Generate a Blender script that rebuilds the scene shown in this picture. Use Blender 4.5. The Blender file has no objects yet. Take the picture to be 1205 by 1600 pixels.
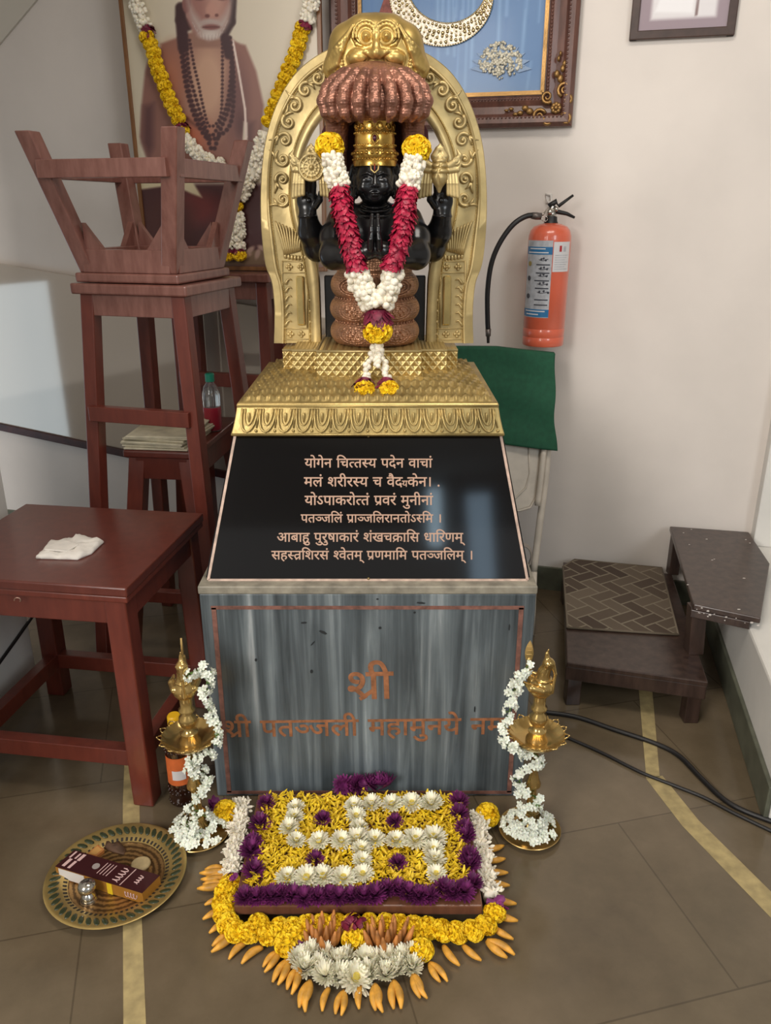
import bpy, bmesh, math, random
import numpy as np
import openvdb
from mathutils import Vector, Matrix, Euler
random.seed(7)
rng = np.random.default_rng(7)
PI = math.pi
SC = bpy.context.scene
COL = SC.collection
# ------------------------------------------------------------------ camera
TILT, FPX, EYE = math.radians(20.6), 1250.0, 1.4
cam = bpy.data.cameras.new('camera')
cam.sensor_fit = 'VERTICAL'
cam.sensor_height = 32.0
cam.lens = FPX / 1600.0 * 32.0
cam.clip_start = 0.05
cam_o = bpy.data.objects.new('camera', cam)
cam_o.location = (0, 0, EYE)
cam_o.rotation_euler = (PI / 2 - TILT, 0, 0)
COL.objects.link(cam_o)
SC.camera = cam_o
# ------------------------------------------------------------------ world, lights, exposure
SC.view_settings.view_transform = 'Standard'
SC.view_settings.look = 'None'
SC.view_settings.exposure = 0.0
SC.view_settings.gamma = 1.0
world = bpy.data.worlds.new('world')
SC.world = world
world.use_nodes = True
world.node_tree.nodes['Background'].inputs[0].default_value = (1.0, 0.94, 0.86, 1)
world.node_tree.nodes['Background'].inputs[1].default_value = 0.36


def area(name, loc, target, sx, sy, power, color):
    l = bpy.data.lights.new(name, 'AREA')
    l.shape = 'RECTANGLE'
    l.size, l.size_y, l.energy, l.color = sx, sy, power, color
    o = bpy.data.objects.new(name, l)
    o.location = loc
    d = Vector(target) - Vector(loc)
    o.rotation_euler = d.to_track_quat('-Z', 'Y').to_euler()
    COL.objects.link(o)
    return o


# daylight through the windows behind the viewer, and an added weak fill under the ceiling
area('window_daylight_left', (-2.0, -1.5, 2.3), (0.2, 2.5, 1.0), 1.1, 1.5, 108, (1.0, 0.96, 0.91))
area('window_daylight_right', (1.9, -1.6, 2.35), (0.0, 2.2, 0.8), 0.9, 1.2, 33, (0.90, 0.96, 1.0))
area('ceiling_fill', (0.3, 1.3, 2.86), (0.3, 1.3, 0.0), 1.2, 0.5, 22, (1.0, 0.93, 0.84))
# narrow panes far behind the viewer, seen again in the polished granite
area('window_pane_far', (0.42, -2.8, 2.62), (0.0, 1.7, 0.8), 0.11, 0.5, 1.1, (0.62, 0.84, 1.0))
area('window_pane_far', (0.80, -2.8, 2.35), (0.0, 1.7, 0.8), 0.20, 0.9, 1.6, (0.55, 0.78, 1.0))
# the open doorway on the left, outside the frame
area('doorway_daylight', (-2.85, 2.80, 0.5), (0.0, 2.80, 0.5), 1.12, 1.0, 4.6, (0.62, 0.82, 1.0))

# ------------------------------------------------------------------ projective helpers
CT, ST = math.cos(TILT), math.sin(TILT)
EYEV = Vector((0, 0, EYE))


def ray(x, y):
    a, b = (x - 602.5) / FPX, (800.0 - y) / FPX
    return Vector((a, CT + b * ST, -ST + b * CT))


def at(x, y, Y):                     # the point seen at a pixel, at depth Y
    d = ray(x, y)
    return EYEV + d * (Y / d.y)


def on(x, y, z):                     # the point seen at a pixel, at height z
    d = ray(x, y)
    return EYEV + d * ((z - EYE) / d.z)


def hit(x, y, p, n):                 # the point seen at a pixel, on a plane
    d = ray(x, y)
    return EYEV + d * ((Vector(p) - EYEV).dot(Vector(n)) / d.dot(Vector(n)))


def proj(p):
    v = Vector(p) - EYEV
    w = v.y * CT - v.z * ST
    return 602.5 + FPX * v.x / w, 800.0 - FPX * (v.y * ST + v.z * CT) / w


# ------------------------------------------------------------------ materials
def lin(c):
    return tuple(((v / 255.0) / 12.92 if v / 255.0 <= 0.04045 else ((v / 255.0 + 0.055) / 1.055) ** 2.4) for v in c)


class NT:
    def __init__(s, m):
        s.m = m
        m.use_nodes = True
        s.t = m.node_tree
        s.b = s.t.nodes['Principled BSDF']

    def n(s, typ, **kw):
        nd = s.t.nodes.new(typ)
        for k, v in kw.items():
            if isinstance(k, str) and k.startswith('i_'):
                nd.inputs[k[2:].replace('_', ' ')].default_value = v
            else:
                setattr(nd, k, v)
        return nd

    def l(s, a, b):
        s.t.links.new(a, b)

    def coords(s, scale=(1, 1, 1), rot=(0, 0, 0), gen=False):
        tc = s.n('ShaderNodeTexCoord')
        mp = s.n('ShaderNodeMapping')
        mp.inputs['Scale'].default_value = scale
        mp.inputs['Rotation'].default_value = rot
        s.l(tc.outputs['Object'], mp.inputs['Vector'])
        return mp.outputs['Vector']

    def ramp(s, fac, stops):
        r = s.n('ShaderNodeValToRGB')
        e = r.color_ramp.elements
        while len(e) < len(stops):
            e.new(0.5)
        for k, (p, c) in enumerate(stops):
            e[k].position = p
            e[k].color = (*lin(c), 1) if len(c) == 3 else c
        s.l(fac, r.inputs['Fac'])
        return r.outputs['Color']

    def bump(s, h, strength=0.3, dist=0.002):
        b = s.n('ShaderNodeBump')
        b.inputs['Strength'].default_value = strength
        b.inputs['Distance'].default_value = dist
        s.l(h, b.inputs['Height'])
        s.l(b.outputs['Normal'], s.b.inputs['Normal'])
        return b


MATS = {}


def mat(name, col, rough=0.5, metal=0.0, var=0.0, scale=20.0, stretch=(1, 1, 1), bump=0.0, bscale=None,
        coat=0.0, spec=None, sss=0.0, trans=0.0, bdist=0.002, col2=None):
    """principled surface whose colour wanders a little with a noise, and an optional fine bump"""
    if name in MATS:
        return MATS[name]
    m = bpy.data.materials.new(name)
    t = NT(m)
    c = lin(col)
    t.b.inputs['Base Color'].default_value = (*c, 1)
    t.b.inputs['Roughness'].default_value = rough
    t.b.inputs['Metallic'].default_value = metal
    if coat:
        t.b.inputs['Coat Weight'].default_value = coat
        t.b.inputs['Coat Roughness'].default_value = 0.08
    if spec is not None:
        t.b.inputs['Specular IOR Level'].default_value = spec
    if trans:
        t.b.inputs['Transmission Weight'].default_value = trans
    if sss:
        t.b.inputs['Subsurface Weight'].default_value = sss
        t.b.inputs['Subsurface Radius'].default_value = (0.006, 0.004, 0.002)
    if var or col2:
        v = t.coords(stretch)
        nz = t.n('ShaderNodeTexNoise')
        nz.inputs['Scale'].default_value = scale
        nz.inputs['Detail'].default_value = 5
        t.l(v, nz.inputs['Vector'])
        a = col2 if col2 else tuple(max(0, k * (1 - var)) for k in col)
        b2 = col if col2 else tuple(min(255, k * (1 + var)) for k in col)
        t.l(t.ramp(nz.outputs['Fac'], [(0.32, a), (0.68, b2)]), t.b.inputs['Base Color'])
    if bump:
        v = t.coords(stretch)
        nz = t.n('ShaderNodeTexNoise')
        nz.inputs['Scale'].default_value = bscale or scale
        nz.inputs['Detail'].default_value = 4
        t.l(v, nz.inputs['Vector'])
        t.bump(nz.outputs['Fac'], bump, bdist)
    MATS[name] = m
    return m


# ------------------------------------------------------------------ mesh builder
def attach(o, parent):                # parts are modelled in room coordinates
    W, p = Matrix(), parent
    chain = []
    while p is not None:
        chain.append(p)
        p = p.parent
    for p in reversed(chain):
        W = W @ p.matrix_basis
    o.parent = parent
    o.matrix_basis = W.inverted()


class MB:
    def __init__(s):
        s.v, s.f, s.m = [], [], []
        s.mi = 0

    def add(s, vs, fs, mi=None):
        o = len(s.v)
        s.v.extend([tuple(p) for p in vs])
        s.f.extend([tuple(i + o for i in f) for f in fs])
        s.m.extend([s.mi if mi is None else mi] * len(fs))
        return s

    def hexa(s, p, mi=None):          # 8 points: bottom ring of 4 then top ring of 4
        return s.add(p, [(3, 2, 1, 0), (4, 5, 6, 7), (0, 1, 5, 4), (1, 2, 6, 5), (2, 3, 7, 6), (3, 0, 4, 7)], mi)

    def box(s, c, d, rot=None, mi=None):
        x, y, z = d[0] / 2, d[1] / 2, d[2] / 2
        p = [Vector(q) for q in ((-x, -y, -z), (x, -y, -z), (x, y, -z), (-x, y, -z), (-x, -y, z), (x, -y, z), (x, y, z), (-x, y, z))]
        if rot is not None:
            R = rot if isinstance(rot, Matrix) else Euler(rot).to_matrix()
            p = [R @ q for q in p]
        return s.hexa([q + Vector(c) for q in p], mi)

    def rings(s, rings, cap=True, closed=True, mi=None):
        n = len(rings[0])
        vs = [p for r in rings for p in r]
        fs = []
        for i in range(len(rings) - 1):
            for j in range(n if closed else n - 1):
                k = (j + 1) % n
                fs.append((i * n + j, i * n + k, (i + 1) * n + k, (i + 1) * n + j))
        if cap and closed:
            fs.append(tuple(range(n - 1, -1, -1)))
            b = (len(rings) - 1) * n
            fs.append(tuple(range(b, b + n)))
        return s.add(vs, fs, mi)

    def lathe(s, prof, c=(0, 0, 0), n=32, mi=None, cap=True, M=None, wob=None):
        rs = []
        for r, z in prof:
            ring = []
            for k in range(n):
                a = 2 * PI * k / n
                rr = r if wob is None else wob(r, z, a)
                p = Vector((rr * math.cos(a), rr * math.sin(a), z))
                if M is not None:
                    p = M @ p
                ring.append(p + Vector(c))
            rs.append(ring)
        return s.rings(rs, cap, True, mi)

    def tube(s, pts, r, n=8, mi=None, closed=False, cap=True):
        pts = [Vector(p) for p in pts]
        N = len(pts)
        rad = r if isinstance(r, (list, tuple)) else [r] * N
        rs = []
        up = None
        for i in range(N):
            if closed:
                t = pts[(i + 1) % N] - pts[i - 1]
            else:
                t = pts[min(i + 1, N - 1)] - pts[max(i - 1, 0)]
            t = t.normalized() if t.length > 1e-9 else Vector((0, 0, 1))
            if up is None:
                up = Vector((0, 0, 1)) if abs(t.z) < 0.9 else Vector((1, 0, 0))
            sd = t.cross(up)
            if sd.length < 1e-6:
                sd = t.orthogonal()
            sd.normalize()
            up = sd.cross(t).normalized()
            rs.append([pts[i] + (sd * math.cos(2 * PI * k / n) + up * math.sin(2 * PI * k / n)) * rad[i] for k in range(n)])
        if closed:
            rs.append(rs[0])
            return s.rings(rs, False, True, mi)
        return s.rings(rs, cap, True, mi)

    def ball(s, c, r, nu=10, nv=6, M=None, mi=None):
        rx, ry, rz = (r, r, r) if not isinstance(r, (tuple, list)) else r
        vs, fs = [], []
        for i in range(nv + 1):
            th = PI * i / nv
            for j in range(nu):
                a = 2 * PI * j / nu
                p = Vector((rx * math.sin(th) * math.cos(a), ry * math.sin(th) * math.sin(a), rz * math.cos(th)))
                if M is not None:
                    p = M @ p
                vs.append(p + Vector(c))
        for i in range(nv):
            for j in range(nu):
                k = (j + 1) % nu
                fs.append((i * nu + j, (i + 1) * nu + j, (i + 1) * nu + k, i * nu + k))
        return s.add(vs, fs, mi)

    def prism(s, poly, d, mi=None):   # extrude a flat 3-D polygon by vector d
        n = len(poly)
        a = [Vector(p) for p in poly]
        b = [p + Vector(d) for p in a]
        fs = [tuple(range(n - 1, -1, -1)), tuple(range(n, 2 * n))]
        fs += [(i, (i + 1) % n, n + (i + 1) % n, n + i) for i in range(n)]
        return s.add(a + b, fs, mi)

    def bar(s, a, b, w, h, up=(0, 0, 1), mi=None):   # rectangular bar from a to b
        a, b = Vector(a), Vector(b)
        t = (b - a).normalized()
        sd = t.cross(Vector(up)).normalized()
        u = sd.cross(t).normalized()
        p = []
        for e in (a, b):
            p += [e + sd * (-w / 2) + u * (-h / 2), e + sd * (w / 2) + u * (-h / 2), e + sd * (w / 2) + u * (h / 2), e + sd * (-w / 2) + u * (h / 2)]
        return s.hexa(p, mi)

    def merge(s, other, M=None, mi=None):
        vs = [M @ Vector(p) for p in other.v] if M is not None else other.v
        o = len(s.v)
        s.v.extend([tuple(p) for p in vs])
        s.f.extend([tuple(i + o for i in f) for f in other.f])
        s.m.extend(other.m if mi is None else [mi] * len(other.f))
        return s

    def build(s, name, mats, parent=None, smooth=False, bevel=0.0, fix=True, seg=2, angle=None):
        me = bpy.data.meshes.new(name)
        me.from_pydata(s.v, [], s.f)
        mats = mats if isinstance(mats, (list, tuple)) else [mats]
        for m in mats:
            me.materials.append(m)
        if len(mats) > 1:
            me.polygons.foreach_set('material_index', s.m)
        if fix:
            bm = bmesh.new()
            bm.from_mesh(me)
            bmesh.ops.recalc_face_normals(bm, faces=bm.faces)
            bm.to_mesh(me)
            bm.free()
        me.polygons.foreach_set('use_smooth', [bool(smooth)] * len(me.polygons))
        if smooth and angle:
            try:
                me.set_sharp_from_angle(angle=math.radians(angle))
            except Exception:
                pass
        me.update()
        o = bpy.data.objects.new(name, me)
        COL.objects.link(o)
        if bevel:
            b = o.modifiers.new('bevel', 'BEVEL')
            b.width = bevel
            b.segments = seg
            b.limit_method = 'ANGLE'
            b.angle_limit = math.radians(35)
        if parent is not None:
            attach(o, parent)
        return o


def tag(o, label, cat, group=None, kind=None):
    if label:
        o['label'] = label
    if cat:
        o['category'] = cat
    if group:
        o['group'] = group
    if kind:
        o['kind'] = kind
    return o


def thing(name, loc, label, cat, group=None, rz=0.0):
    o = bpy.data.objects.new(name, None)
    o.empty_display_size = 0.05
    o.location = loc
    o.rotation_euler = (0, 0, rz)
    COL.objects.link(o)
    return tag(o, label, cat, group)


def struct(o):
    o['kind'] = 'structure'
    return o


# ------------------------------------------------------------------ volume modeller (signed distance, meshed once)
class Vol:
    def __init__(s, lo, hi, vox):
        s.lo, s.vox = np.array(lo, float), vox
        s.n = [int(math.ceil((h - l) / vox)) + 1 for l, h in zip(lo, hi)]
        s.a = np.full(s.n, 0.05, np.float32)
        s.ax = [(lo[i] + vox * np.arange(s.n[i])).astype(np.float32) for i in range(3)]

    def sub(s, lo, hi):
        sl = []
        for i in range(3):
            a = int(max(0, math.floor((lo[i] - s.lo[i]) / s.vox)))
            b = int(min(s.n[i], math.ceil((hi[i] - s.lo[i]) / s.vox) + 1))
            if b <= a:
                return None, None
            sl.append(slice(a, b))
        X = s.ax[0][sl[0]][:, None, None]
        Y = s.ax[1][sl[1]][None, :, None]
        Z = s.ax[2][sl[2]][None, None, :]
        return tuple(sl), (X, Y, Z)

    def put(s, sl, d, k, op):
        a = s.a[sl]
        d = d.astype(np.float32)
        if op < 0:
            d = -d
            if k > 0:
                h = np.clip(0.5 - 0.5 * (d - a) / k, 0, 1)
                s.a[sl] = a * (1 - h) + d * h + k * h * (1 - h) if False else np.maximum(a, d) + np.maximum(k - np.abs(a - d), 0) ** 2 / (4 * k)
            else:
                s.a[sl] = np.maximum(a, d)
        else:
            if k > 0:
                s.a[sl] = np.minimum(a, d) - np.maximum(k - np.abs(a - d), 0) ** 2 / (4 * k)
            else:
                s.a[sl] = np.minimum(a, d)

    def cap(s, a, b, ra, rb=None, k=0.006, op=1):
        a, b = np.array(a, float), np.array(b, float)
        rb = ra if rb is None else rb
        m = max(ra, rb) + k + 3 * s.vox
        sl, P = s.sub(np.minimum(a, b) - m, np.maximum(a, b) + m)
        if sl is None:
            return s
        ab = b - a
        L = max(float(ab @ ab), 1e-12)
        h = np.clip(((P[0] - a[0]) * ab[0] + (P[1] - a[1]) * ab[1] + (P[2] - a[2]) * ab[2]) / L, 0, 1)
        d = np.sqrt((P[0] - a[0] - h * ab[0]) ** 2 + (P[1] - a[1] - h * ab[1]) ** 2 + (P[2] - a[2] - h * ab[2]) ** 2) - (ra + (rb - ra) * h)
        s.put(sl, d, k, op)
        return s

    def path(s, pts, r, k=0.004, op=1):
        n = len(pts)
        rr = r if isinstance(r, (list, tuple)) else [r] * n
        for i in range(n - 1):
            s.cap(pts[i], pts[i + 1], rr[i], rr[i + 1], k, op)
        return s

    def ell(s, c, r, k=0.006, op=1, rot=None):
        c = np.array(c, float)
        r = np.array((r, r, r) if not isinstance(r, (tuple, list)) else r, float)
        m = r.max() + k + 3 * s.vox
        sl, P = s.sub(c - m, c + m)
        if sl is None:
            return s
        X, Y, Z = P[0] - c[0], P[1] - c[1], P[2] - c[2]
        if rot is not None:
            R = np.array(Euler(rot).to_matrix().transposed())
            X, Y, Z = (R[0, 0] * X + R[0, 1] * Y + R[0, 2] * Z, R[1, 0] * X + R[1, 1] * Y + R[1, 2] * Z, R[2, 0] * X + R[2, 1] * Y + R[2, 2] * Z)
        k0 = np.sqrt((X / r[0]) ** 2 + (Y / r[1]) ** 2 + (Z / r[2]) ** 2)
        k1 = np.sqrt((X / r[0] ** 2) ** 2 + (Y / r[1] ** 2) ** 2 + (Z / r[2] ** 2) ** 2) + 1e-6
        d = np.where(k0 < 1e-3, -r.min(), k0 * (k0 - 1) / k1)
        s.put(sl, d, k, op)
        return s

    def tor(s, c, R, r, axis=1, k=0.002, op=1):
        c = np.array(c, float)
        m = R + r + k + 3 * s.vox
        sl, P = s.sub(c - m, c + m)
        if sl is None:
            return s
        D = [P[i] - c[i] for i in range(3)]
        o = [i for i in range(3) if i != axis]
        d = np.sqrt((np.sqrt(D[o[0]] ** 2 + D[o[1]] ** 2) - R) ** 2 + D[axis] ** 2) - r
        s.put(sl, d, k, op)
        return s

    def box(s, c, h, r=0.002, k=0.002, op=1, rot=None):
        c = np.array(c, float)
        m = float(np.linalg.norm(h)) + k + 3 * s.vox
        sl, P = s.sub(c - m, c + m)
        if sl is None:
            return s
        X, Y, Z = P[0] - c[0], P[1] - c[1], P[2] - c[2]
        if rot is not None:
            R = np.array(Euler(rot).to_matrix().transposed())
            X, Y, Z = (R[0, 0] * X + R[0, 1] * Y + R[0, 2] * Z, R[1, 0] * X + R[1, 1] * Y + R[1, 2] * Z, R[2, 0] * X + R[2, 1] * Y + R[2, 2] * Z)
        q = [np.abs(D) - (hh - r) for D, hh in zip((X, Y, Z), h)]
        d = np.sqrt(sum(np.maximum(v, 0) ** 2 for v in q)) + np.minimum(np.maximum(np.maximum(q[0], q[1]), q[2]), 0) - r
        s.put(sl, d, k, op)
        return s

    def build(s, name, m, parent=None):
        g = openvdb.FloatGrid(0.05)
        a = np.clip(s.a, -0.05, 0.05)
        a[0], a[-1], a[:, 0], a[:, -1], a[:, :, 0], a[:, :, -1] = 0.05, 0.05, 0.05, 0.05, 0.05, 0.05
        g.copyFromArray(a)
        pts, quads = g.convertToQuads(0.0)
        P = np.asarray(pts, float) * s.vox + s.lo
        Q = np.asarray(quads, int)
        mb = MB()
        me = bpy.data.meshes.new(name)
        A, B, C = P[Q[:, 0]], P[Q[:, 1]], P[Q[:, 2]]
        if np.einsum('ij,ij->', A, np.cross(B, C)) < 0:
            Q = Q[:, ::-1]
        me.from_pydata(P.tolist(), [], Q.tolist())
        me.materials.append(m)
        me.polygons.foreach_set('use_smooth', [True] * len(me.polygons))
        me.update()
        o = bpy.data.objects.new(name, me)
        COL.objects.link(o)
        if parent is not None:
            attach(o, parent)
        return o


def copy_tree(o, loc=None, rz=None, parent=None):
    c = o.copy()
    COL.objects.link(c)
    if parent is not None:
        c.parent = parent
    if loc is not None:
        c.location = loc
    if rz is not None:
        c.rotation_euler = (0, 0, rz)
    for ch in list(o.children):
        copy_tree(ch, parent=c)
    return c
# ================================================================== THE ROOM
A15 = math.radians(15)
UX, VX = Vector((math.cos(A15), -math.sin(A15), 0)), Vector((math.sin(A15), math.cos(A15), 0))
WP = Vector((0.654, 2.86, 0))
R15 = Matrix.Rotation(-A15, 3, 'Z')


def wall(s, z, off=0.0):              # point on the back wall: s along it, z up, off = distance into the room
    return WP + UX * s + Vector((0, 0, z)) - VX * off


def onwall(x, y, off=0.0):
    return hit(x, y, WP - VX * off, VX)


def wall_s(p):
    return (Vector(p) - WP).dot(UX)


M_wall = mat('wall_paint', (222, 213, 205), 0.55, var=0.025, scale=3.0, bump=0.05, bscale=60)
M_wall2 = mat('white_wall_paint', (222, 219, 213), 0.6, var=0.03, scale=4.0, bump=0.05, bscale=60)
M_ceil = mat('ceiling_paint', (205, 198, 186), 0.8)
M_skirt = mat('skirting_stone', (92, 94, 80), 0.45, var=0.12, scale=14)

m = bpy.data.materials.new('kota_stone_floor')
t = NT(m)
v = t.coords((1, 1, 1), (0, 0, math.radians(-14)))
n1 = t.n('ShaderNodeTexNoise'); n1.inputs['Scale'].default_value = 3.2; n1.inputs['Detail'].default_value = 8; n1.inputs['Roughness'].default_value = 0.65
t.l(v, n1.inputs['Vector'])
n2 = t.n('ShaderNodeTexNoise'); n2.inputs['Scale'].default_value = 60; n2.inputs['Detail'].default_value = 3
t.l(v, n2.inputs['Vector'])
br = t.n('ShaderNodeTexBrick')
br.offset = 0.5
for k, c in (('Color1', (1, 1, 1)), ('Color2', (0.9, 0.9, 0.9)), ('Mortar', (0.62, 0.61, 0.6))):
    br.inputs[k].default_value = (*c, 1)
br.inputs['Scale'].default_value = 1.0
br.inputs['Mortar Size'].default_value = 0.0022
br.inputs['Mortar Smooth'].default_value = 0.3
br.inputs['Brick Width'].default_value = 0.62
br.inputs['Row Height'].default_value = 0.46
t.l(v, br.inputs['Vector'])
base = t.ramp(n1.outputs['Fac'], [(0.3, (90, 78, 61)), (0.5, (104, 91, 72)), (0.72, (119, 104, 84))])
mx = t.n('ShaderNodeMixRGB'); mx.blend_type = 'MULTIPLY'; mx.inputs['Fac'].default_value = 1.0
t.l(base, mx.inputs['Color1']); t.l(br.outputs['Color'], mx.inputs['Color2'])
t.l(mx.outputs['Color'], t.b.inputs['Base Color'])
t.l(t.ramp(n1.outputs['Fac'], [(0.3, (95, 95, 95)), (0.7, (130, 130, 130))]), t.b.inputs['Roughness'])
t.b.inputs['Roughness'].default_value = 0.45
t.bump(n2.outputs['Fac'], 0.08, 0.001)
M_floor = m

b = MB(); b.box((-0.6, 0.4, -0.05), (7.4, 8.4, 0.1)); struct(b.build('floor', M_floor))
b = MB(); b.box((-0.6, 0.4, 2.97), (7.4, 8.4, 0.1)); struct(b.build('ceiling', M_ceil))
b = MB(); b.hexa([wall(-4.2, 0), wall(0.72, 0), wall(0.72, 0, -0.15), wall(-4.2, 0, -0.15), wall(-4.2, 2.92), wall(0.72, 2.92), wall(0.72, 2.92, -0.15), wall(-4.2, 2.92, -0.15)])
struct(b.build('wall_back', M_wall))
# near pier of the left wall (seen only under the low table)
b = MB(); b.hexa([(-1.75, 0.7, 0), (-1.22, 0.7, 0), (-1.12, 2.22, 0), (-1.75, 2.22, 0), (-1.75, 0.7, 2.92), (-1.22, 0.7, 2.92), (-1.12, 2.22, 2.92), (-1.75, 2.22, 2.92)])
struct(b.build('wall_left', M_wall2))
# low wall on the right, its sill and the white jamb beyond
F0, F1 = Vector((1.045, 2.05, 0)), Vector((0.941, 1.588, 0))
fd = (F0 - F1).normalized()
fr = Vector((fd.y, -fd.x, 0))
far = F0 + fd * 0.72
near = F1 - fd * 0.02
b = MB(); b.hexa([near, near + fr * 1.2, far + fr * 1.2, far] + [p + Vector((0, 0, 0.285)) for p in (near, near + fr * 1.2, far + fr * 1.2, far)])
struct(b.build('wall_right', M_wall2, bevel=0.008))
b = MB()
p0, p1 = near - fr * 0.012, far - fr * 0.012 - fd * 0.05
b.hexa([p0, near, far - fd * 0.05, p1] + [p + Vector((0, 0, 0.1)) for p in (p0, near, far - fd * 0.05, p1)])
struct(b.build('baseboard_right', M_skirt, bevel=0.003))
b = MB(); b.hexa([wall(0.692, 0.285, 0.06), wall(0.775, 0.285, 0.06), wall(0.775, 0.285, -0.12), wall(0.692, 0.285, -0.12)] + [wall(0.692, 2.92, 0.06), wall(0.775, 2.92, 0.06), wall(0.775, 2.92, -0.12), wall(0.692, 2.92, -0.12)])
struct(b.build('trim_1', M_wall2, bevel=0.004))
b = MB(); b.hexa([wall(0.775, 0.28, -0.05), wall(2.0, 0.28, -0.05), wall(2.0, 0.28, -0.15), wall(0.775, 0.28, -0.15)] + [wall(0.775, 2.92, -0.05), wall(2.0, 2.92, -0.05), wall(2.0, 2.92, -0.15), wall(0.775, 2.92, -0.15)])
struct(b.build('wall_recess', M_wall2))
b = MB(); b.hexa([wall(-3.0, 0, 0.012), wall(0.52, 0, 0.012), wall(0.52, 0), wall(-3.0, 0)] + [wall(-3.0, 0.095, 0.012), wall(0.52, 0.095, 0.012), wall(0.52, 0.095), wall(-3.0, 0.095)])
struct(b.build('baseboard_back', M_skirt))
# sloping soffit in the upper left corner
e0, e1 = onwall(-260, 380), onwall(72, -14)
s0, z0, s1, z1 = wall_s(e0), e0.z, wall_s(e1), e1.z
b = MB()
b.prism([wall(s0, z0), wall(s1, z1), wall(s1, 2.92), wall(s0, 2.92)], -VX * 0.01)
struct(b.build('trim_2', M_ceil))

# white board on the back wall, hung a little crooked
M_board = mat('gloss_board', (196, 184, 170), 0.06, metal=0.42, spec=0.8, coat=0.6)
M_rail = mat('dark_wood_rail', (66, 32, 28), 0.4, var=0.2, scale=20)
wb = thing('whiteboard', wall(-1.7, 0.42, 0.01), 'large glossy pale board hung low and crooked on the left of the back wall', 'whiteboard')
sl = -0.123
def wbp(s, h, off): return wall(s, 0.515 + (s + 2.465) * sl + h, off)
b = MB(); sa, sb = -2.95, -0.86
b.hexa([wbp(sa, 0.0, 0.022), wbp(sb, 0.0, 0.022), wbp(sb, 0.0, 0.002), wbp(sa, 0.0, 0.002), wbp(sa, 0.70, 0.022), wbp(sb, 0.70, 0.022), wbp(sb, 0.70, 0.002), wbp(sa, 0.70, 0.002)])
b.build('panel', M_board, wb)
b = MB()
b.hexa([wbp(sa, -0.028, 0.032), wbp(sb, -0.028, 0.032), wbp(sb, -0.028, 0.001), wbp(sa, -0.028, 0.001), wbp(sa, 0.006, 0.032), wbp(sb, 0.006, 0.032), wbp(sb, 0.006, 0.001), wbp(sa, 0.006, 0.001)])
b.build('bottom_rail', M_rail, wb, bevel=0.003)

# yellow tape on the floor
M_tape = mat('floor_tape', (166, 148, 104), 0.6, var=0.10, scale=35, bump=0.1)
def tape(name, rows, label):
    b = MB()
    n = len(rows)
    vs = [Vector((p.x, p.y, 0.0006)) for r in rows for p in r] + [Vector((p.x, p.y, 0.0)) for r in rows for p in r]
    fs = []
    for i in range(n - 1):
        fs.append((2 * i, 2 * i + 1, 2 * i + 3, 2 * i + 2))
        for a, c in ((2 * i, 2 * i + 2), (2 * i + 1, 2 * i + 3)):
            fs.append((a, c, c + 2 * n, a + 2 * n))
    b.add(vs, fs)
    return tag(b.build(name, M_tape), label, 'floor tape')
tape('floor_tape', [(on(195, 1180, 0), on(216, 1180, 0)), (on(192, 1255, 0), on(218, 1255, 0)), (on(192, 1420, 0), on(221, 1420, 0)), (on(193, 1620, 0), on(229, 1620, 0))],
     'straight strip of yellow floor tape running from the low table leg under the brass tray')
tape('floor_tape', [(on(994, 1030, 0), on(1010, 1030, 0)), (on(999, 1085, 0), on(1020, 1085, 0)), (on(1010, 1216, 0), on(1031, 1214, 0))],
     'short strip of yellow floor tape coming out from under the wooden steps')
tape('floor_tape', [(on(1010, 1217, 0), on(1035, 1212, 0)), (on(1066, 1290, 0), on(1092, 1282, 0)), (on(1230, 1460, 0), on(1230, 1418, 0))],
     'long strip of yellow floor tape slanting to the right under the black cables')
# ================================================================== WOODEN FURNITURE
def wood(name, a, b2, rough=0.35, coat=0.25):
    if name in MATS:
        return MATS[name]
    m = bpy.data.materials.new(name)
    t = NT(m)
    v = t.coords((3, 3, 0.6))
    n = t.n('ShaderNodeTexNoise'); n.inputs['Scale'].default_value = 14; n.inputs['Detail'].default_value = 7; n.inputs['Roughness'].default_value = 0.62
    t.l(v, n.inputs['Vector'])
    t.l(t.ramp(n.outputs['Fac'], [(0.3, a), (0.7, b2)]), t.b.inputs['Base Color'])
    t.b.inputs['Roughness'].default_value = rough
    t.b.inputs['Coat Weight'].default_value = coat
    t.b.inputs['Coat Roughness'].default_value = 0.2
    t.bump(n.outputs['Fac'], 0.06, 0.001)
    MATS[name] = m
    return m


M_red = wood('red_oxide_wood', (92, 38, 28), (112, 50, 37))
M_redtop = wood('red_oxide_top', (84, 36, 28), (100, 46, 36), 0.28, 0.35)
M_dull = wood('worn_sheen_red_wood', (106, 62, 53), (138, 94, 84), 0.30, 0.4)  # worn wood; its pale tone also stands for reflection on aprons


def frame_of(c, rz):
    R = Matrix.Rotation(rz, 4, 'Z')
    return Matrix.Translation(Vector(c)) @ R


def leg_bar(b, p, q, w, d, R):
    """straight tapered-free leg between foot p and head q with a w x d section kept level"""
    x, y = R @ Vector((w / 2, 0, 0)), R @ Vector((0, d / 2, 0))
    P = []
    for c in (p, q):
        P += [c - x - y, c + x - y, c + x + y, c - x + y]
    b.hexa(P)


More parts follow.
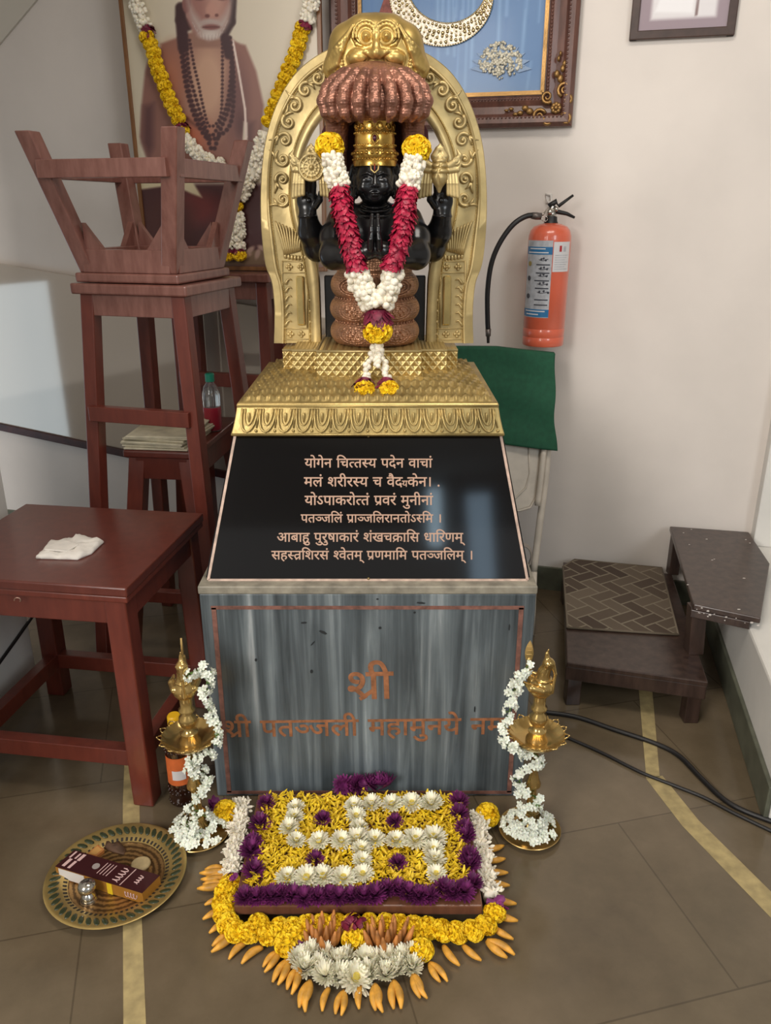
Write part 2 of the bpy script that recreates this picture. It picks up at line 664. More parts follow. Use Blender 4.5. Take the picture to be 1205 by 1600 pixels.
def stool(name, label, cat, corner, w, d, h, rz, m, mt, leg=0.042, splay=0.07, apron=0.06, top=0.03, over=0.018, stretch=(0.86, 0.045), flip=False, braces=False, group=None, under=None):
    """four legged stool; corner = its front right seat corner, w along the front, d into depth"""
    R3 = Matrix.Rotation(rz, 3, 'Z')
    X, Y = R3 @ Vector((1, 0, 0)), R3 @ Vector((0, 1, 0))
    c = Vector(corner) - X * (w / 2) + Y * (d / 2)
    c.z = 0
    zb = corner[2] - h if not flip else corner[2]
    th = thing(name, (c.x, c.y, zb), label, cat, group)
    def Z(z): return zb + (h - z if flip else z)
    def P(a, e, z): return c + X * a + Y * e + Vector((0, 0, Z(z)))
    b = MB()
    b.hexa([P(-w / 2, -d / 2, h - top), P(w / 2, -d / 2, h - top), P(w / 2, d / 2, h - top), P(-w / 2, d / 2, h - top),
            P(-w / 2, -d / 2, h), P(w / 2, -d / 2, h), P(w / 2, d / 2, h), P(-w / 2, d / 2, h)])
    b.build('seat', mt, th, bevel=0.006, seg=3)
    hw, hd = w / 2 - over - leg / 2, d / 2 - over - leg / 2
    def lc(sx, sy, z):                # centre of a leg at height z
        k = splay * (1 - z / (h - top))
        return P(sx * (hw + k), sy * (hd + k), z)
    for sx in (-1, 1):
        for sy in (-1, 1):
            b = MB()
            leg_bar(b, lc(sx, sy, 0.0), lc(sx, sy, h - top), leg, leg, R3)
            b.build('leg', m, th, bevel=0.003)
    def rail(nm, z, hh, t, sides, out=0.0, rm=None):
        for (a0, a1, nrm) in sides:
            b = MB()
            p, q = lc(*a0, z), lc(*a1, z)
            o = (X * nrm[0] + Y * nrm[1]) * out
            b.bar(p + o, q + o, t, hh)
            b.build(nm, rm or m, th, bevel=0.002)
    S = [((-1, -1), (1, -1), (0, -1)), ((-1, 1), (1, 1), (0, 1)), ((-1, -1), (-1, 1), (-1, 0)), ((1, -1), (1, 1), (1, 0))]
    rail('apron', h - top - apron / 2 - 0.0005, apron, leg * 0.7, S, leg * 0.1, mt)
    if stretch:
        rail('stretcher', stretch[0] - stretch[1] / 2, stretch[1], 0.028, S[:2] if flip else S[:1], leg * 0.5)
        if flip:
            rail('stretcher', stretch[0] - stretch[1] / 2, stretch[1], 0.028, S[2:], leg * 0.12)
        elif h < 1:
            rail('stretcher', stretch[0] + 0.02, stretch[1], 0.028, S[2:], leg * 0.12)
    if braces:                        # triangular corner braces under the front and side aprons
        for (a0, a1, nrm) in S:
            for (u, w2) in ((a0, a1), (a1, a0)):
                zt = h - top - apron
                p, q = lc(*u, zt), lc(*w2, zt)
                dr = (q - p).normalized()
                s0 = p + dr * (leg * 0.4)
                dn = Vector((0, 0, Z(zt - 0.07) - Z(zt)))
                N = X * nrm[0] + Y * nrm[1]
                b = MB()
                b.prism([s0 - N * 0.008, s0 + dr * 0.055 - N * 0.008, s0 + dn - N * 0.008], N * 0.018)
                b.build('corner_brace', m, th)
    return th


RZ = -A15
stool('stool', 'tall red-brown stool at the left carrying an upside-down stool on its seat', 'stool', (-0.543, 2.25, 1.21), 0.365, 0.36, 1.21, RZ, M_red, M_dull)  # apron takes the paler wood, which puts in its reflected sheen
stool('stool', 'small worn brown stool standing upside down, legs up, on the tall stool', 'stool', (-0.566, 2.268, 1.212), 0.325, 0.325, 0.385, RZ, M_dull, M_dull,
      leg=0.046, splay=0.085, apron=0.062, top=0.026, over=0.012, stretch=(0.115, 0.046), flip=True, braces=True)
stool('stool', 'tall dark red stool by the back wall holding the garlanded portrait', 'stool', (-0.405, 2.885, 1.196), 0.42, 0.205, 1.196, RZ, M_red, M_dull, splay=0.006, stretch=(0.84, 0.05))
stool('stool', 'low red stool under the tall stool with papers and a water bottle on it', 'stool', (-0.583, 2.36, 0.707), 0.235, 0.46, 0.707, math.radians(-7), M_red, M_redtop, splay=0.075, top=0.024, apron=0.07, over=0.012, leg=0.052, stretch=(0.25, 0.04))

# low square table in the left foreground
TZ = 0.61
fr_, br_, bl_ = Vector((-0.58, 1.615, 0)), Vector((-0.515, 2.095, 0)), Vector((-1.045, 2.185, 0))
RT = math.radians(-8.3)
tb = thing('low_table', (-0.81, 1.9, 0), 'low square red-brown table with a folded white cloth on it at the left edge', 'table')
RT3 = Matrix.Rotation(RT, 3, 'Z')
TX, TY = RT3 @ Vector((1, 0, 0)), RT3 @ Vector((0, 1, 0))
TW, TD = 0.535, 0.485
TC = fr_ - TX * TW / 2 + TY * TD / 2
def tp(a, e, z): return TC + TX * a + TY * e + Vector((0, 0, z))
b = MB(); b.box(TC + Vector((0, 0, TZ - 0.012)), (TW, TD, 0.024), RT3)
b.build('tabletop', M_redtop, tb, bevel=0.004)
b = MB(); b.box(TC + Vector((0, 0, TZ - 0.032)), (TW - 0.006, TD - 0.006, 0.016), RT3)
b.build('top_moulding', M_red, tb, bevel=0.003)
lw = 0.058
for sx in (-1, 1):
    for sy in (-1, 1):
        b = MB()
        k = 0.012
        ft = tp(sx * (TW / 2 - 0.012 - lw / 2 + k), sy * (TD / 2 - 0.012 - lw / 2 + k), 0)
        hd_ = tp(sx * (TW / 2 - 0.012 - lw / 2), sy * (TD / 2 - 0.012 - lw / 2), TZ - 0.04)
        leg_bar(b, ft, hd_, lw * 0.92, lw * 0.92, RT3)
        b.build('leg', M_red, tb, bevel=0.004)
for (p, q) in (((-1, -1), (1, -1)), ((-1, 1), (1, 1)), ((-1, -1), (-1, 1)), ((1, -1), (1, 1))):
    a = tp(p[0] * (TW / 2 - 0.012 - lw / 2), p[1] * (TD / 2 - 0.012 - lw / 2), 0)
    c = tp(q[0] * (TW / 2 - 0.012 - lw / 2), q[1] * (TD / 2 - 0.012 - lw / 2), 0)
    b = MB(); b.bar(a + Vector((0, 0, TZ - 0.072)), c + Vector((0, 0, TZ - 0.072)), lw * 0.72, 0.064)
    b.build('apron', M_red, tb, bevel=0.002)
    b = MB(); b.bar(a + Vector((0, 0, 0.125)), c + Vector((0, 0, 0.125)), 0.034, 0.046)
    b.build('stretcher', M_red, tb, bevel=0.002)
b = MB(); c = on(30, 937, 0.57); c.y -= 0.003
ring_pts = [at(29 + 5 * math.cos(a), 936 - 4 * math.sin(a), 1.66) for a in np.linspace(-0.6, PI + 0.2, 9)]
b = MB(); b.tube([Vector((p.x, p.y - 0.006, p.z)) for p in ring_pts], 0.0016, 6)
b.build('hook', mat('dull_steel', (150, 120, 105), 0.4, 0.6), tb)

# folded cloth on the table
M_cloth = mat('white_cloth', (226, 220, 212), 0.85, var=0.04, scale=30, bump=0.3, bscale=120)
pts = [on(x, y, TZ + 0.001) for x, y in ((57, 873), (78, 851), (106, 848), (120, 839), (162, 848), (143, 866), (121, 875))]
cl = thing('folded_cloth', tuple(sum((Vector(p) for p in pts), Vector()) / 7), 'crumpled white folded cloth lying on the low table top', 'cloth')
b = MB()
N = 22
ctr = sum((Vector(p) for p in pts), Vector()) / len(pts)
for L, (sc, zz) in enumerate(((1.0, 0.0), (0.97, 0.006), (0.92, 0.012))):
    rings = []
    for rad in (1.0, 1.0, 0.94, 0.6, 0.3, 0.02):
        pass
M_ = 6
def outline(tt):
    n = len(pts); k = tt * n; i = int(k) % n; f = k - int(k)
    return pts[i].lerp(pts[(i + 1) % n], f)
rings = []
prof = [(1.0, 0.0005), (1.015, 0.004), (0.99, 0.009), (0.9, 0.0125), (0.6, 0.0135), (0.3, 0.0145), (0.02, 0.014)]
for (rs, z) in prof:
    rr = []
    for k in range(56):
        p = ctr + (outline(k / 56) - ctr) * rs
        w = 0.0022 * math.sin(p.x * 160 + p.y * 60) + 0.0018 * math.sin(p.y * 210 - p.x * 90)
        p.z = TZ + z + (w * min(1, z / 0.01) if z > 0.001 else 0)
        rr.append(p)
    rings.append(rr)
b.rings(rings, True)
b.build('cloth_body', M_cloth, cl, smooth=True)
fold = [ctr + (outline(k) - ctr) * 0.8 + Vector((0, 0, 0.0165)) for k in (0.30, 0.36, 0.43, 0.5)]
b = MB(); b.prism([Vector((p.x, p.y, TZ + 0.0135)) for p in (on(70, 868, TZ), on(98, 852, TZ), on(125, 860, TZ), on(105, 871, TZ))], (0, 0, 0.004))
b.build('top_fold', M_cloth, cl, bevel=0.0018)

# papers and water bottle on the low stool
SZ = 0.707
M_paper = mat('old_paper', (196, 188, 164), 0.8, var=0.08, scale=25)
for k in range(7):
    b = MB()
    c = Vector((-0.695 + random.uniform(-.006, .006), 2.515 + random.uniform(-.01, .01), SZ + 0.004 + k * 0.0062))
    b.box(c, (0.205, 0.255, 0.0056), (0, 0, math.radians(-8 + random.uniform(-5, 5))))
    tag(b.build('newspaper', M_paper, bevel=0.0015), ['lowest', 'second from the bottom', 'third from the bottom', 'middle', 'third from the top', 'second from the top', 'topmost'][k] + ' folded newspaper in the pile on the low red stool', 'newspaper', 'newspapers piled on the low red stool')
c = Vector((-0.553, 2.50, SZ + 0.0005))
c = on(334, 672, SZ + 0.0005)
wbt = thing('water_bottle', c, 'clear plastic bottle with green cap and red drink on the low red stool', 'bottle')
M_plastic = mat('clear_plastic', (215, 222, 225), 0.08, trans=0.92)
prof = [(0.0, 0), (0.026, 0), (0.029, 0.004), (0.0295, 0.05), (0.028, 0.055), (0.0295, 0.06), (0.028, 0.07), (0.0295, 0.075), (0.028, 0.085), (0.0295, 0.09), (0.028, 0.10), (0.0295, 0.105), (0.029, 0.125), (0.022, 0.15), (0.013, 0.162), (0.0125, 0.172)]
b = MB(); b.lathe(prof, c, 24); b.build('bottle_body', M_plastic, wbt, smooth=True)
b = MB(); b.lathe([(0.0, 0.004), (0.0285, 0.004), (0.0299, 0.007), (0.0299, 0.080), (0.0285, 0.081), (0.0, 0.081)], c, 24); b.build('drink', mat('red_drink', (170, 45, 62), 0.2, trans=0.35), wbt, smooth=True, angle=40)
b = MB(); b.lathe([(0.0152, 0.166), (0.0155, 0.190), (0.013, 0.193), (0.0, 0.193)], c, 20); b.build('cap', mat('green_cap', (20, 120, 95), 0.4), wbt, smooth=True, angle=40)

# cable running up the wall pier behind the table
M_black = mat('black_rubber', (24, 22, 23), 0.45)
b = MB()
wl = lambda x, y: hit(x, y, (-1.12, 2.22, 0), Vector((1.52, -0.10, 0)).normalized()) + Vector((0.006, 0, 0))
b.tube([wl(-40, 1085), wl(0, 1030), wl(24, 997), wl(50, 960), wl(72, 925)], 0.005, 8)
tag(b.build('cable', M_black, smooth=True), 'thin black cable slanting up the white wall behind the low table', 'cable')
# ================================================================== STONE PLINTH WITH INSCRIPTIONS
m = bpy.data.materials.new('streaked_marble')
t = NT(m)
v = t.coords((34, 34, 1.3))
n1 = t.n('ShaderNodeTexNoise'); n1.inputs['Scale'].default_value = 1.0; n1.inputs['Detail'].default_value = 7; n1.inputs['Roughness'].default_value = 0.6; n1.inputs['Distortion'].default_value = 0.4
t.l(v, n1.inputs['Vector'])
v2 = t.coords((4, 4, 2))
n2 = t.n('ShaderNodeTexNoise'); n2.inputs['Scale'].default_value = 1.5; n2.inputs['Detail'].default_value = 5
t.l(v2, n2.inputs['Vector'])
c1 = t.ramp(n1.outputs['Fac'], [(0.26, (58, 66, 70)), (0.48, (98, 107, 112)), (0.62, (130, 140, 144)), (0.76, (184, 190, 192))])
c2 = t.ramp(n2.outputs['Fac'], [(0.3, (190, 190, 190)), (0.7, (255, 255, 255))])
mx = t.n('ShaderNodeMixRGB'); mx.blend_type = 'MULTIPLY'; mx.inputs['Fac'].default_value = 1.0
t.l(c1, mx.inputs['Color1']); t.l(c2, mx.inputs['Color2'])
t.l(mx.outputs['Color'], t.b.inputs['Base Color'])
t.b.inputs['Roughness'].default_value = 0.38
M_marble = m
M_granite = mat('polished_black_granite', (9, 9, 12), 0.07, spec=0.5, coat=0.3)
M_inlay = mat('red_stone_inlay', (122, 84, 74), 0.5, var=0.15, scale=60)
M_edge = mat('pinkish_edge_stone', (186, 160, 144), 0.5, var=0.12, scale=50)
M_ledge = mat('grey_ledge_stone', (140, 134, 120), 0.5, var=0.15, scale=30)
M_letc = mat('copper_letter_paint', (186, 150, 128), 0.5)
M_lets = mat('brown_letter_paint', (150, 98, 66), 0.55, var=0.15, scale=60)

PC = -0.041                            # centre line of the whole shrine
PY0, PY1 = 1.66, 2.42
pl = thing('plinth', (PC, 2.04, 0), 'grey streaked marble plinth with black engraved panel under the gilded shrine', 'plinth')
b = MB(); b.box((PC, (PY0 + PY1) / 2, 0.287), (0.778, PY1 - PY0, 0.574)); b.build('base_block', M_marble, pl, bevel=0.003)
b = MB(); b.box((PC, (PY0 + PY1) / 2, 0.584), (0.782, PY1 - PY0 + 0.004, 0.020)); b.build('ledge', M_ledge, pl, bevel=0.003)
# red inlaid frame line
b = MB()
yl = PY0 - 0.0008
def fr_pt(x, y): return hit(x, y, (0, yl, 0), Vector((0, -1, 0)))
a_, c_, d_, e_ = fr_pt(341, 950), fr_pt(810, 949), fr_pt(800, 1238), fr_pt(352, 1238)
xl, xr, zt, zb = (a_.x + e_.x) / 2, (c_.x + d_.x) / 2, (a_.z + c_.z) / 2, d_.z
for (p, q) in (((xl, zb), (xl, zt)), ((xr, zb), (xr, zt)), ((xl, zt), (xr, zt)), ((xl, zb), (xr, zb))):
    dx, dz = (0.0065, 0) if p[0] == q[0] else (0, 0.005)
    b.box(((p[0] + q[0]) / 2, yl, (p[1] + q[1]) / 2), (abs(q[0] - p[0]) + 0.013 if dx == 0 else 0.011, 0.0012, abs(q[1] - p[1]) if dx else 0.009))
b.build('border_line', M_inlay, pl)
# dark chips in the stone
b = MB()
for (x, y, w, h, r) in ((475, 973, 10, 3.5, 0.05), (505, 988, 14, 5, -0.5), (489, 1005, 11, 2.2, 0.85), (594, 981, 5, 5, 0.2), (658, 942, 14, 3.5, -0.1), (400, 1031, 4, 6, 0), (487, 1049, 5, 7, 0), (590, 936, 4, 3, 0), (796, 980, 2.6, 12, 0), (742, 1108, 2.4, 12, 0), (648, 957, 4, 4, 0)):
    c = fr_pt(x, y)
    k = 0.0015
    pp = [c + Vector((math.cos(r) * u * w * k / 2 - math.sin(r) * q * h * k / 2, 0, math.sin(r) * u * w * k / 2 + math.cos(r) * q * h * k / 2)) for (u, q) in ((-1, -.5), (-.3, -1), (.7, -.8), (1, .3), (.2, 1), (-.8, .6))]
    b.prism(pp, (0, -0.0004, 0))
b.build('chip_mark', mat('dark_chip', (38, 42, 45), 0.6), pl)

# tapered upper block: black granite panels with stone edges
z0, z1 = 0.594, 0.912
def lv(k):                             # k 0 bottom .. 1 top
    return (0.372 - 0.062 * k, 1.693 + 0.127 * k, PY1 - 0.06 - 0.06 * k, z0 + (z1 - z0) * k)
def quad(k, g=0.0):
    h, ya, yb, z = lv(k)
    return [Vector((PC - h + g, ya + g, z)), Vector((PC + h - g, ya + g, z)), Vector((PC + h - g, yb - g, z)), Vector((PC - h + g, yb - g, z))]
b = MB(); b.hexa(quad(0, 0.002) + quad(1, 0.002)); up = b.build('upper_block', M_granite, pl)
PN = Vector((0, -(z1 - z0), 0.127)).normalized()      # panel normal
PP = Vector((PC, 1.693, z0))
qa, qb = quad(0), quad(1)
P4 = [qa[0], qa[1], qb[1], qb[0]]
cen = sum(P4, Vector()) / 4
def inset(p, g): return p + Vector((math.copysign(-g, p.x - PC), 0, 0)) + (Vector((0, 0.127, z1 - z0)).normalized() * (g if p.z < cen.z else -g * 0.4))
b = MB(); b.prism([inset(p, 0.006) for p in P4], PN * 0.0025); plaque = b.build('plaque', M_granite, pl)
b = MB()
for i in range(4):
    b.bar(P4[i] + PN * 0.001, P4[(i + 1) % 4] + PN * 0.001, 0.006, 0.008, PN)
b.build('edge_strip', M_edge, pl)
for (ia, ib) in ((1, 2), (3, 0)):
    pass
b = MB(); c = hit(576, 904, PP, PN); b.ball(c + PN * 0.004, 0.0035, 8, 6); c = hit(576, 682, PP, PN); b.ball(c + PN * 0.004, 0.003, 8, 6)
b.build('screw_head', mat('dull_brass', (150, 130, 90), 0.35, 0.8), pl, smooth=True)

# ---- lettering: glyphs laid out by hand (half letters cut from whole ones)
_gl = {}
def raw_glyph(ch):
    if ch in _gl:
        return _gl[ch]
    def mk(s):
        c = bpy.data.curves.new('glyph', 'FONT'); c.body = s; c.size = 1.0; c.offset = 0.012; c.resolution_u = 4
        o = bpy.data.objects.new('glyph', c); COL.objects.link(o)
        bpy.context.view_layer.update()
        dg = bpy.context.evaluated_depsgraph_get()
        me = bpy.data.meshes.new_from_object(o.evaluated_get(dg))
        V = [(p.co.x, p.co.y) for p in me.vertices]; F = [tuple(p.vertices) for p in me.polygons]
        bpy.data.objects.remove(o); bpy.data.curves.remove(c); bpy.data.meshes.remove(me)
        return V, F
    V, F = mk(ch)
    V2, _ = mk(ch + 'क')
    Vk, _ = mk('क')
    adv = (max(p[0] for p in V2) - max(p[0] for p in Vk))
    _gl[ch] = (V, F, adv)
    return _gl[ch]


def clip(V, F, xmax):
    bm = bmesh.new()
    vs = [bm.verts.new((x, y, 0)) for x, y in V]
    for f in F:
        try:
            bm.faces.new([vs[i] for i in f])
        except ValueError:
            pass
    bmesh.ops.remove_doubles(bm, verts=bm.verts, dist=1e-5)
    bmesh.ops.bisect_plane(bm, geom=bm.verts[:] + bm.edges[:] + bm.faces[:], plane_co=(xmax, 0, 0), plane_no=(1, 0, 0), clear_outer=True)
    bm.verts.index_update()
    out = [(p.co.x, p.co.y) for p in bm.verts], [tuple(q.index for q in f.verts) for f in bm.faces]
    bm.free()
    return out


HALF = {'त': 0.66, 'स': 0.70, 'ञ': 0.66, 'श': 0.66, 'द': 0.9, 'श्': 0.66}
def set_line(s):
    """{x} = half letter, ^ = the slanting r-stroke under the letter before it, <x> = small letter tucked in"""
    V, F, pen, i, last = [], [], 0.0, 0, 0.0
    K = []
    def put(v, f, dx, sc=1.0, dy=0.0):
        o = len(V)
        V.extend((x * sc + dx, y * sc + dy) for x, y in v); K.extend([len(K) and K[-1] + 1 or 1] * len(v)); F.extend(tuple(k + o for k in g) for g in f)
    while i < len(s):
        ch = s[i]
        if ch == ' ':
            pen += 0.34; i += 1; continue
        if ch == '{':
            c = s[i + 1]; v, f, adv = raw_glyph(c); x = adv * HALF.get(c, 0.68)
            v, f = clip(v, f, x); put(v, f, pen); last = x; pen += x - 0.01; i += 3; continue
        if ch == '<':
            c = s[i + 1]; v, f, adv = raw_glyph(c); put(v, f, pen - 0.03, 0.66, -0.02); pen += adv * 0.66 - 0.03; i += 3; continue
        if ch == '^':
            x = pen - (0.40 if s[i - 1] == 'क' else 0.11)
            put([(x - 0.03, 0.26), (x - 0.03, 0.15), (x - 0.30, -0.04), (x - 0.34, 0.03)], [(0, 1, 2, 3)], 0); i += 1; continue
        v, f, adv = raw_glyph(ch); put(v, f, pen); pen += max(adv, 0); i += 1
    return V, F, K


def inscribe(s, pL, pR, n, parent, m, depth=0.0009, hscale=1.0, flare=0.0):
    V, F, K = set_line(s)
    xs = [p[0] for p in V]
    x0, x1 = min(xs), max(xs)
    ux = (Vector(pR) - Vector(pL))
    sc = ux.length / (x1 - x0)
    ux.normalize()
    uy = Vector(n).cross(ux)
    if uy.z < 0:
        uy = -uy
    hd = 0.62
    W = [Vector(pL) + ux * (x - x0) * sc + uy * (y - hd) * sc * hscale for x, y in V]
    n = Vector(n).normalized()
    b = MB()
    o = len(W)
    cnt = {}
    for f in F:
        for a, c in zip(f, f[1:] + f[:1]):
            cnt[(a, c)] = 1
    b.add([p + n * (depth + 0.00006 * (k % 7)) for p, k in zip(W, K)] + W, [f for f in F] + [(a, c, c + o, a + o) for (a, c) in cnt if (c, a) not in cnt])
    return b.build('inscription', m, parent, fix=False)


pp0 = PP + PN * 0.0026
for (s, xa, xb, y, dy) in (('योगेन िच{त}त{स}य पदेन वाचां', 476, 676, 717, 0), ('मलं शरीर{स}य च वैद<य>केन। .', 475, 687, 746, 0),
                       ('योऽपाकरो{त}तं प^वरं मुनीनां', 476, 677, 775, 0), ('पत{ञ}जिलं प^ा{ञ}जिलरानतोऽ{स}िम ।', 470, 689, 804, 0),
                       ('आबाहु पुरुषाकारं शंखचक^ािस धािरणम्', 433, 727, 833, 0), ('सह{स}त^िशरसं {श}वेतम् प^णमािम पत{ञ}जिलम् ।', 424, 738, 861, 0)):
    inscribe(s, hit(xa, y, pp0, PN), hit(xb, y + dy, pp0, PN), PN, plaque, M_letc, hscale=1.0)
fn = Vector((0, -1, 0)); fp = (0, PY0 - 0.0002, 0)
inscribe('{श}ा^ी', hit(542, 1052, fp, fn), hit(615, 1050, fp, fn), fn, pl, M_lets, 0.0008)
inscribe('{श}ा^ी पत{ञ}जली महामुनये नमः', hit(348, 1127, fp, fn), hit(799, 1122, fp, fn), fn, pl, M_lets, 0.0008, hscale=1.0)

# ================================================================== GILDED PLATFORM
def gold(name, col, rough=0.3, bump=0.25, bscale=90, metal=0.9, patt=None):
    if name in MATS:
        return MATS[name]
    m = bpy.data.materials.new(name)
    t = NT(m)
    v = t.coords((1, 1, 1))
    n = t.n('ShaderNodeTexNoise'); n.inputs['Scale'].default_value = 12; n.inputs['Detail'].default_value = 6
    t.l(v, n.inputs['Vector'])
    t.l(t.ramp(n.outputs['Fac'], [(0.3, tuple(k * 0.82 for k in col)), (0.7, tuple(min(255, k * 1.1) for k in col))]), t.b.inputs['Base Color'])
    t.b.inputs['Metallic'].default_value = metal
    t.b.inputs['Roughness'].default_value = rough
    n2 = t.n('ShaderNodeTexNoise'); n2.inputs['Scale'].default_value = bscale; n2.inputs['Detail'].default_value = 3
    t.l(v, n2.inputs['Vector'])
    t.bump(n2.outputs['Fac'], bump, 0.002)
    MATS[name] = m
    return m


M_gold = gold('embossed_brass', (190, 166, 108), 0.4, metal=0.72)
M_goldb = gold('bright_gold', (214, 172, 86), 0.24, 0.12, metal=0.85)
M_goldp = gold('pale_brass_sheet', (196, 174, 122), 0.42, 0.3, 45, metal=0.6)
M_copper = gold('dark_copper', (146, 88, 66), 0.36, 0.3, 120, 0.7)

gp = thing('gilded_platform', (PC, 2.1, 0.9125), 'embossed brass platform with petal skirt on the black tapered block', 'platform')
GY = 2.08
def rect_ring(hx, ya, yb, z): return [Vector((PC - hx, ya, z)), Vector((PC + hx, ya, z)), Vector((PC + hx, yb, z)), Vector((PC - hx, yb, z))]
b = MB()
b.rings([rect_ring(0.314, 1.794, 2.37, 0.9125), rect_ring(0.316, 1.792, 2.372, 0.918), rect_ring(0.312, 1.797, 2.366, 0.930), rect_ring(0.306, 1.806, 2.358, 0.955), rect_ring(0.302, 1.812, 2.352, 0.978), rect_ring(0.303, 1.810, 2.354, 0.982), rect_ring(0.3, 1.815, 2.35, 0.987), rect_ring(0.297, 1.82, 2.345, 0.987)])
sk = b.build('skirt', M_gold, gp, bevel=0.002)
# ogee petals along the skirt front and sides
b = MB()
def skp(u, z):                         # front face of the skirt: u = -1..1
    k = (z - 0.918) / (0.978 - 0.918)
    return Vector((PC + u * (0.315 - 0.012 * k), 1.790 + 0.020 * k, z))
npet = 14
for i in range(npet):
    uc = -0.96 + 1.92 * (i + 0.5) / npet
    hwid = 0.96 / npet * 0.86
    for s_, rr in ((1.0, 0.0026), (0.62, 0.0018)):
        pts = []
        for a in np.linspace(0, 1, 11):
            zz = 0.975 - (0.975 - 0.924) * math.sin(a * PI) ** 0.8 * (s_ if s_ == 1 else 0.72)
            pts.append(skp(uc + hwid * s_ * math.cos(a * PI), zz) + Vector((0, -0.001, 0)))
        b.tube(pts, rr, 6)
    b.ball(skp(uc, 0.955) + Vector((0, 0, 0)), (0.0035, 0.003, 0.013), 8, 6)
    b.ball(skp(uc + hwid * 1.15, 0.926), 0.0035, 8, 6)
    b.tube([skp(uc + hwid * 1.15, 0.972), skp(uc + hwid * 1.15, 0.932)], 0.0015, 6)
b.tube([skp(-1, 0.918), skp(1, 0.918)], 0.003, 6)
b.tube([skp(-0.995, 0.980), skp(0.995, 0.980)], 0.0028, 6)
b.build('petal_relief', M_gold, gp, smooth=True)
# scaled roof surface
b = MB()
NX, NYs = 190, 90
def roofz(u, w):                       # u -1..1, w 0..1 depth
    ex = min(1 - abs(u), w * 1.8, (1 - w) * 1.8)
    return 0.987 + 0.022 * min(1, ex / 0.35)
vs, fs = [], []
for j in range(NYs + 1):
    w = j / NYs
    for i in range(NX + 1):
        u = -1 + 2 * i / NX
        hx = 0.297 - 0.012 * w
        x, y = PC + u * hx, 1.82 + w * 0.525
        ux_, wy = u * 13, w * 12
        row = math.floor(wy)
        ph = (ux_ + 0.5 * (row % 2)) % 1.0
        tri = abs(ph - 0.5) * 2
        sc_ = (wy - row) - 0.55 * tri
        hgt = 0.011 * max(0.0, 1 - abs(sc_ - 0.1) * 2.8)
        edge = 1.0 if (0.02 < w < 0.98 and abs(u) < 0.975) else 0.0
        vs.append((x, y, roofz(u, w) + hgt * edge))
for j in range(NYs):
    for i in range(NX):
        k = j * (NX + 1) + i
        fs.append((k, k + 1, k + NX + 2, k + NX + 1))
b.add(vs, fs)
b.build('scaled_top', M_gold, gp, smooth=True)
# stepped pedestal in front of and around the statue
def lattice(name, col):
    if name in MATS:
        return MATS[name]
    m = bpy.data.materials.new(name); t = NT(m)
    t.b.inputs['Base Color'].default_value = (*lin(col), 1); t.b.inputs['Metallic'].default_value = 0.7; t.b.inputs['Roughness'].default_value = 0.38
    hs = []
    for a in (40, -40):
        wv = t.n('ShaderNodeTexWave'); wv.inputs['Scale'].default_value = 20
        t.l(t.coords((1, 1, 1), (0, math.radians(a), 0)), wv.inputs['Vector']); hs.append(wv.outputs['Fac'])
    mxn = t.n('ShaderNodeMath'); mxn.operation = 'MAXIMUM'; t.l(hs[0], mxn.inputs[0]); t.l(hs[1], mxn.inputs[1])
    t.bump(mxn.outputs[0], 0.8, 0.004)
    MATS[name] = m
    return m
M_lat = lattice('lattice_brass', (190, 166, 110))
zb_ = 1.006
for (hx, ya, zt_) in ((0.131, 1.995, 1.078), (0.199, 2.065, 1.069), (0.233, 2.14, 1.058)):
    b = MB(); b.box((PC, (ya + 2.325) / 2, (zb_ - 0.014 + zt_) / 2), (2 * hx, 2.325 - ya, zt_ - zb_ + 0.014)); b.build('pedestal_step', M_lat, gp, bevel=0.002)
    b = MB()
    b.tube([(PC - hx, ya, zt_ - 0.003), (PC + hx, ya, zt_ - 0.003)], 0.0035, 6)
    b.build('step_moulding', M_goldp, gp, smooth=True)
# ================================================================== GILDED ARCH, STATUE, CANOPY
YA = 2.20
def smooth_loop(pts, n):
    """Catmull-Rom through pixel points, resampled evenly"""
    P = [np.array(p, float) for p in pts]
    out = []
    for i in range(len(P) - 1):
        p0, p1, p2, p3 = P[max(i - 1, 0)], P[i], P[i + 1], P[min(i + 2, len(P) - 1)]
        for u in np.linspace(0, 1, 12, endpoint=False):
            out.append(0.5 * ((2 * p1) + (-p0 + p2) * u + (2 * p0 - 5 * p1 + 4 * p2 - p3) * u * u + (-p0 + 3 * p1 - 3 * p2 + p3) * u ** 3))
    out.append(P[-1])
    out = np.array(out)
    d = np.concatenate([[0], np.cumsum(np.linalg.norm(np.diff(out, axis=0), axis=1))])
    q = np.linspace(0, d[-1], n)
    return np.stack([np.interp(q, d, out[:, k]) for k in range(out.shape[1])], 1)


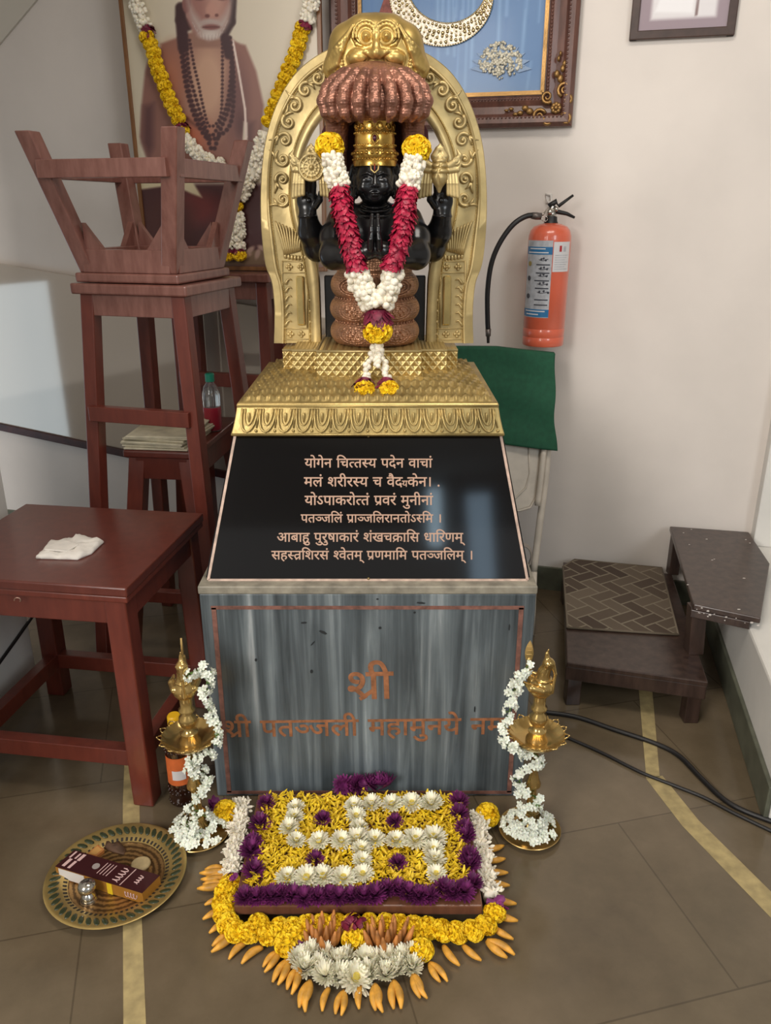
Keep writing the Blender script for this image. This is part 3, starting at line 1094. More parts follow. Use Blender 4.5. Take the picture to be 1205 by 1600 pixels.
OUT = [(428, 536), (429, 500), (428, 470), (424, 440), (415, 415), (410, 380), (407, 330), (408, 280), (413, 230), (424, 185), (441, 145), (463, 113), (490, 90), (520, 74), (552, 64), (584, 60)]
INN = [(503, 536), (502, 500), (501, 470), (499, 430), (492, 400), (478, 370), (468, 335), (466, 295), (470, 255), (482, 220), (500, 190), (525, 168), (555, 155), (584, 152)]
NL = 70
lo_, li_ = smooth_loop(OUT, NL), smooth_loop(INN, NL)
mirr = lambda L, c=584.0: np.concatenate([L, np.stack([2 * c - L[::-1][1:, 0], L[::-1][1:, 1]], 1)])
lo_, li_ = mirr(lo_), mirr(li_)
ar = thing('arch_backplate', (PC + 0.008, YA, 1.059), 'tall horseshoe-shaped embossed brass backplate behind the black statue', 'backplate')
prof = [(0.0, 0.012), (0.0, 0.0), (0.02, -0.003), (0.15, -0.003), (0.17, -0.006), (0.19, -0.007), (0.21, -0.006), (0.23, 0.0), (0.27, 0.001), (0.72, 0.001), (0.76, 0.0), (0.79, -0.005), (0.84, -0.009), (0.92, -0.011), (0.98, -0.008), (1.0, 0.0), (1.0, 0.012)]
b = MB()
rows = []
for a, c in zip(lo_, li_):
    A, C = at(a[0], a[1], YA), at(c[0], c[1], YA)
    rows.append([A.lerp(C, u) + Vector((0, d, 0)) for u, d in prof])
b.rings(rows, True, True)
b.build('plate', M_goldp, ar, smooth=True, angle=50)
# beads along the inner rim and the outer groove
b = MB()
for u, r, st in ((0.745, 0.0026, 1), (0.245, 0.0018, 1)):
    L = [at(*a, YA).lerp(at(*c, YA), u) for a, c in zip(lo_, li_)]
    for p, q in zip(L[:-1], L[1:]):
        for w in (0, 0.34, 0.67):
            b.ball(p.lerp(q, w) + Vector((0, -0.002, 0)), r, 6, 4)
b.build('beading', M_gold, ar, smooth=True)
# scrolls up the band
def scroll(b, c, r, flip, ang, tail=1.0):
    pts = []
    for k in range(19):
        th = ang + flip * k * 0.42
        rr = r * (1 - k / 23)
        pts.append(c + Vector((rr * math.cos(th), -0.003, rr * math.sin(th))))
    b.tube(pts, [0.005 * (1 - 0.4 * k / 19) for k in range(19)], 6)
    b.ball(c + Vector((0, -0.003, 0)), r * 0.3, 8, 6)
    t = pts[0]
    for s_, L in ((1, 1.0), (-1, 0.7)):
        d = Vector((math.cos(ang - flip * 1.4), 0, math.sin(ang - flip * 1.4)))
        n = Vector((math.cos(ang), 0, math.sin(ang))) * s_
        b.tube([t, t + d * r * 0.7 * tail + n * r * 0.25 * L, t + d * r * 1.2 * tail + n * r * 0.75 * L], [0.004, 0.0034, 0.0014], 6)
for mir in (0, 1):
    for k, (x, y) in enumerate(((497, 122), (477, 141), (461, 165), (451, 191), (445, 219), (442, 249), (441, 280), (442, 311))):
        if mir: x = 2 * 584 - x
        b = MB()
        scroll(b, at(x, y, YA), 0.0175, (1 if k % 2 else -1) * (-1 if mir else 1), (k * 0.5 + 0.6) * (-1 if mir else 1) + (PI if mir else 0))
        b.build('scroll_relief', M_goldp, ar, smooth=True)
    b = MB()                           # acanthus plume at the springing of the arch
    for k in range(9):
        a = k / 8
        x0, y0 = 446 + 22 * a, 398 - 6 * a
        pts = []
        for w in np.linspace(0, 1, 7):
            x = x0 - 14 * w * (1 - a * 0.9) + 10 * w * w * (a - 0.2)
            y = y0 - (62 - 26 * a) * w + 9 * w * w * w
            if mir: x = 2 * 584 - x
            pts.append(at(x, y, YA) + Vector((0, -0.003 - 0.003 * math.sin(w * PI), 0)))
        b.tube(pts, [0.0045 - 0.003 * w for w in np.linspace(0, 1, 7)], 6)
    for k in range(9):
        x, y = 446 + k * 5.2, 400 + 3 * math.sin(k / 8 * PI)
        if mir: x = 2 * 584 - x
        b.ball(at(x, y, YA) + Vector((0, -0.003, 0)), (0.0045, 0.004, 0.007), 8, 6)
    b.build('plume_relief', M_goldp, ar, smooth=True)
    # pillar panel: frame, rosettes, leaf column and smooth upright plate
    X = (lambda x: 2 * 584 - x) if mir else (lambda x: x)
    b = MB()
    for (xa, ya, xb, yb) in ((441, 408, 497, 408), (441, 530, 497, 530), (441, 408, 441, 530), (497, 408, 497, 530), (441, 426, 497, 426), (441, 513, 497, 513), (480, 426, 480, 513)):
        b.tube([at(X(xa), ya, YA) + Vector((0, -0.002, 0)), at(X(xb), yb, YA) + Vector((0, -0.002, 0))], 0.0018, 6)
    b.build('panel_frame', M_goldp, ar, smooth=True)
    for (x, y) in [(x, 417) for x in (452, 470, 488)] + [(488, y) for y in (435, 452, 469, 486, 503)] + [(x, 522) for x in (454, 471, 488)]:
        b = MB()
        c = at(X(x), y, YA) + Vector((0, -0.001, 0))
        for k in range(4):
            a = k * PI / 2
            b.ball(c + Vector((math.cos(a) * 0.0056, 0, math.sin(a) * 0.0056)), (0.0045, 0.004, 0.0045), 8, 5)
        b.ball(c, (0.0034, 0.006, 0.0034), 8, 5)
        b.build('rosette', M_goldp, ar, smooth=True)
    b = MB()
    for k in range(6):
        y = 438 + k * 13
        pts = [at(X(446 + 10 * w), y - 5 * math.sin(w * PI) + 6 * (1 - w), YA) + Vector((0, -0.003, 0)) for w in np.linspace(0, 1, 6)]
        b.tube(pts, [0.004, 0.0036, 0.003, 0.0026, 0.002, 0.001], 6)
    b.build('leaf_column', M_goldp, ar, smooth=True)
    p, q = at(X(470), 470, YA), None
    b = MB(); b.box(p + Vector((0, -0.004, 0)), (0.021, 0.009, 0.128))
    b.build('mirror_plate', gold('polished_plate', (222, 198, 132), 0.16, 0.05, 40, 0.8), ar, bevel=0.004)

# ---- lion mask at the crown of the arch
YK = 2.135
def K(x, y, dy=0.0): return at(x, y, YK + dy)
px = 0.00166
V = Vol(tuple(K(495, 150, -0.09)), tuple(K(684, 8, 0.075)), 0.0015)
V.ell(K(588, 106, 0.03), (0.128, 0.055, 0.058), 0)
V.ell(K(588, 70, 0.03), (0.074, 0.062, 0.066), 0.030)
for sx in (-1, 1):
    V.ell(K(588 + sx * 22, 47, 0.012), (0.038, 0.044, 0.033), 0.012)   # swelling brows
    V.ell(K(588 + sx * 48, 74, 0.03), (0.040, 0.05, 0.050), 0.02)
_base = V.a.copy()
def KS(x, y, lift=0.0):                # point on the front of the mask as shaped so far
    p = K(x, y)
    i = int(min(max((p.x - V.lo[0]) / V.vox, 0), V.n[0] - 1)); k = int(min(max((p.z - V.lo[2]) / V.vox, 0), V.n[2] - 1))
    col = np.nonzero(_base[i, :, k] < 0)[0]
    yy = V.lo[1] + V.vox * col[0] if len(col) else K(0, 0, 0.02).y
    return Vector((p.x, yy - lift, p.z))
for sx in (-1, 1):
    X = lambda x: 588 + sx * x
    V.ell(KS(X(15.5), 61, 0.0), 0.0125, 0.002)                         # eyeball
    V.ell(KS(X(15.5), 61, 0.0115), 0.005, 0.0008)
    V.tor(KS(X(15.5), 61, 0.002), 0.0158, 0.003, 1, 0.002)
    for R in (0.0225, 0.030):
        V.path([KS(X(15.5), 60) + Vector((R * math.cos(a), -0.004, R * math.sin(a))) for a in np.linspace(-0.15, PI + 0.15, 11)], 0.0030, 0.002)
    V.ell(KS(X(8), 87, 0.004), (0.013, 0.016, 0.010), 0.004)           # nostril wing
    V.ell(KS(X(27), 93, -0.004), (0.026, 0.026, 0.018), 0.006)         # puffed lip
    V.path([KS(X(4), 95, 0.014), KS(X(16), 86, 0.014), KS(X(32), 84, 0.010), KS(X(43), 92, 0.006), KS(X(42), 104, 0.004)], [0.004, 0.0052, 0.005, 0.0045, 0.003], 0.002)
    V.path([KS(X(3), 103, 0.012), KS(X(14), 99, 0.010), KS(X(28), 104, 0.004), KS(X(38), 100, 0.0)], 0.0035, 0.001, -1)
    V.path([KS(X(36), 62, 0.0), KS(X(30), 72, 0.003), KS(X(22), 76, 0.003)], [0.003, 0.004, 0.002], 0.002)
    for j in range(5):                 # flowing mane
        o = j * 8
        V.path([KS(X(36 + o * 0.5), 44 + o * 0.7, 0.003), KS(X(46 + o * 0.62), 62 + o * 0.6, 0.006), KS(X(54 + o * 0.55), 82 + o * 0.35, 0.006), KS(X(60 + o * 0.42), 102 + o * 0.2, 0.005), KS(X(68 + o * 0.2), 118, 0.0)], [0.004, 0.0066, 0.0066, 0.0058, 0.003], 0.0025)
    for j in range(6):
        V.ell(KS(X(54 - j * 0.6), 92 + j * 5, 0.003), 0.0042, 0.001)
    V.path([KS(X(60 + 6 * math.cos(w)), 108 + 6 * math.sin(w), 0.003) for w in np.linspace(0, 5, 10)], 0.003, 0.001)
V.path([KS(588, 62, 0.002), KS(588, 76, 0.010), KS(588, 88, 0.016)], [0.006, 0.008, 0.012], 0.006)
V.ell(KS(588, 55, 0.002), 0.0055, 0.002)
V.box(K(588, 86, 0.11), (0.16, 0.05, 0.12), 0.002, 0, -1)
V.box(K(588, 150, 0.0), (0.16, 0.2, 0.030), 0.002, 0, -1)
lm = V.build('lion_mask', gold('mask_gold', (196, 166, 98), 0.36, 0.15, 60, 0.7), ar)

# ---- the statue
YS = 2.10
def S(x, y, Y=YS): return at(x, y, Y)
M_stone = mat('black_idol_stone', (20, 20, 22), 0.24, var=0.15, scale=20, spec=0.5)
st = thing('statue', (PC + 0.012, 2.11, 1.08), 'black stone four-armed statue with gold crown and folded hands on copper snake coils', 'statue')
V = Vol(tuple(Vector((-0.235, 1.91, 1.235))), tuple(Vector((0.185, 2.25, 1.60))), 0.0018)
V.cap(S(586, 440, 2.13), S(586, 395, 2.13), 0.062, 0.066, 0)
V.ell(S(586, 362, 2.115), (0.082, 0.056, 0.066), 0.02)
V.cap(S(545, 343, 2.12), S(627, 343, 2.12), 0.036, 0.036, 0.02)
V.cap(S(586, 338, 2.11), S(586, 305, 2.10), 0.031, 0.029, 0.014)
V.ell(S(586, 280, 2.092), (0.047, 0.054, 0.062), 0.006)
V.ell(S(586, 299, 2.075), (0.034, 0.036, 0.026), 0.014)
V.ell(S(586, 310, 2.052), (0.014, 0.012, 0.009), 0.008)
V.cap(S(586, 274, 2.036), S(586, 289, 2.026), 0.0042, 0.0068, 0.004)                 # nose
for sx in (-1, 1):
    X = lambda x: 586 + sx * x
    V.ell(S(X(4.2), 290, 2.031), (0.0048, 0.006, 0.004), 0.002)
    V.ell(S(X(14), 281, 2.043), (0.012, 0.007, 0.0065), 0.004)                       # lids
    V.path([S(X(7), 283, 2.037), S(X(14), 284.4, 2.036), S(X(21), 282.5, 2.043)], 0.0011, 0.001, -1)
    V.path([S(X(5), 273, 2.038), S(X(13), 270, 2.040), S(X(23), 274, 2.050)], [0.0026, 0.0024, 0.0016], 0.003)
    V.ell(S(X(17), 293, 2.05), (0.016, 0.014, 0.014), 0.01)                          # cheeks
    V.ell(S(X(29), 283, 2.09), (0.008, 0.014, 0.020), 0.004)                         # ears
    V.cap(S(X(30), 293, 2.085), S(X(31), 306, 2.082), 0.006, 0.008, 0.004)
    V.path([S(X(31), 262, 2.09), S(X(35), 280, 2.11), S(X(34), 300, 2.115), S(X(42), 322, 2.115)], [0.012, 0.013, 0.011, 0.012], 0.006)
    # rear arm, raised
    V.path([S(X(48), 348, 2.135), S(X(70), 376, 2.15), S(X(90), 388, 2.15)], [0.036, 0.036, 0.033], 0.012)
    V.path([S(X(90), 386, 2.15), S(X(101), 362, 2.125), S(X(105), 337, 2.105)], [0.033, 0.030, 0.0235], 0.010)
    V.tor(S(X(105), 338, 2.105), 0.022, 0.0032, 2, 0.001)
    V.ell(S(X(105), 314, 2.098), (0.027, 0.013, 0.030), 0.010)
    for j, (dx, L) in enumerate(((-9, 24), (-3, 29), (3, 28), (9, 23))):
        x0 = 105 + dx
        V.path([S(X(x0), 303, 2.094), S(X(x0 + dx * 0.12), 303 - L * 0.55, 2.088), S(X(x0 + dx * 0.15), 303 - L, 2.080)], [0.0066, 0.0060, 0.0048], 0.0012)
    V.path([S(X(93), 322, 2.092), S(X(86), 312, 2.082), S(X(85), 301, 2.076)], [0.0085, 0.0075, 0.0055], 0.003)
    V.ell(S(X(104), 313, 2.083), (0.006, 0.003, 0.006), 0.001)
    # front arm, bent to the joined palms
    V.path([S(X(52), 345, 2.105), S(X(62), 372, 2.06), S(X(64), 398, 2.025)], [0.036, 0.037, 0.034], 0.012)
    V.path([S(X(64), 398, 2.025), S(X(38), 398, 1.99), S(X(12), 392, 1.972)], [0.034, 0.028, 0.022], 0.010)
    for yy in (352, 357):
        V.tor(S(X(55), yy, 2.092), 0.036, 0.003, 2, 0.001)
    V.ell(S(X(6.0), 378, 1.968), (0.0088, 0.019, 0.030), 0.004)
    for j in range(4):
        dy = (j - 1.5) * 0.0088
        L = (30, 36, 34, 26)[j]
        V.path([S(X(5.6), 372, 1.968 + dy), S(X(5.2), 372 - L * 0.55, 1.970 + dy), S(X(4.4), 372 - L, 1.974 + dy * 0.8)], [0.0064, 0.006, 0.0042], 0.001)
    V.path([S(X(7), 388, 1.952), S(X(6.5), 374, 1.944), S(X(5), 364, 1.944)], [0.0075, 0.0066, 0.0046], 0.002)
for (y, hw, r) in ((322, 0.034, 0.003), (328, 0.044, 0.0032), (336, 0.054, 0.0034)):   # collar rings
    pts = [S(586 + hw / 0.00158 * math.cos(a), y - 6 + 9 * math.sin(a), 2.115 - 0.052 * math.sin(a)) for a in np.linspace(0.1, PI - 0.1, 12)]
    V.path(pts, r, 0.0015)
V.ell(S(586, 301, 2.037), (0.0125, 0.005, 0.0030), 0.002)                             # lips
V.ell(S(586, 305, 2.039), (0.0095, 0.005, 0.0032), 0.002)
V.path([S(577, 303.2, 2.035), S(586, 303.0, 2.030), S(595, 303.2, 2.035)], 0.0009, 0.0005, -1)
V.build('body', M_stone, st)

# forehead mark
b = MB()
b.tube([S(579, 256, 2.036), S(580, 265, 2.030), S(585.5, 270, 2.026), S(591, 265, 2.030), S(592, 256, 2.036)], 0.0016, 6)
b.build('forehead_mark', mat('cream_gold_mark', (220, 190, 120), 0.35, 0.5), st, smooth=True)
b = MB(); b.tube([S(585.5, 256, 2.034), S(585.5, 266, 2.027)], 0.0013, 6)
b.build('forehead_mark', mat('red_mark', (150, 50, 40), 0.5), st, smooth=True)

# crown
cr = Vector(S(586, 252, 2.095))
H = 0.0016
prof = [(0.053, -0.012), (0.0535, 0.0), (0.0505, 0.004), (0.0535, 0.010), (0.052, 0.022), (0.0485, 0.027), (0.050, 0.032), (0.0475, 0.036), (0.0485, 0.048), (0.0465, 0.054), (0.049, 0.060), (0.0465, 0.064), (0.0455, 0.082), (0.048, 0.087), (0.047, 0.092), (0.050, 0.098), (0.048, 0.104), (0.040, 0.109), (0.018, 0.112), (0.0, 0.112)]
b = MB(); b.lathe([(r, z) for r, z in prof], cr, 48)
crown = b.build('crown', M_goldb, st, smooth=True, angle=50)
b = MB()
for zz, r, n, s_ in ((0.016, 0.0535, 26, 0.0042), (0.098, 0.050, 34, 0.0032), (0.034, 0.050, 40, 0.0022), (0.060, 0.049, 40, 0.0022), (0.003, 0.053, 44, 0.0024)):
    for k in range(n):
        a = 2 * PI * k / n
        b.ball(cr + Vector((r * math.cos(a), r * math.sin(a), zz)), s_, 8, 5)
    b.build('crown_beading', M_goldb, st, smooth=True)
    b = MB()
for k in range(12):
    a = 2 * PI * (k + 0.5) / 12
    pts = [cr + Vector((0.0475 * math.cos(a + 0.16 * math.cos(w)), 0.0475 * math.sin(a + 0.16 * math.cos(w)), 0.073 + 0.007 * math.sin(w))) for w in np.linspace(0, 2 * PI, 9)]
    b.tube(pts, 0.0015, 5)
for sx in (-1, 1):
    pts = [cr + Vector((sx * (0.004 + 0.010 * w), -0.0500, 0.016 + 0.008 * math.sin(w * 5))) for w in np.linspace(0, 1.6, 10)]
    b.tube(pts, 0.002, 5)
b.build('crown_relief', M_goldb, st, smooth=True)
b = MB(); b.ball(cr + Vector((0, -0.0495, 0.047)), (0.0055, 0.004, 0.0075), 10, 8)
b.build('gem', mat('garnet', (70, 22, 38), 0.1), st, smooth=True)
b = MB(); b.tube([cr + Vector((0.0095 * math.cos(w), -0.0495, 0.047 + 0.012 * math.sin(w))) for w in np.linspace(0, 2 * PI, 18)], 0.002, 6)
b.build('gem_setting', M_goldb, st, smooth=True)

# snake coils under the statue
def scaly(name, col, sc=130, strength=0.5):
    m = bpy.data.materials.new(name); t = NT(m)
    v = t.coords((1, 1, 1.4))
    vo = t.n('ShaderNodeTexVoronoi'); vo.inputs['Scale'].default_value = sc; vo.inputs['Randomness'].default_value = 0.35
    t.l(v, vo.inputs['Vector'])
    nz = t.n('ShaderNodeTexNoise'); nz.inputs['Scale'].default_value = 18
    t.l(v, nz.inputs['Vector'])
    t.l(t.ramp(nz.outputs['Fac'], [(0.3, tuple(k * 0.8 for k in col)), (0.7, tuple(min(255, k * 1.12) for k in col))]), t.b.inputs['Base Color'])
    t.b.inputs['Metallic'].default_value = 0.6
    t.b.inputs['Roughness'].default_value = 0.38
    bp = t.bump(vo.outputs['Distance'], strength, 0.006)
    bp.invert = True
    return m
M_scale = scaly('scaled_copper', (170, 126, 98))
M_hood = scaly('hood_copper', (150, 104, 86), 110, 0.3)
cc = Vector(S(586, 548, 2.13)); cc.z = 1.079
CX = cc.x
V = Vol((CX - 0.14, 1.985, 1.075), (CX + 0.14, 2.27, 1.335), 0.0018)
for z, R, r in ((1.108, 0.083, 0.033), (1.166, 0.083, 0.033), (1.224, 0.079, 0.034)):
    V.tor((CX, 2.13, z), R, r, 2, 0.003)
V.ell((CX, 2.13, 1.262), (0.096, 0.096, 0.034), 0.008)
V.cap((CX, 2.13, 1.09), (CX, 2.13, 1.26), 0.08, 0.08, 0.004)
V.box((CX, 2.13, 1.07), (0.2, 0.2, 0.009), 0.001, 0, -1)
coil = V.build('snake_coils', M_scale, st)
b = MB()
def oncoil(ang, z):                    # point on the coil bulge facing the angle from straight ahead
    k = min((1.108, 1.166, 1.224), key=lambda q: abs(q - z))
    R = 0.083 + math.sqrt(max(0.0, 0.033 ** 2 - (z - k) ** 2))
    return Vector((CX + R * math.sin(ang), 2.13 - R * math.cos(ang), z))
for z in (1.108, 1.166, 1.226):
    for ac in (-0.5, 0.55):
        for sc_ in (1.0, 0.72):
            pts = [oncoil(ac + 0.36 * sc_ * math.cos(w), z + 0.021 * sc_ * math.sin(w)) for w in np.linspace(0, 2 * PI, 24)]
            b.tube(pts, 0.002, 5)
        for k in range(7):
            w = 2 * PI * k / 6
            b.ball(oncoil(ac + (0.13 * math.cos(w) if k < 6 else 0), z + (0.009 * math.sin(w) if k < 6 else 0)), 0.0042, 6, 5)
    for k in range(26):
        a = -1.35 + 2.7 * k / 25
        if z < 1.22:
            b.tube([oncoil(a, z + 0.026), oncoil(a, z + 0.031)], 0.0022, 5)
b.build('coil_relief', M_scale, coil, smooth=True)

b = MB(); sa_, sb_ = S(507, 430, 2.236), S(665, 430, 2.236)
b.hexa([(sa_.x, 2.222, 1.0585), (sb_.x, 2.222, 1.0585), (sb_.x, 2.25, 1.0585), (sa_.x, 2.25, 1.0585), (sa_.x, 2.222, sa_.z), (sb_.x, 2.222, sa_.z), (sb_.x, 2.25, sa_.z), (sa_.x, 2.25, sa_.z)])
b.build('back_slab', M_stone, st, bevel=0.003)

# many headed snake canopy above the crown
YH = 2.07
V = Vol(tuple(at(496, 262, 2.20) - Vector((0.02, 0.30, 0))), tuple(at(676, 92, 2.20) + Vector((0.02, 0.02, 0.01))), 0.0019)
def Hd(ang, y, R=0.128):               # point on the canopy wall
    X = 586 + R / 0.00158 * math.sin(ang)
    return at(X, y, YH + 0.03 - R * 0.92 * math.cos(ang))
V.ell(at(586, 150, YH + 0.04), (0.124, 0.112, 0.066), 0)
V.ell(at(586, 168, YH + 0.04), (0.133, 0.121, 0.050), 0.012)
V.ell(at(586, 178, YH + 0.035), (0.125, 0.115, 0.032), 0.010)
V.ell(at(586, 128, YH + 0.05), (0.104, 0.088, 0.040), 0.012)
for k in range(9):                     # necks and heads hanging along the front rim
    a = (k - 4) * 0.31
    V.path([Hd(a * 0.86, 112, 0.088), Hd(a * 0.95, 126, 0.110), Hd(a, 138, 0.126), Hd(a, 158, 0.136), Hd(a * 0.98, 176, 0.130), Hd(a * 0.95, 188, 0.116)], [0.0105, 0.012, 0.0125, 0.0135, 0.0115, 0.006], 0.007)
    p = Hd(a, 130, 0.126)
    V.path([p, Hd(a - 0.07, 122, 0.128)], [0.004, 0.0015], 0.001)
    V.path([p, Hd(a + 0.07, 122, 0.128)], [0.004, 0.0015], 0.001)
    for s_ in (-1, 1):
        V.ell(Hd(a + s_ * 0.055, 143, 0.141), 0.0032, 0.001)
V.ell(at(586, 196, YH + 0.045), (0.094, 0.092, 0.040), 0.006, -1)
for sx in (-1, 1):
    V.path([at(586 + sx * 61, 270, 2.15), at(586 + sx * 60, 225, 2.14), at(586 + sx * 58, 180, 2.12)], [0.026, 0.026, 0.03], 0.01)
V.build('snake_canopy', M_hood, st)

# emblems held in the two raised hands
def emblem(cx, conch):
    c = at(cx, 262, 2.055)
    V = Vol(tuple(c - Vector((0.06, 0.04, 0.075))), tuple(c + Vector((0.06, 0.04, 0.055))), 0.0011)
    q = lambda x, z, y=0.0: c + Vector((x, y, z))
    if not conch:
        V.ell(q(0, 0), (0.030, 0.010, 0.030), 0)
        for R, r in ((0.028, 0.0034), (0.019, 0.003), (0.010, 0.0026)):
            V.tor(q(0, 0, -0.007), R, r, 1, 0.0008)
        V.ell(q(0, 0, -0.008), (0.006, 0.007, 0.006), 0.001)
        for k in range(12):
            a = k * PI / 6
            V.cap(q(0.012 * math.cos(a), 0.012 * math.sin(a), -0.009), q(0.026 * math.cos(a), 0.026 * math.sin(a), -0.008), 0.0016, 0.0016, 0.0005)
    else:
        V.cap(q(0, 0.018), q(0, -0.022), 0.013, 0.019, 0.004)
        V.cap(q(0.0, -0.022), q(0.0, -0.052), 0.017, 0.004, 0.006)
        for z, r in ((0.014, 0.016), (0.004, 0.019), (-0.008, 0.021)):
            V.tor(q(0, z), r - 0.003, 0.0045, 2, 0.002)
        V.path([q(0.004, 0.012, -0.018), q(-0.006, -0.012, -0.022), q(0.0, -0.045, -0.012)], [0.002, 0.004, 0.002], 0.001, -1)
        V.ell(q(0, 0.024), (0.007, 0.007, 0.009), 0.004)
    for sx in (-1, 1):                 # flame tufts and hanging ribbons
        V.path([q(sx * 0.022, 0.004), q(sx * 0.038, 0.014), q(sx * 0.047, 0.026), q(sx * 0.041, 0.038)], [0.009, 0.009, 0.0065, 0.0025], 0.002)
        V.tor(q(sx * 0.039, 0.014, -0.006), 0.0075, 0.0022, 1, 0.001)
        V.path([q(sx * 0.024, -0.006), q(sx * 0.042, -0.004), q(sx * 0.050, 0.010)], [0.008, 0.007, 0.002], 0.002)
        V.ell(q(sx * 0.031, 0.004), (0.010, 0.007, 0.009), 0.003)
        for k in range(4):
            x = sx * (0.021 + k * 0.0074)
            V.path([q(x * 0.93, -0.012), q(x, -0.034, -0.003), q(x * 1.06, -0.058 - 0.002 * k)], [0.004, 0.0044, 0.005], 0.0012)
    V.path([q(-0.012, 0.024), q(-0.004, 0.040), q(0, 0.050)], [0.010, 0.007, 0.002], 0.003)
    V.path([q(0.012, 0.024), q(0.004, 0.040), q(0, 0.050)], [0.010, 0.007, 0.002], 0.003)
    return V
emblem(487, False).build('discus', M_goldp, st)
emblem(687, True).build('conch', M_goldp, st)

# red cloth behind the crown
b = MB()
pts = [(503, 205), (520, 175), (586, 160), (652, 175), (669, 205), (672, 260), (662, 268), (510, 268), (500, 255)]
b.prism([at(x, y, 2.185) for x, y in pts], (0, 0.006, 0))
b.build('back_cloth', mat('dark_red_cloth', (66, 16, 20), 0.8), st)
# ================================================================== FLOWER KIT
M_mari = mat('marigold_yellow', (248, 205, 26), 0.7, var=0.07, scale=45, sss=0.15)
M_white = mat('white_petals', (246, 240, 218), 0.55, var=0.05, scale=40, sss=0.2)
M_bud = mat('ivory_buds', (236, 228, 210), 0.5, var=0.08, scale=60, sss=0.2)
M_rose = mat('crimson_petals', (164, 30, 62), 0.45, var=0.2, scale=60, sss=0.1)
M_maroon = mat('maroon_petals', (110, 24, 52), 0.55, var=0.2, scale=60)
M_purple = mat('purple_petals', (112, 40, 96), 0.55, var=0.25, scale=50)
M_yel = mat('yellow_petals', (242, 198, 38), 0.55, var=0.12, scale=60, sss=0.15)
M_centre = mat('pale_yellow_centre', (222, 200, 92), 0.6, var=0.1, scale=80)
M_green = mat('leaf_green', (96, 124, 62), 0.6, var=0.15, scale=40)
M_champ = mat('champak_orange', (206, 150, 58), 0.5, var=0.16, scale=40, sss=0.1)
M_jas = mat('jasmine_white', (236, 240, 226), 0.5, var=0.05, scale=60, sss=0.2)


def basis(n, spin=0.0):
    n = Vector(n).normalized()
    a = n.orthogonal().normalized()
    c = n.cross(a)
    x = a * math.cos(spin) + c * math.sin(spin)
    y = n.cross(x)
    return Matrix((x, y, n)).transposed()


def petal(b, c, R, L, W, lift, curl, mi=None, seg=3):
    """a curved petal growing from c along the local x of R, lifting towards local z"""
    vs = []
    for i in range(seg + 1):
        u = i / seg
        w = W * (math.sin(PI * (0.12 + 0.80 * u)) ** 0.8) * (0.35 if u == 0 else 1)
        z = lift * u + curl * u * u
        for s_ in (-1, 0, 1):
            vs.append(Vector(c) + R @ Vector((L * u, s_ * w / 2, z - (0.12 * W if s_ == 0 else 0))))
    fs = []
    for i in range(seg):
        for j in range(2):
            k = i * 3 + j
            fs.append((k, k + 1, k + 4, k + 3))
    b.add(vs, fs, mi)


def marigold_mb(r, flat=0.8, n=170, rs=None):
    rs = rs or random
    b = MB()
    n = int(n * 2.0)
    b.ball((0, 0, 0), (r * 0.82, r * 0.82, r * 0.82 * flat), 12, 8)
    for k in range(n):
        z = 1 - 2 * (k + 0.5) / n
        a = k * 2.39996
        q = math.sqrt(max(0, 1 - z * z))
        d = Vector((q * math.cos(a), q * math.sin(a), z))
        M3 = basis(d, rs.uniform(0, 6.28))
        p = Vector((d.x * r * 0.80, d.y * r * 0.80, d.z * r * 0.80 * flat))
        s_ = r * rs.uniform(0.12, 0.18)
        h = r * rs.uniform(0.13, 0.22)
        vs = [p + M3 @ Vector((-s_, -s_ * 0.6, 0)), p + M3 @ Vector((s_, -s_ * 0.6, 0)), p + M3 @ Vector((s_ * 1.15, s_ * 0.1, h)), p + M3 @ Vector((0, s_ * 0.35, h * 1.15)), p + M3 @ Vector((-s_ * 1.15, s_ * 0.1, h))]
        b.add(vs, [(0, 1, 2, 3, 4)])
    return b


def mum_mb(r, layers=((22, 1.0, 0.16), (20, 0.86, 0.34), (16, 0.68, 0.52), (12, 0.46, 0.66)), core=True):
    b = MB()
    for li, (n, rr, lift) in enumerate(layers):
        for k in range(n):
            a = 2 * PI * (k + 0.5 * (li % 2)) / n + random.uniform(-0.06, 0.06)
            L = r * rr * random.uniform(0.86, 1.06)
            R3 = Matrix.Rotation(a, 3, 'Z')
            petal(b, R3 @ Vector((r * 0.05, 0, r * 0.06 + li * r * 0.05)), R3, L, r * 0.27, r * lift * random.uniform(0.8, 1.2), r * 0.05, 0)
    if core:
        b.ball((0, 0, r * 0.34), (r * 0.26, r * 0.26, r * 0.2), 10, 6, mi=1)
        for k in range(26):
            q = r * 0.24 * math.sqrt(k / 26); a = k * 2.4
            b.ball((q * math.cos(a), q * math.sin(a), r * 0.5 - q * 0.4), r * 0.045, 5, 4, mi=1)
    else:
        for k in range(10):
            R3 = Matrix.Rotation(k * 2.4, 3, 'Z')
            petal(b, Vector((0, 0, r * 0.28)), R3, r * 0.3, r * 0.2, r * 0.42, 0, 0)
    return b


def path_pts(pts, n):
    return [Vector(p) for p in smooth_loop([tuple(p) for p in pts], n)]


def bud_section(path, r, n, size, long=1.35):
    """plump buds packed round a path, as one section"""
    b = MB()
    P = path_pts(path, 40)
    for k in range(n):
        f = (k + random.random() * 0.6) / n * 38.99
        i = int(f)
        c = P[i].lerp(P[i + 1], f - i)
        t_ = (P[i + 1] - P[i]).normalized()
        B = basis(t_, random.uniform(0, 6.28))
        d = B.col[0]
        s_ = size * random.uniform(0.8, 1.15)
        M3 = basis((d + t_ * random.uniform(-0.5, 0.5)).normalized())
        b.ball(c + d * r * random.uniform(0.72, 1.0), (s_, s_, s_ * long), 8, 6, M3)
    b.tube(P, r * 0.7, 8)
    return b


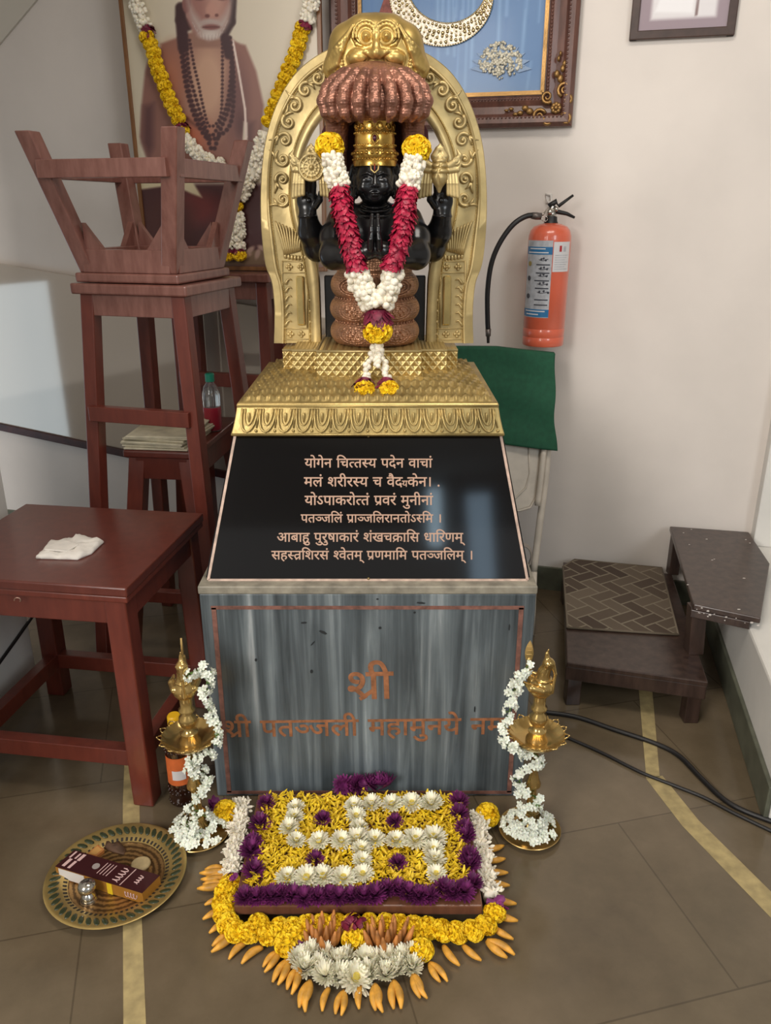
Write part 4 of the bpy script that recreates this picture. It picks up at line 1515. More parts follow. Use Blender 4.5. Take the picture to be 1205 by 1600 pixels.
def petal_section(path, r, n, size):
    b = MB()
    P = path_pts(path, 40)
    for k in range(n):
        f = (k + random.random()) / n * 38.9
        i = int(f)
        c = P[i].lerp(P[i + 1], f - i)
        t_ = (P[i + 1] - P[i]).normalized()
        B = basis(t_, random.uniform(0, 6.28))
        d, e = B.col[0].copy(), B.col[1].copy()
        x = (d * 0.8 + t_ * random.uniform(0.3, 0.9) + e * random.uniform(-0.3, 0.3)).normalized()
        y = t_.cross(x).normalized()
        M3 = Matrix((x, y, x.cross(y))).transposed()
        s_ = size * random.uniform(0.8, 1.2)
        petal(b, c + d * r * 0.55, M3, s_ * 1.2, s_, s_ * random.uniform(-0.1, 0.4), s_ * 0.3)
    b.tube(P, r * 0.62, 8)
    return b


def placed(mb, c, n=(0, 0, 1), spin=0.0):
    M3 = basis(n, spin)
    o = MB()
    return o.merge(mb, Matrix.Translation(Vector(c)) @ M3.to_4x4())


# ---- the statue's garland
gl = thing('garland', tuple(at(590, 517, 1.97)), 'flower garland of marigolds, white buds and crimson petals hanging on the black statue', 'garland')
for x, y, Y in ((515, 229, 2.02), (651, 233, 2.02)):
    placed(marigold_mb(0.034, 0.78, 200), at(x, y, Y), (0, -0.7, 0.7)).build('marigold', M_mari, gl, smooth=False, fix=False)
SL = [(517, 243, 2.01), (524, 270, 2.0), (531, 293, 1.995)]
SR = [(650, 247, 2.01), (643, 272, 2.0), (637, 293, 1.995)]
px3 = lambda L: [at(*p) for p in L]
bud_section(px3(SL), 0.021, 150, 0.0068).build('white_buds', M_bud, gl, smooth=True)
bud_section(px3(SR), 0.021, 150, 0.0068).build('white_buds', M_bud, gl, smooth=True)
petal_section(px3([(529, 290, 1.99), (536, 330, 1.975), (546, 372, 1.965), (557, 418, 1.965)]), 0.027, 480, 0.0145).build('crimson_petals', M_rose, gl, smooth=True, fix=False)
petal_section(px3([(638, 290, 1.99), (633, 335, 1.975), (625, 378, 1.965), (612, 416, 1.965)]), 0.027, 480, 0.0145).build('crimson_petals', M_rose, gl, smooth=True, fix=False)
bud_section(px3([(556, 424, 1.972), (567, 452, 1.968), (584, 478, 1.962)]), 0.024, 120, 0.0088, 1.1).build('white_buds', M_bud, gl, smooth=True)
bud_section(px3([(616, 420, 1.972), (608, 450, 1.968), (597, 478, 1.962)]), 0.022, 120, 0.0088, 1.1).build('white_buds', M_bud, gl, smooth=True)
petal_section(px3([(590, 484, 1.962), (590, 494, 1.962), (590, 503, 1.962)]), 0.034, 70, 0.02).build('crimson_petals', M_maroon, gl, smooth=True, fix=False)
placed(marigold_mb(0.036, 0.78, 240), at(590, 517, 1.955), (0, -0.2, 0.97)).build('marigold', M_mari, gl, fix=False)
b = MB()
for (xs, ys) in (((588, 582, 575, 572), (536, 552, 572, 596)), ((591, 592, 590, 588), (536, 550, 562, 570)), ((592, 598, 603, 606), (536, 555, 575, 596))):
    P = path_pts([at(x, y, Y) for x, y, Y in zip(xs, ys, (1.965, 1.955, 1.935, 1.915))], 11)
    for p in P:
        for k in range(2):
            b.ball(p + Vector((random.uniform(-.006, .006), random.uniform(-.005, .003), random.uniform(-.003, .003))), 0.0072 * random.uniform(0.85, 1.1), 8, 6)
b.build('white_bud_tassel', M_bud, gl, smooth=True)
for x in (571, 605):
    petal_section(px3([(x, 592, 1.912), (x - 1, 600, 1.905), (x - 2, 606, 1.90)]), 0.022, 40, 0.018).build('purple_petals', M_maroon, gl, smooth=True, fix=False)
for x, y in ((570, 611), (608, 611)):
    p = at(x, y, 1.885)
    placed(marigold_mb(0.0275, 0.85, 200), p, (0, -0.4, 0.9)).build('marigold', M_mari, gl, fix=False)
# ================================================================== PICTURES
def vcol_mat(name, rough=0.35, coat=0.3):
    m = bpy.data.materials.new(name); t = NT(m)
    a = t.n('ShaderNodeAttribute'); a.attribute_name = 'print_colour'
    t.l(a.outputs['Color'], t.b.inputs['Base Color'])
    t.b.inputs['Roughness'].default_value = rough
    t.b.inputs['Coat Weight'].default_value = coat
    t.b.inputs['Coat Roughness'].default_value = 0.1
    return m


def picture(name, corner, ux, uz, nx, nz, paint, m, parent):
    """flat print: corner = lower left, ux / uz full edge vectors, paint(u, v) arrays -> rgb 0..255"""
    u, v = np.meshgrid(np.linspace(0, 1, nx + 1), np.linspace(0, 1, nz + 1))
    C, A, B = (np.array(Vector(q)) for q in (corner, ux, uz))
    P = C + u[..., None] * A + v[..., None] * B
    me = bpy.data.meshes.new(name)
    idx = np.arange((nx + 1) * (nz + 1)).reshape(nz + 1, nx + 1)
    F = np.stack([idx[:-1, :-1], idx[:-1, 1:], idx[1:, 1:], idx[1:, :-1]], -1).reshape(-1, 4)
    me.from_pydata(P.reshape(-1, 3).tolist(), [], F.tolist())
    rgb = np.clip(paint(u, v), 0, 255) / 255.0
    rgb = np.where(rgb <= 0.04045, rgb / 12.92, ((rgb + 0.055) / 1.055) ** 2.4)
    at_ = me.color_attributes.new('print_colour', 'FLOAT_COLOR', 'POINT')
    at_.data.foreach_set('color', np.concatenate([rgb, np.ones(rgb.shape[:2] + (1,))], -1).reshape(-1).astype(np.float32))
    me.materials.append(m)
    o = bpy.data.objects.new(name, me); COL.objects.link(o)
    attach(o, parent)
    return o


class Paint:                           # little raster painter for what is printed on a picture
    def __init__(s, X, Y, bg):
        s.X, s.Y = X, Y
        s.c = np.zeros(X.shape + (3,)) + np.array(bg, float)

    def mix(s, a, col):
        a = np.clip(a, 0, 1)[..., None]
        s.c = s.c * (1 - a) + np.array(col, float) * a

    def poly(s, pts, col, soft=2.0, al=1.0):
        pts = np.array(pts, float)
        ins = np.zeros(s.X.shape, bool)
        dist = np.full(s.X.shape, 1e9)
        for (x0, y0), (x1, y1) in zip(pts, np.roll(pts, -1, 0)):
            if y0 != y1:
                cr = ((y0 > s.Y) != (y1 > s.Y)) & (s.X < (x1 - x0) * (s.Y - y0) / (y1 - y0) + x0)
                ins ^= cr
            dx, dy = x1 - x0, y1 - y0
            h = np.clip(((s.X - x0) * dx + (s.Y - y0) * dy) / max(dx * dx + dy * dy, 1e-9), 0, 1)
            dist = np.minimum(dist, np.hypot(s.X - x0 - h * dx, s.Y - y0 - h * dy))
        d = np.where(ins, dist, -dist)
        s.mix((d / soft + 0.5) * al, col)

    def ell(s, x, y, rx, ry, col, soft=0.2, al=1.0, rot=0.0):
        dx, dy = s.X - x, s.Y - y
        c, q = math.cos(rot), math.sin(rot)
        d = np.hypot((dx * c + dy * q) / rx, (-dx * q + dy * c) / ry)
        s.mix(((1 - d) / soft + 0.5) * al, col)

    def line(s, pts, w, col, soft=1.2, al=1.0):
        for (x0, y0), (x1, y1) in zip(pts[:-1], pts[1:]):
            dx, dy = x1 - x0, y1 - y0
            h = np.clip(((s.X - x0) * dx + (s.Y - y0) * dy) / max(dx * dx + dy * dy, 1e-9), 0, 1)
            d = np.hypot(s.X - x0 - h * dx, s.Y - y0 - h * dy)
            s.mix(((w - d) / soft + 0.5) * al, col)


# ---- garlanded portrait standing on the tall stool
def pq(x, y, Yl=3.06):                 # on the portrait's slightly turned plane
    return hit(x, y, Vector((-0.85, 3.10, 1.2)), (Matrix.Rotation(math.radians(-11), 3, 'Z') @ Vector((0, -1, 0))))
BL, BR, TLp = pq(231, 413), pq(509, 413), pq(193, -2)
uxp = Vector((math.cos(math.radians(-11)), math.sin(math.radians(-11)), 0))
PWid = (BR - BL).length
PH = 1.02
PZ0 = 1.199
PB = Vector((BL.x, BL.y, PZ0))
pt = thing('portrait', (PB.x + uxp.x * PWid / 2, PB.y + uxp.y * PWid / 2, PZ0), 'large framed photo of a bare-chested bearded old man with bead strings behind the stools', 'picture')
pn = Vector((uxp.y, -uxp.x, 0)).normalized()
if pn.y > 0: pn = -pn
M_thin = wood('light_brown_frame', (104, 66, 34), (138, 92, 50), 0.4)
b = MB()
Zv = Vector((0, 0, 1))
b.hexa([PB - uxp * 0.004, PB + uxp * (PWid + 0.004), PB + uxp * (PWid + 0.004) - pn * 0.018, PB - uxp * 0.004 - pn * 0.018] + [p + Zv * PH for p in (PB - uxp * 0.004, PB + uxp * (PWid + 0.004), PB + uxp * (PWid + 0.004) - pn * 0.018, PB - uxp * 0.004 - pn * 0.018)])
b.build('backing', M_thin, pt)
for (a, c) in ((PB, PB + Zv * PH), (PB + uxp * PWid, PB + uxp * PWid + Zv * PH), (PB + Zv * 0.007, PB + uxp * PWid + Zv * 0.007), (PB + Zv * (PH - 0.007), PB + uxp * PWid + Zv * (PH - 0.007))):
    b = MB(); b.bar(a + pn * 0.004, c + pn * 0.004, 0.014, 0.012, pn)
    b.build('frame_bar', M_thin, pt, bevel=0.002)


def paint_man(u, v):
    P = np.array(PB)[None, None] + u[..., None] * np.array(uxp * PWid) + v[..., None] * np.array([0, 0, PH]) - np.array([0, 0, EYE])
    w = P[..., 1] * CT - P[..., 2] * ST
    X = 602.5 + FPX * P[..., 0] / w
    Y = 800 - FPX * (P[..., 1] * ST + P[..., 2] * CT) / w
    p = Paint(X, Y, (212, 200, 180))
    p.mix((300 - X) / 160 * 0.5, (200, 190, 160))
    p.mix((Y - 330) / 60, (120, 92, 82))
    skin, dark, lit = (142, 100, 90), (98, 66, 66), (196, 156, 132)
    # cloth and legs
    p.poly([(215, 290), (440, 290), (450, 420), (215, 420)], (74, 42, 44), 8)
    p.ell(300, 330, 45, 26, (112, 52, 52), 0.8); p.ell(262, 350, 40, 40, (86, 52, 50), 0.8)
    p.poly([(212, 285), (300, 285), (316, 312), (300, 306), (270, 292), (212, 300)], (208, 194, 160), 4)
    # arms
    p.poly([(236, 70), (225, 110), (219, 170), (217, 215), (228, 250), (262, 268), (300, 262), (286, 180), (258, 74)], skin, 5)
    p.poly([(362, 62), (385, 68), (402, 110), (414, 165), (410, 220), (392, 262), (350, 268), (372, 170)], skin, 5)
    p.poly([(222, 165), (240, 160), (240, 230), (232, 250), (220, 225)], dark, 10, 0.8)
    p.poly([(384, 190), (400, 190), (398, 240), (382, 258)], dark, 10, 0.7)
    # torso
    p.poly([(250, 66), (276, 56), (296, 48), (352, 50), (374, 66), (384, 100), (386, 170), (380, 240), (350, 262), (290, 262), (268, 200), (250, 120)], skin, 5)
    p.ell(325, 130, 34, 76, lit, 0.9, 0.95)
    p.ell(268, 120, 22, 50, (170, 112, 90), 0.9, 0.8)
    p.ell(372, 160, 18, 60, (116, 80, 78), 0.9, 0.8)
    p.ell(300, 215, 32, 30, (178, 104, 80), 0.9, 0.7)
    p.ell(378, 195, 9, 22, dark, 0.9, 0.8)
    p.line([(276, 178), (292, 186), (310, 200)], 3, (112, 70, 62), 4, 0.7)
    p.poly([(382, 190), (388, 192), (388, 224), (380, 222)], (214, 202, 182), 3)
    # neck, head
    p.poly([(300, 30), (352, 30), (352, 72), (300, 72)], (150, 112, 98), 6)
    p.line([(282, 8), (282, 28), (293, 36)], 9, (66, 44, 46), 4); p.line([(362, -10), (360, 30), (350, 48)], 9, (66, 46, 48), 4)
    p.ell(325, 6, 36, 52, (158, 112, 104), 0.15)
    p.ell(338, -2, 17, 40, (186, 142, 128), 0.9, 0.8)
    p.ell(291, 2, 7, 14, (136, 92, 88), 0.3)
    p.poly([(292, -8), (298, 26), (308, 46), (326, 59), (346, 52), (358, 30), (363, -6), (352, 18), (342, 30), (314, 30), (302, 14)], (186, 168, 160), 12, 0.9)
    p.poly([(309, 33), (318, 27), (329, 25), (342, 28), (349, 36), (338, 33), (318, 33)], (182, 164, 158), 5, 0.8)
    p.ell(329, 52, 18, 7, (206, 192, 184), 0.8, 0.8)
    for q in range(26):
        a = 0.3 + q * 0.1
        p.line([(328 - 30 * math.cos(a), 18 + 34 * math.sin(a)), (328 - 26 * math.cos(a), 24 + 36 * math.sin(a))], 0.5, (214, 202, 194) if q % 2 else (160, 140, 134), 1.0, 0.5)
    p.ell(330, 39, 14, 4.5, (136, 88, 84), 0.6); p.line([(317, 39), (343, 39)], 0.9, (98, 60, 60))
    p.ell(331, 12, 9, 12, (190, 142, 128), 0.5); p.ell(324, 21, 4, 3, (112, 70, 68), 0.6); p.ell(339, 20, 3, 2.6, (118, 76, 72), 0.6)
    p.ell(312, -8, 9, 4, (86, 56, 56), 0.7); p.ell(348, -8, 8, 4, (86, 56, 56), 0.7)
    p.line([(299, -18), (320, -18)], 2.6, (130, 116, 112)); p.line([(340, -18), (358, -18)], 2.6, (130, 116, 112))
    p.poly([(285, -30), (300, -62), (325, -70), (352, -62), (366, -28), (352, -34), (325, -40), (300, -34)], (120, 112, 112), 5)
    # thread and bead strings
    p.line([(365, 62), (374, 110), (384, 170), (386, 215), (378, 245)], 1.7, (226, 206, 196))
    bead = (72, 46, 50)
    for L, r in (([(284, 60), (290, 110), (300, 160), (320, 205), (333, 236), (344, 206), (360, 160), (364, 100), (356, 58)], 3.6),
                 ([(290, 52), (295, 110), (308, 160), (318, 190), (330, 214), (346, 188), (358, 150), (362, 90), (352, 52)], 3.2),
                 ([(296, 60), (303, 100), (310, 130), (316, 160), (326, 196), (338, 194), (346, 176), (348, 130), (348, 60)], 2.6),
                 ([(280, 56), (288, 120), (298, 165), (312, 200), (326, 218), (342, 214), (362, 190), (366, 120), (360, 56)], 3.6)):
        S_ = smooth_loop(L, 46)
        for x, y in S_:
            p.ell(x, y, r, r, bead, 0.5)
    p.line([(283, 36), (286, 72)], 9, (70, 46, 50), 4); p.line([(352, 56), (358, 84)], 7, (70, 46, 50), 4)
    # seat edge, papers
    p.poly([(215, 396), (520, 396), (520, 420), (215, 420)], (122, 100, 80), 4)
    for x, y in ((392, 396), (404, 402), (412, 393), (420, 404), (386, 405)):
        p.ell(x, y, 9, 4, (168, 140, 128), 0.6, 0.9, x)
    return p.c


picture('print', PB + pn * 0.0035 + uxp * 0.006 + Zv * 0.013, uxp * (PWid - 0.012), Zv * (PH - 0.026), 230, 330, paint_man, vcol_mat('portrait_print', 0.3, 0.15), pt)

# garland hanging on the portrait
pg = thing('garland', tuple(pq(362, 395) + pn * 0.03), 'garland of yellow marigolds and white buds hanging over the portrait of the old man', 'garland')
def po(x, y, o=0.028): return hit(x, y, PB + pn * o, pn)
bud_section([po(197, -60), po(212, 0), po(222, 28), po(227, 44)], 0.021, 150, 0.007).build('white_buds', M_bud, pg, smooth=True)
petal_section([po(226, 42), po(229, 47), po(231, 51)], 0.026, 26, 0.016).build('maroon_petals', M_maroon, pg, smooth=True, fix=False)
mk = marigold_mb(0.0265, 0.66, 130)
mset = [(229, 57), (235, 69), (240, 83), (243, 97), (247, 110), (252, 121), (257, 135), (262, 149), (267, 161), (273, 173), (279, 186), (285, 206)]
for k, (x, y) in enumerate(mset):
    d = Vector((0.42, 0, -0.9))
    placed(mk, po(x, y), d, k).build('marigold', M_mari, pg, fix=False)
petal_section([po(279, 194), po(281, 197), po(283, 200)], 0.025, 22, 0.016).build('maroon_petals', M_maroon, pg, smooth=True, fix=False)
bud_section([po(288, 214), po(300, 232), po(320, 250), po(345, 258), po(352, 255)], 0.022, 150, 0.007).build('white_buds', M_bud, pg, smooth=True)
bud_section([po(496, -40), po(488, 0), po(480, 34)], 0.021, 130, 0.007).build('white_buds', M_bud, pg, smooth=True)
petal_section([po(479, 32), po(478, 35), po(477, 38)], 0.026, 26, 0.016).build('maroon_petals', M_maroon, pg, smooth=True, fix=False)
for k, (x, y) in enumerate(((473, 44), (469, 57), (466, 70), (462, 83), (457, 96), (451, 109), (446, 122), (441, 136), (435, 149), (430, 163), (425, 176), (420, 190))):
    placed(mk, po(x, y), Vector((-0.35, 0, -0.93)), k).build('marigold', M_mari, pg, fix=False)
bud_section([po(414, 205), po(402, 250), po(388, 285), po(374, 310)], 0.021, 190, 0.007).build('white_buds', M_bud, pg, smooth=True)
placed(mk, po(369, 322), (0, -0.3, 0.95)).build('marigold', M_mari, pg, fix=False)
petal_section([po(372, 312), po(371, 314), po(370, 317)], 0.024, 20, 0.016).build('maroon_petals', M_maroon, pg, smooth=True, fix=False)
for dx in (0, 16):
    bud_section([po(361 + dx * 0.7, 332), po(359 + dx, 358), po(357 + dx * 1.05, 388)], 0.0165, 80, 0.0065).build('white_buds', M_bud, pg, smooth=True)
    petal_section([po(356 + dx, 387), po(356 + dx, 389), po(356 + dx, 391)], 0.019, 20, 0.015).build('maroon_petals', M_maroon, pg, smooth=True, fix=False)
    placed(mk, po(356 + dx * 1.15, 399), (0, -0.3, 0.95)).build('marigold', M_mari, pg, fix=False)

# ---- ornate framed blue picture on the back wall
OFF = 0.05
fl, frr = onwall(514, 100, OFF), onwall(900, 100, OFF)
s_l, s_r = wall_s(fl), wall_s(frr)
zb_f = onwall(893, 196, OFF).z
zt_f = zb_f + 0.78
of = thing('picture', tuple(wall((s_l + s_r) / 2, zb_f, 0.001)), 'blue picture with a silver crescent and lotus in an ornate carved brown frame', 'picture')
M_carv = wood('carved_brown_frame', (74, 46, 40), (116, 76, 64), 0.38)
M_gilt = gold('antique_gilt', (166, 128, 78), 0.42, 0.4, 160, 0.75)
fw = 0.105
fprof = [(0.0, 0.0), (0.0, 0.035), (0.012, 0.05), (0.03, 0.046), (0.04, 0.034), (0.062, 0.028), (0.078, 0.034), (0.088, 0.030), (0.092, 0.018), (fw, 0.016), (fw, 0.0)]
def frpt(cx, cz, o):                   # inset corner ring
    return wall(cx, cz, 0.001 + o)
rows = []
for g, o in fprof:
    rows.append([frpt(s_l + g, zb_f + g, o), frpt(s_r - g, zb_f + g, o), frpt(s_r - g, zt_f - g, o), frpt(s_l + g, zt_f - g, o)])
b = MB(); b.rings(rows, False); b.build('frame', M_carv, of)
b = MB()
g = fw - 0.004
for (a, c) in (((s_l + g, zb_f + g), (s_r - g, zb_f + g)), ((s_r - g, zb_f + g), (s_r - g, zt_f - g)), ((s_l + g, zb_f + g), (s_l + g, zt_f - g))):
    b.bar(wall(a[0], a[1], 0.02), wall(c[0], c[1], 0.02), 0.012, 0.008, -VX)
b.build('gilt_liner', M_gilt, of)
for g in (0.028, 0.083):
    b = MB()
    n = 60
    for k in range(n):
        for (a, c) in (((s_l + g, zb_f + g), (s_r - g, zb_f + g)), ((s_r - g, zb_f + g), (s_r - g, zt_f - g)), ((s_l + g, zb_f + g), (s_l + g, zt_f - g))):
            q = (k + 0.5) / n
            b.ball(wall(a[0] + (c[0] - a[0]) * q, a[1] + (c[1] - a[1]) * q, 0.048 if g < 0.05 else 0.035), (0.0042, 0.0035, 0.0042), 5, 4)
    b.build('beading', M_carv, of, smooth=True)
def corner_orn(sx, cs, cz):
    b = MB()
    W = lambda a, c, o=0.044: wall(cs + sx * a, cz + c, o)
    for k in range(8):
        a = k * PI / 4
        b.ball(W(0.052 + 0.011 * math.cos(a), 0.052 + 0.011 * math.sin(a)), (0.0075, 0.006, 0.0075), 8, 6)
    b.ball(W(0.052, 0.052, 0.05), 0.007, 8, 6)
    def sp(c0, r, a0, dirn, turns=1.5, th=0.006):
        pts = [W(c0[0] + r * (1 - k / 22) * math.cos(a0 + dirn * k * turns * 2 * PI / 18), c0[1] + r * (1 - k / 22) * math.sin(a0 + dirn * k * turns * 2 * PI / 18)) for k in range(18)]
        b.tube(pts, [th * (1 - 0.5 * k / 18) for k in range(18)], 6)
    sp((0.030, 0.105), 0.022, -1.2, 1); sp((0.105, 0.030), 0.022, 2.8, -1)
    sp((0.082, 0.085), 0.019, -2.4, 1); sp((0.020, 0.02), 0.018, 0.6, 1); sp((0.075, 0.018), 0.015, 0.6, -1); sp((0.018, 0.075), 0.015, 0.9, 1)
    for k in range(6):
        q = k / 5
        b.ball(W(0.045 + 0.012 * math.sin(q * 9), 0.135 + 0.07 * q), (0.010 - 0.006 * q, 0.007, 0.012 - 0.004 * q), 8, 6)
        b.ball(W(0.135 + 0.075 * q, 0.045 + 0.010 * math.sin(q * 9)), (0.012 - 0.004 * q, 0.007, 0.010 - 0.006 * q), 8, 6)
    b.build('corner_ornament', M_gilt, of, smooth=True)
corner_orn(-1, s_r, zb_f)
corner_orn(1, s_l, zb_f)
def paint_blue(u, v):
    X, Y = u * 100, v * 100
    p = Paint(X, Y, (84, 122, 168))
    r_ = np.random.default_rng(3)
    for k in range(60):
        x = r_.uniform(0, 100); w = r_.uniform(0.2, 0.7); y0, y1 = sorted(r_.uniform(0, 100, 2))
        p.line([(x, y0), (x + r_.uniform(-2, 2), y1)], w, (150, 186, 220) if k % 2 else (74, 112, 166), 1.6, 0.5)
    p.mix((14 - Y) / 14 * 0.3, (150, 170, 200))
    return p.c
g = fw
i0, i1 = s_l + g, s_r - g
picture('print', wall(i0, zb_f + g, 0.014), UX * (i1 - i0), Zv * (zt_f - zb_f - 2 * g), 120, 120, paint_blue, vcol_mat('blue_print', 0.45, 0.1), of)
OW = lambda x, y, o=0.017: onwall(x, y, o)
# silver crescent set with stones
M_silver = mat('silver_sequins', (172, 162, 146), 0.3, 0.75, var=0.2, scale=160, bump=0.6, bscale=220)
n = 40
outer = [OW(690 + 81 * math.cos(a), -7 + 80 * math.sin(a)) for a in np.linspace(-0.35, PI + 0.5, n)]
inner = [OW(700 + 62 * math.cos(a), -24 + 60 * math.sin(a)) for a in np.linspace(-0.20, PI + 0.42, n)]
b = MB()
b.rings([outer, [p - VX * 0.004 for p in outer], [p - VX * 0.004 for p in inner], inner], False, False)
b.build('crescent', M_silver, of)
b = MB()
rr_ = random.Random(5)
for k in range(n - 1):
    for w in (0.02, 0.98):
        for h in (0.0, 0.5):
            b.ball(outer[k].lerp(outer[k + 1], h).lerp(inner[k].lerp(inner[k + 1], h), w) - VX * 0.005, 0.003, 6, 4)
    for w in (0.2, 0.4, 0.6, 0.8):
        b.ball(outer[k].lerp(inner[k], w + rr_.uniform(-.07, .07)) - VX * 0.005, rr_.uniform(0.003, 0.0065), 6, 4)
b.build('sequin_beads', gold('sequin_gold', (206, 186, 140), 0.25, 0.1), of, smooth=True)
# red triangle and lotus
b = MB(); b.prism([OW(604, -12), OW(589, 32), OW(622, 34)], -VX * 0.003); b.build('red_triangle', mat('brick_red_print', (134, 74, 66), 0.6, var=0.15, scale=60), of)
b = MB()
for row, (n_, L, a0, a1, o) in enumerate(((11, 46, 0.05, PI - 0.05, 0.0), (9, 38, 0.2, PI - 0.2, 0.002))):
    for k in range(n_):
        a = a0 + (a1 - a0) * k / (n_ - 1)
        c = OW(783, 104)
        tip = OW(783 + L * 1.05 * math.cos(a), 104 - L * math.sin(a) * 0.98 + 6)
        d = tip - c
        sd = d.cross(VX).normalized() * d.length * 0.13
        b.prism([p - VX * (0.0005 + o) for p in (c + d * 0.2, c + d * 0.6 + sd, tip, c + d * 0.6 - sd)], -VX * 0.001)
b.build('lotus_petals', mat('pale_blue_petals', (138, 160, 190), 0.6), of)
b = MB()
for k in range(270):
    a = rr_.uniform(0, 2 * PI); q = math.sqrt(rr_.random())
    x, y = 783 + 34 * q * math.cos(a), 90 + 26 * q * math.sin(a) + abs(q * math.cos(a)) * 8
    b.ball(OW(x, y, 0.019 + 0.004 * (1 - q)), rr_.uniform(0.0035, 0.006), 6, 4)
for k in range(8):
    b.ball(OW(781 + rr_.uniform(-4, 4), 112 + k * 1.6, 0.019), 0.0035, 6, 4)
b.build('lotus_beads', mat('cream_beads', (204, 198, 180), 0.35, 0.2, var=0.15, scale=90), of, smooth=True)

# ---- small dark framed picture, upper right
c0, c1 = onwall(983, 63, 0.02), onwall(1148, 55, 0.02)
sa, sb, zc = wall_s(c0), wall_s(c1), (c0.z + c1.z) / 2
sm = thing('picture', tuple(wall((sa + sb) / 2, zc, 0.001)), 'small dark-framed picture with a painted-in window reflection hanging at the upper right corner', 'picture')
M_dark = mat('dark_frame_wood', (70, 52, 46), 0.35, var=0.1, scale=30)
H2 = 0.30
for (p, q) in (((sa, zc), (sb, zc)), ((sa, zc), (sa, zc + H2)), ((sb, zc), (sb, zc + H2)), ((sa, zc + H2), (sb, zc + H2))):
    b = MB(); 
    hw = 0.0125
    if p[1] == q[1]: b.bar(wall(p[0] , p[1] + (hw if p[1] == zc else -hw), 0.011), wall(q[0], q[1] + (hw if p[1] == zc else -hw), 0.011), 2 * hw, 0.02, -VX)
    else: b.bar(wall(p[0] + (hw if p[0] == sa else -hw), p[1], 0.0112), wall(q[0] + (hw if p[0] == sa else -hw), q[1], 0.0112), 2 * hw, 0.02, -VX)
    b.build('frame_bar', M_dark, sm, bevel=0.003)
def paint_small(u, v):
    p = Paint(u * 100, v * 100, (168, 152, 160))
    p.poly([(14, 12), (86, 12), (86, 90), (14, 90)], (236, 232, 234), 4)  # bright areas: a window's reflection painted into the print
    p.poly([(18, 20), (60, 17), (60, 80), (30, 60)], (250, 248, 250), 3)
    p.line([(64, 15), (66, 60)], 1.5, (150, 130, 130)); p.line([(30, 40), (40, 60)], 1.5, (200, 160, 165))
    return p.c
picture('print', wall(sa + 0.022, zc + 0.022, 0.012), UX * (sb - sa - 0.044), Zv * (H2 - 0.044), 60, 60, paint_small, vcol_mat('reflection_print', 0.12, 0.6), sm)

# ---- fire extinguisher
EX = at(848, 538, 2.775)
ex = thing('fire_extinguisher', tuple(EX), 'orange-red fire extinguisher with black hose hanging on the back wall', 'fire extinguisher')
M_ext = mat('orange_red_enamel', (214, 100, 72), 0.3, var=0.04, scale=10, coat=0.5)
HB = at(850, 350, 2.775).z - EX.z
r = 0.0695
b = MB(); b.lathe([(0.0, 0.0), (r * 0.97, 0.0), (r, 0.003), (r, 0.028), (r * 0.985, 0.030), (r, 0.032), (r, 0.056), (r * 0.985, 0.058), (r, 0.060), (r, HB - 0.05), (r * 0.985, HB - 0.035), (r * 0.92, HB - 0.02), (r * 0.78, HB - 0.008), (r * 0.5, HB), (r * 0.34, HB + 0.002), (r * 0.30, HB + 0.004), (0, HB + 0.004)], EX, 48)
b.build('cylinder', M_ext, ex, smooth=True, angle=40)
def label_strip(name, a0, a1, zA, zB, m, off=0.0006, parent=ex, n=14):
    b = MB()
    R = r + off
    rows = [[EX + Vector((R * math.sin(a), -R * math.cos(a), z)) for a in np.linspace(a0, a1, n)] for z in (zA, zB)]
    rows2 = [[EX + Vector(((r - 0.0005) * math.sin(a), -(r - 0.0005) * math.cos(a), z)) for a in np.linspace(a0, a1, n)] for z in (zA, zB)]
    b.rings(rows, False, False)
    return b.build(name, m, parent, smooth=True)
def zy(y): return at(850, y, 2.705).z - EX.z
M_lw = mat('white_label', (214, 212, 214), 0.35)
M_lg = mat('grey_label', (176, 178, 184), 0.35, var=0.08, scale=60)
M_lb = mat('blue_label', (38, 110, 160), 0.35)
M_lk = mat('label_ink', (60, 62, 72), 0.5)
M_lr = mat('label_red', (176, 40, 46), 0.5)
L1 = label_strip('instruction_label', -1.5, -0.02, zy(497), zy(376), M_lg)
for (ya, yb, a0, a1, mm) in ((398, 386, -1.5, -0.02, M_lb), (496, 484, -1.5, -0.02, M_lb)):
    label_strip('blue_band', a0, a1, zy(ya), zy(yb), mm, 0.0010, L1)
for k, (ya, a0, a1) in enumerate(((395, -1.3, -0.2), (389, -1.2, -0.35), (414, -0.75, -0.1), (427, -0.75, -0.1), (439, -0.8, -0.1), (451, -0.75, -0.1), (469, -0.75, -0.1), (477, -0.75, -0.1), (487, -1.3, -0.2), (492, -1.2, -0.5))):
    label_strip('print_line', a0, a1, zy(ya + 0.9), zy(ya - 0.9), M_lw if k in (0, 1, 8, 9) else M_lk, 0.0014, L1, 8)
for (yc, w) in ((406, 0.10), (420, 0.14), (431, 0.14), (444, 0.16), (457, 0.2)):    # pictograms
    b = MB()
    for a, dz in ((-0.5, 0.002), (-0.5 + w, 0.004), (-0.5 + 2 * w, -0.001)):
        b.ball(EX + Vector(((r + 0.001) * math.sin(a), -(r + 0.001) * math.cos(a), zy(yc) + dz)), (0.004, 0.0016, 0.0035), 6, 5)
    b.tube([EX + Vector(((r + 0.001) * math.sin(a), -(r + 0.001) * math.cos(a), zy(yc) - 0.003 * math.sin(k))) for k, a in enumerate(np.linspace(-0.62, -0.3 + w, 5))], 0.001, 5)
    b.build('pictogram', M_lk, L1, smooth=True)
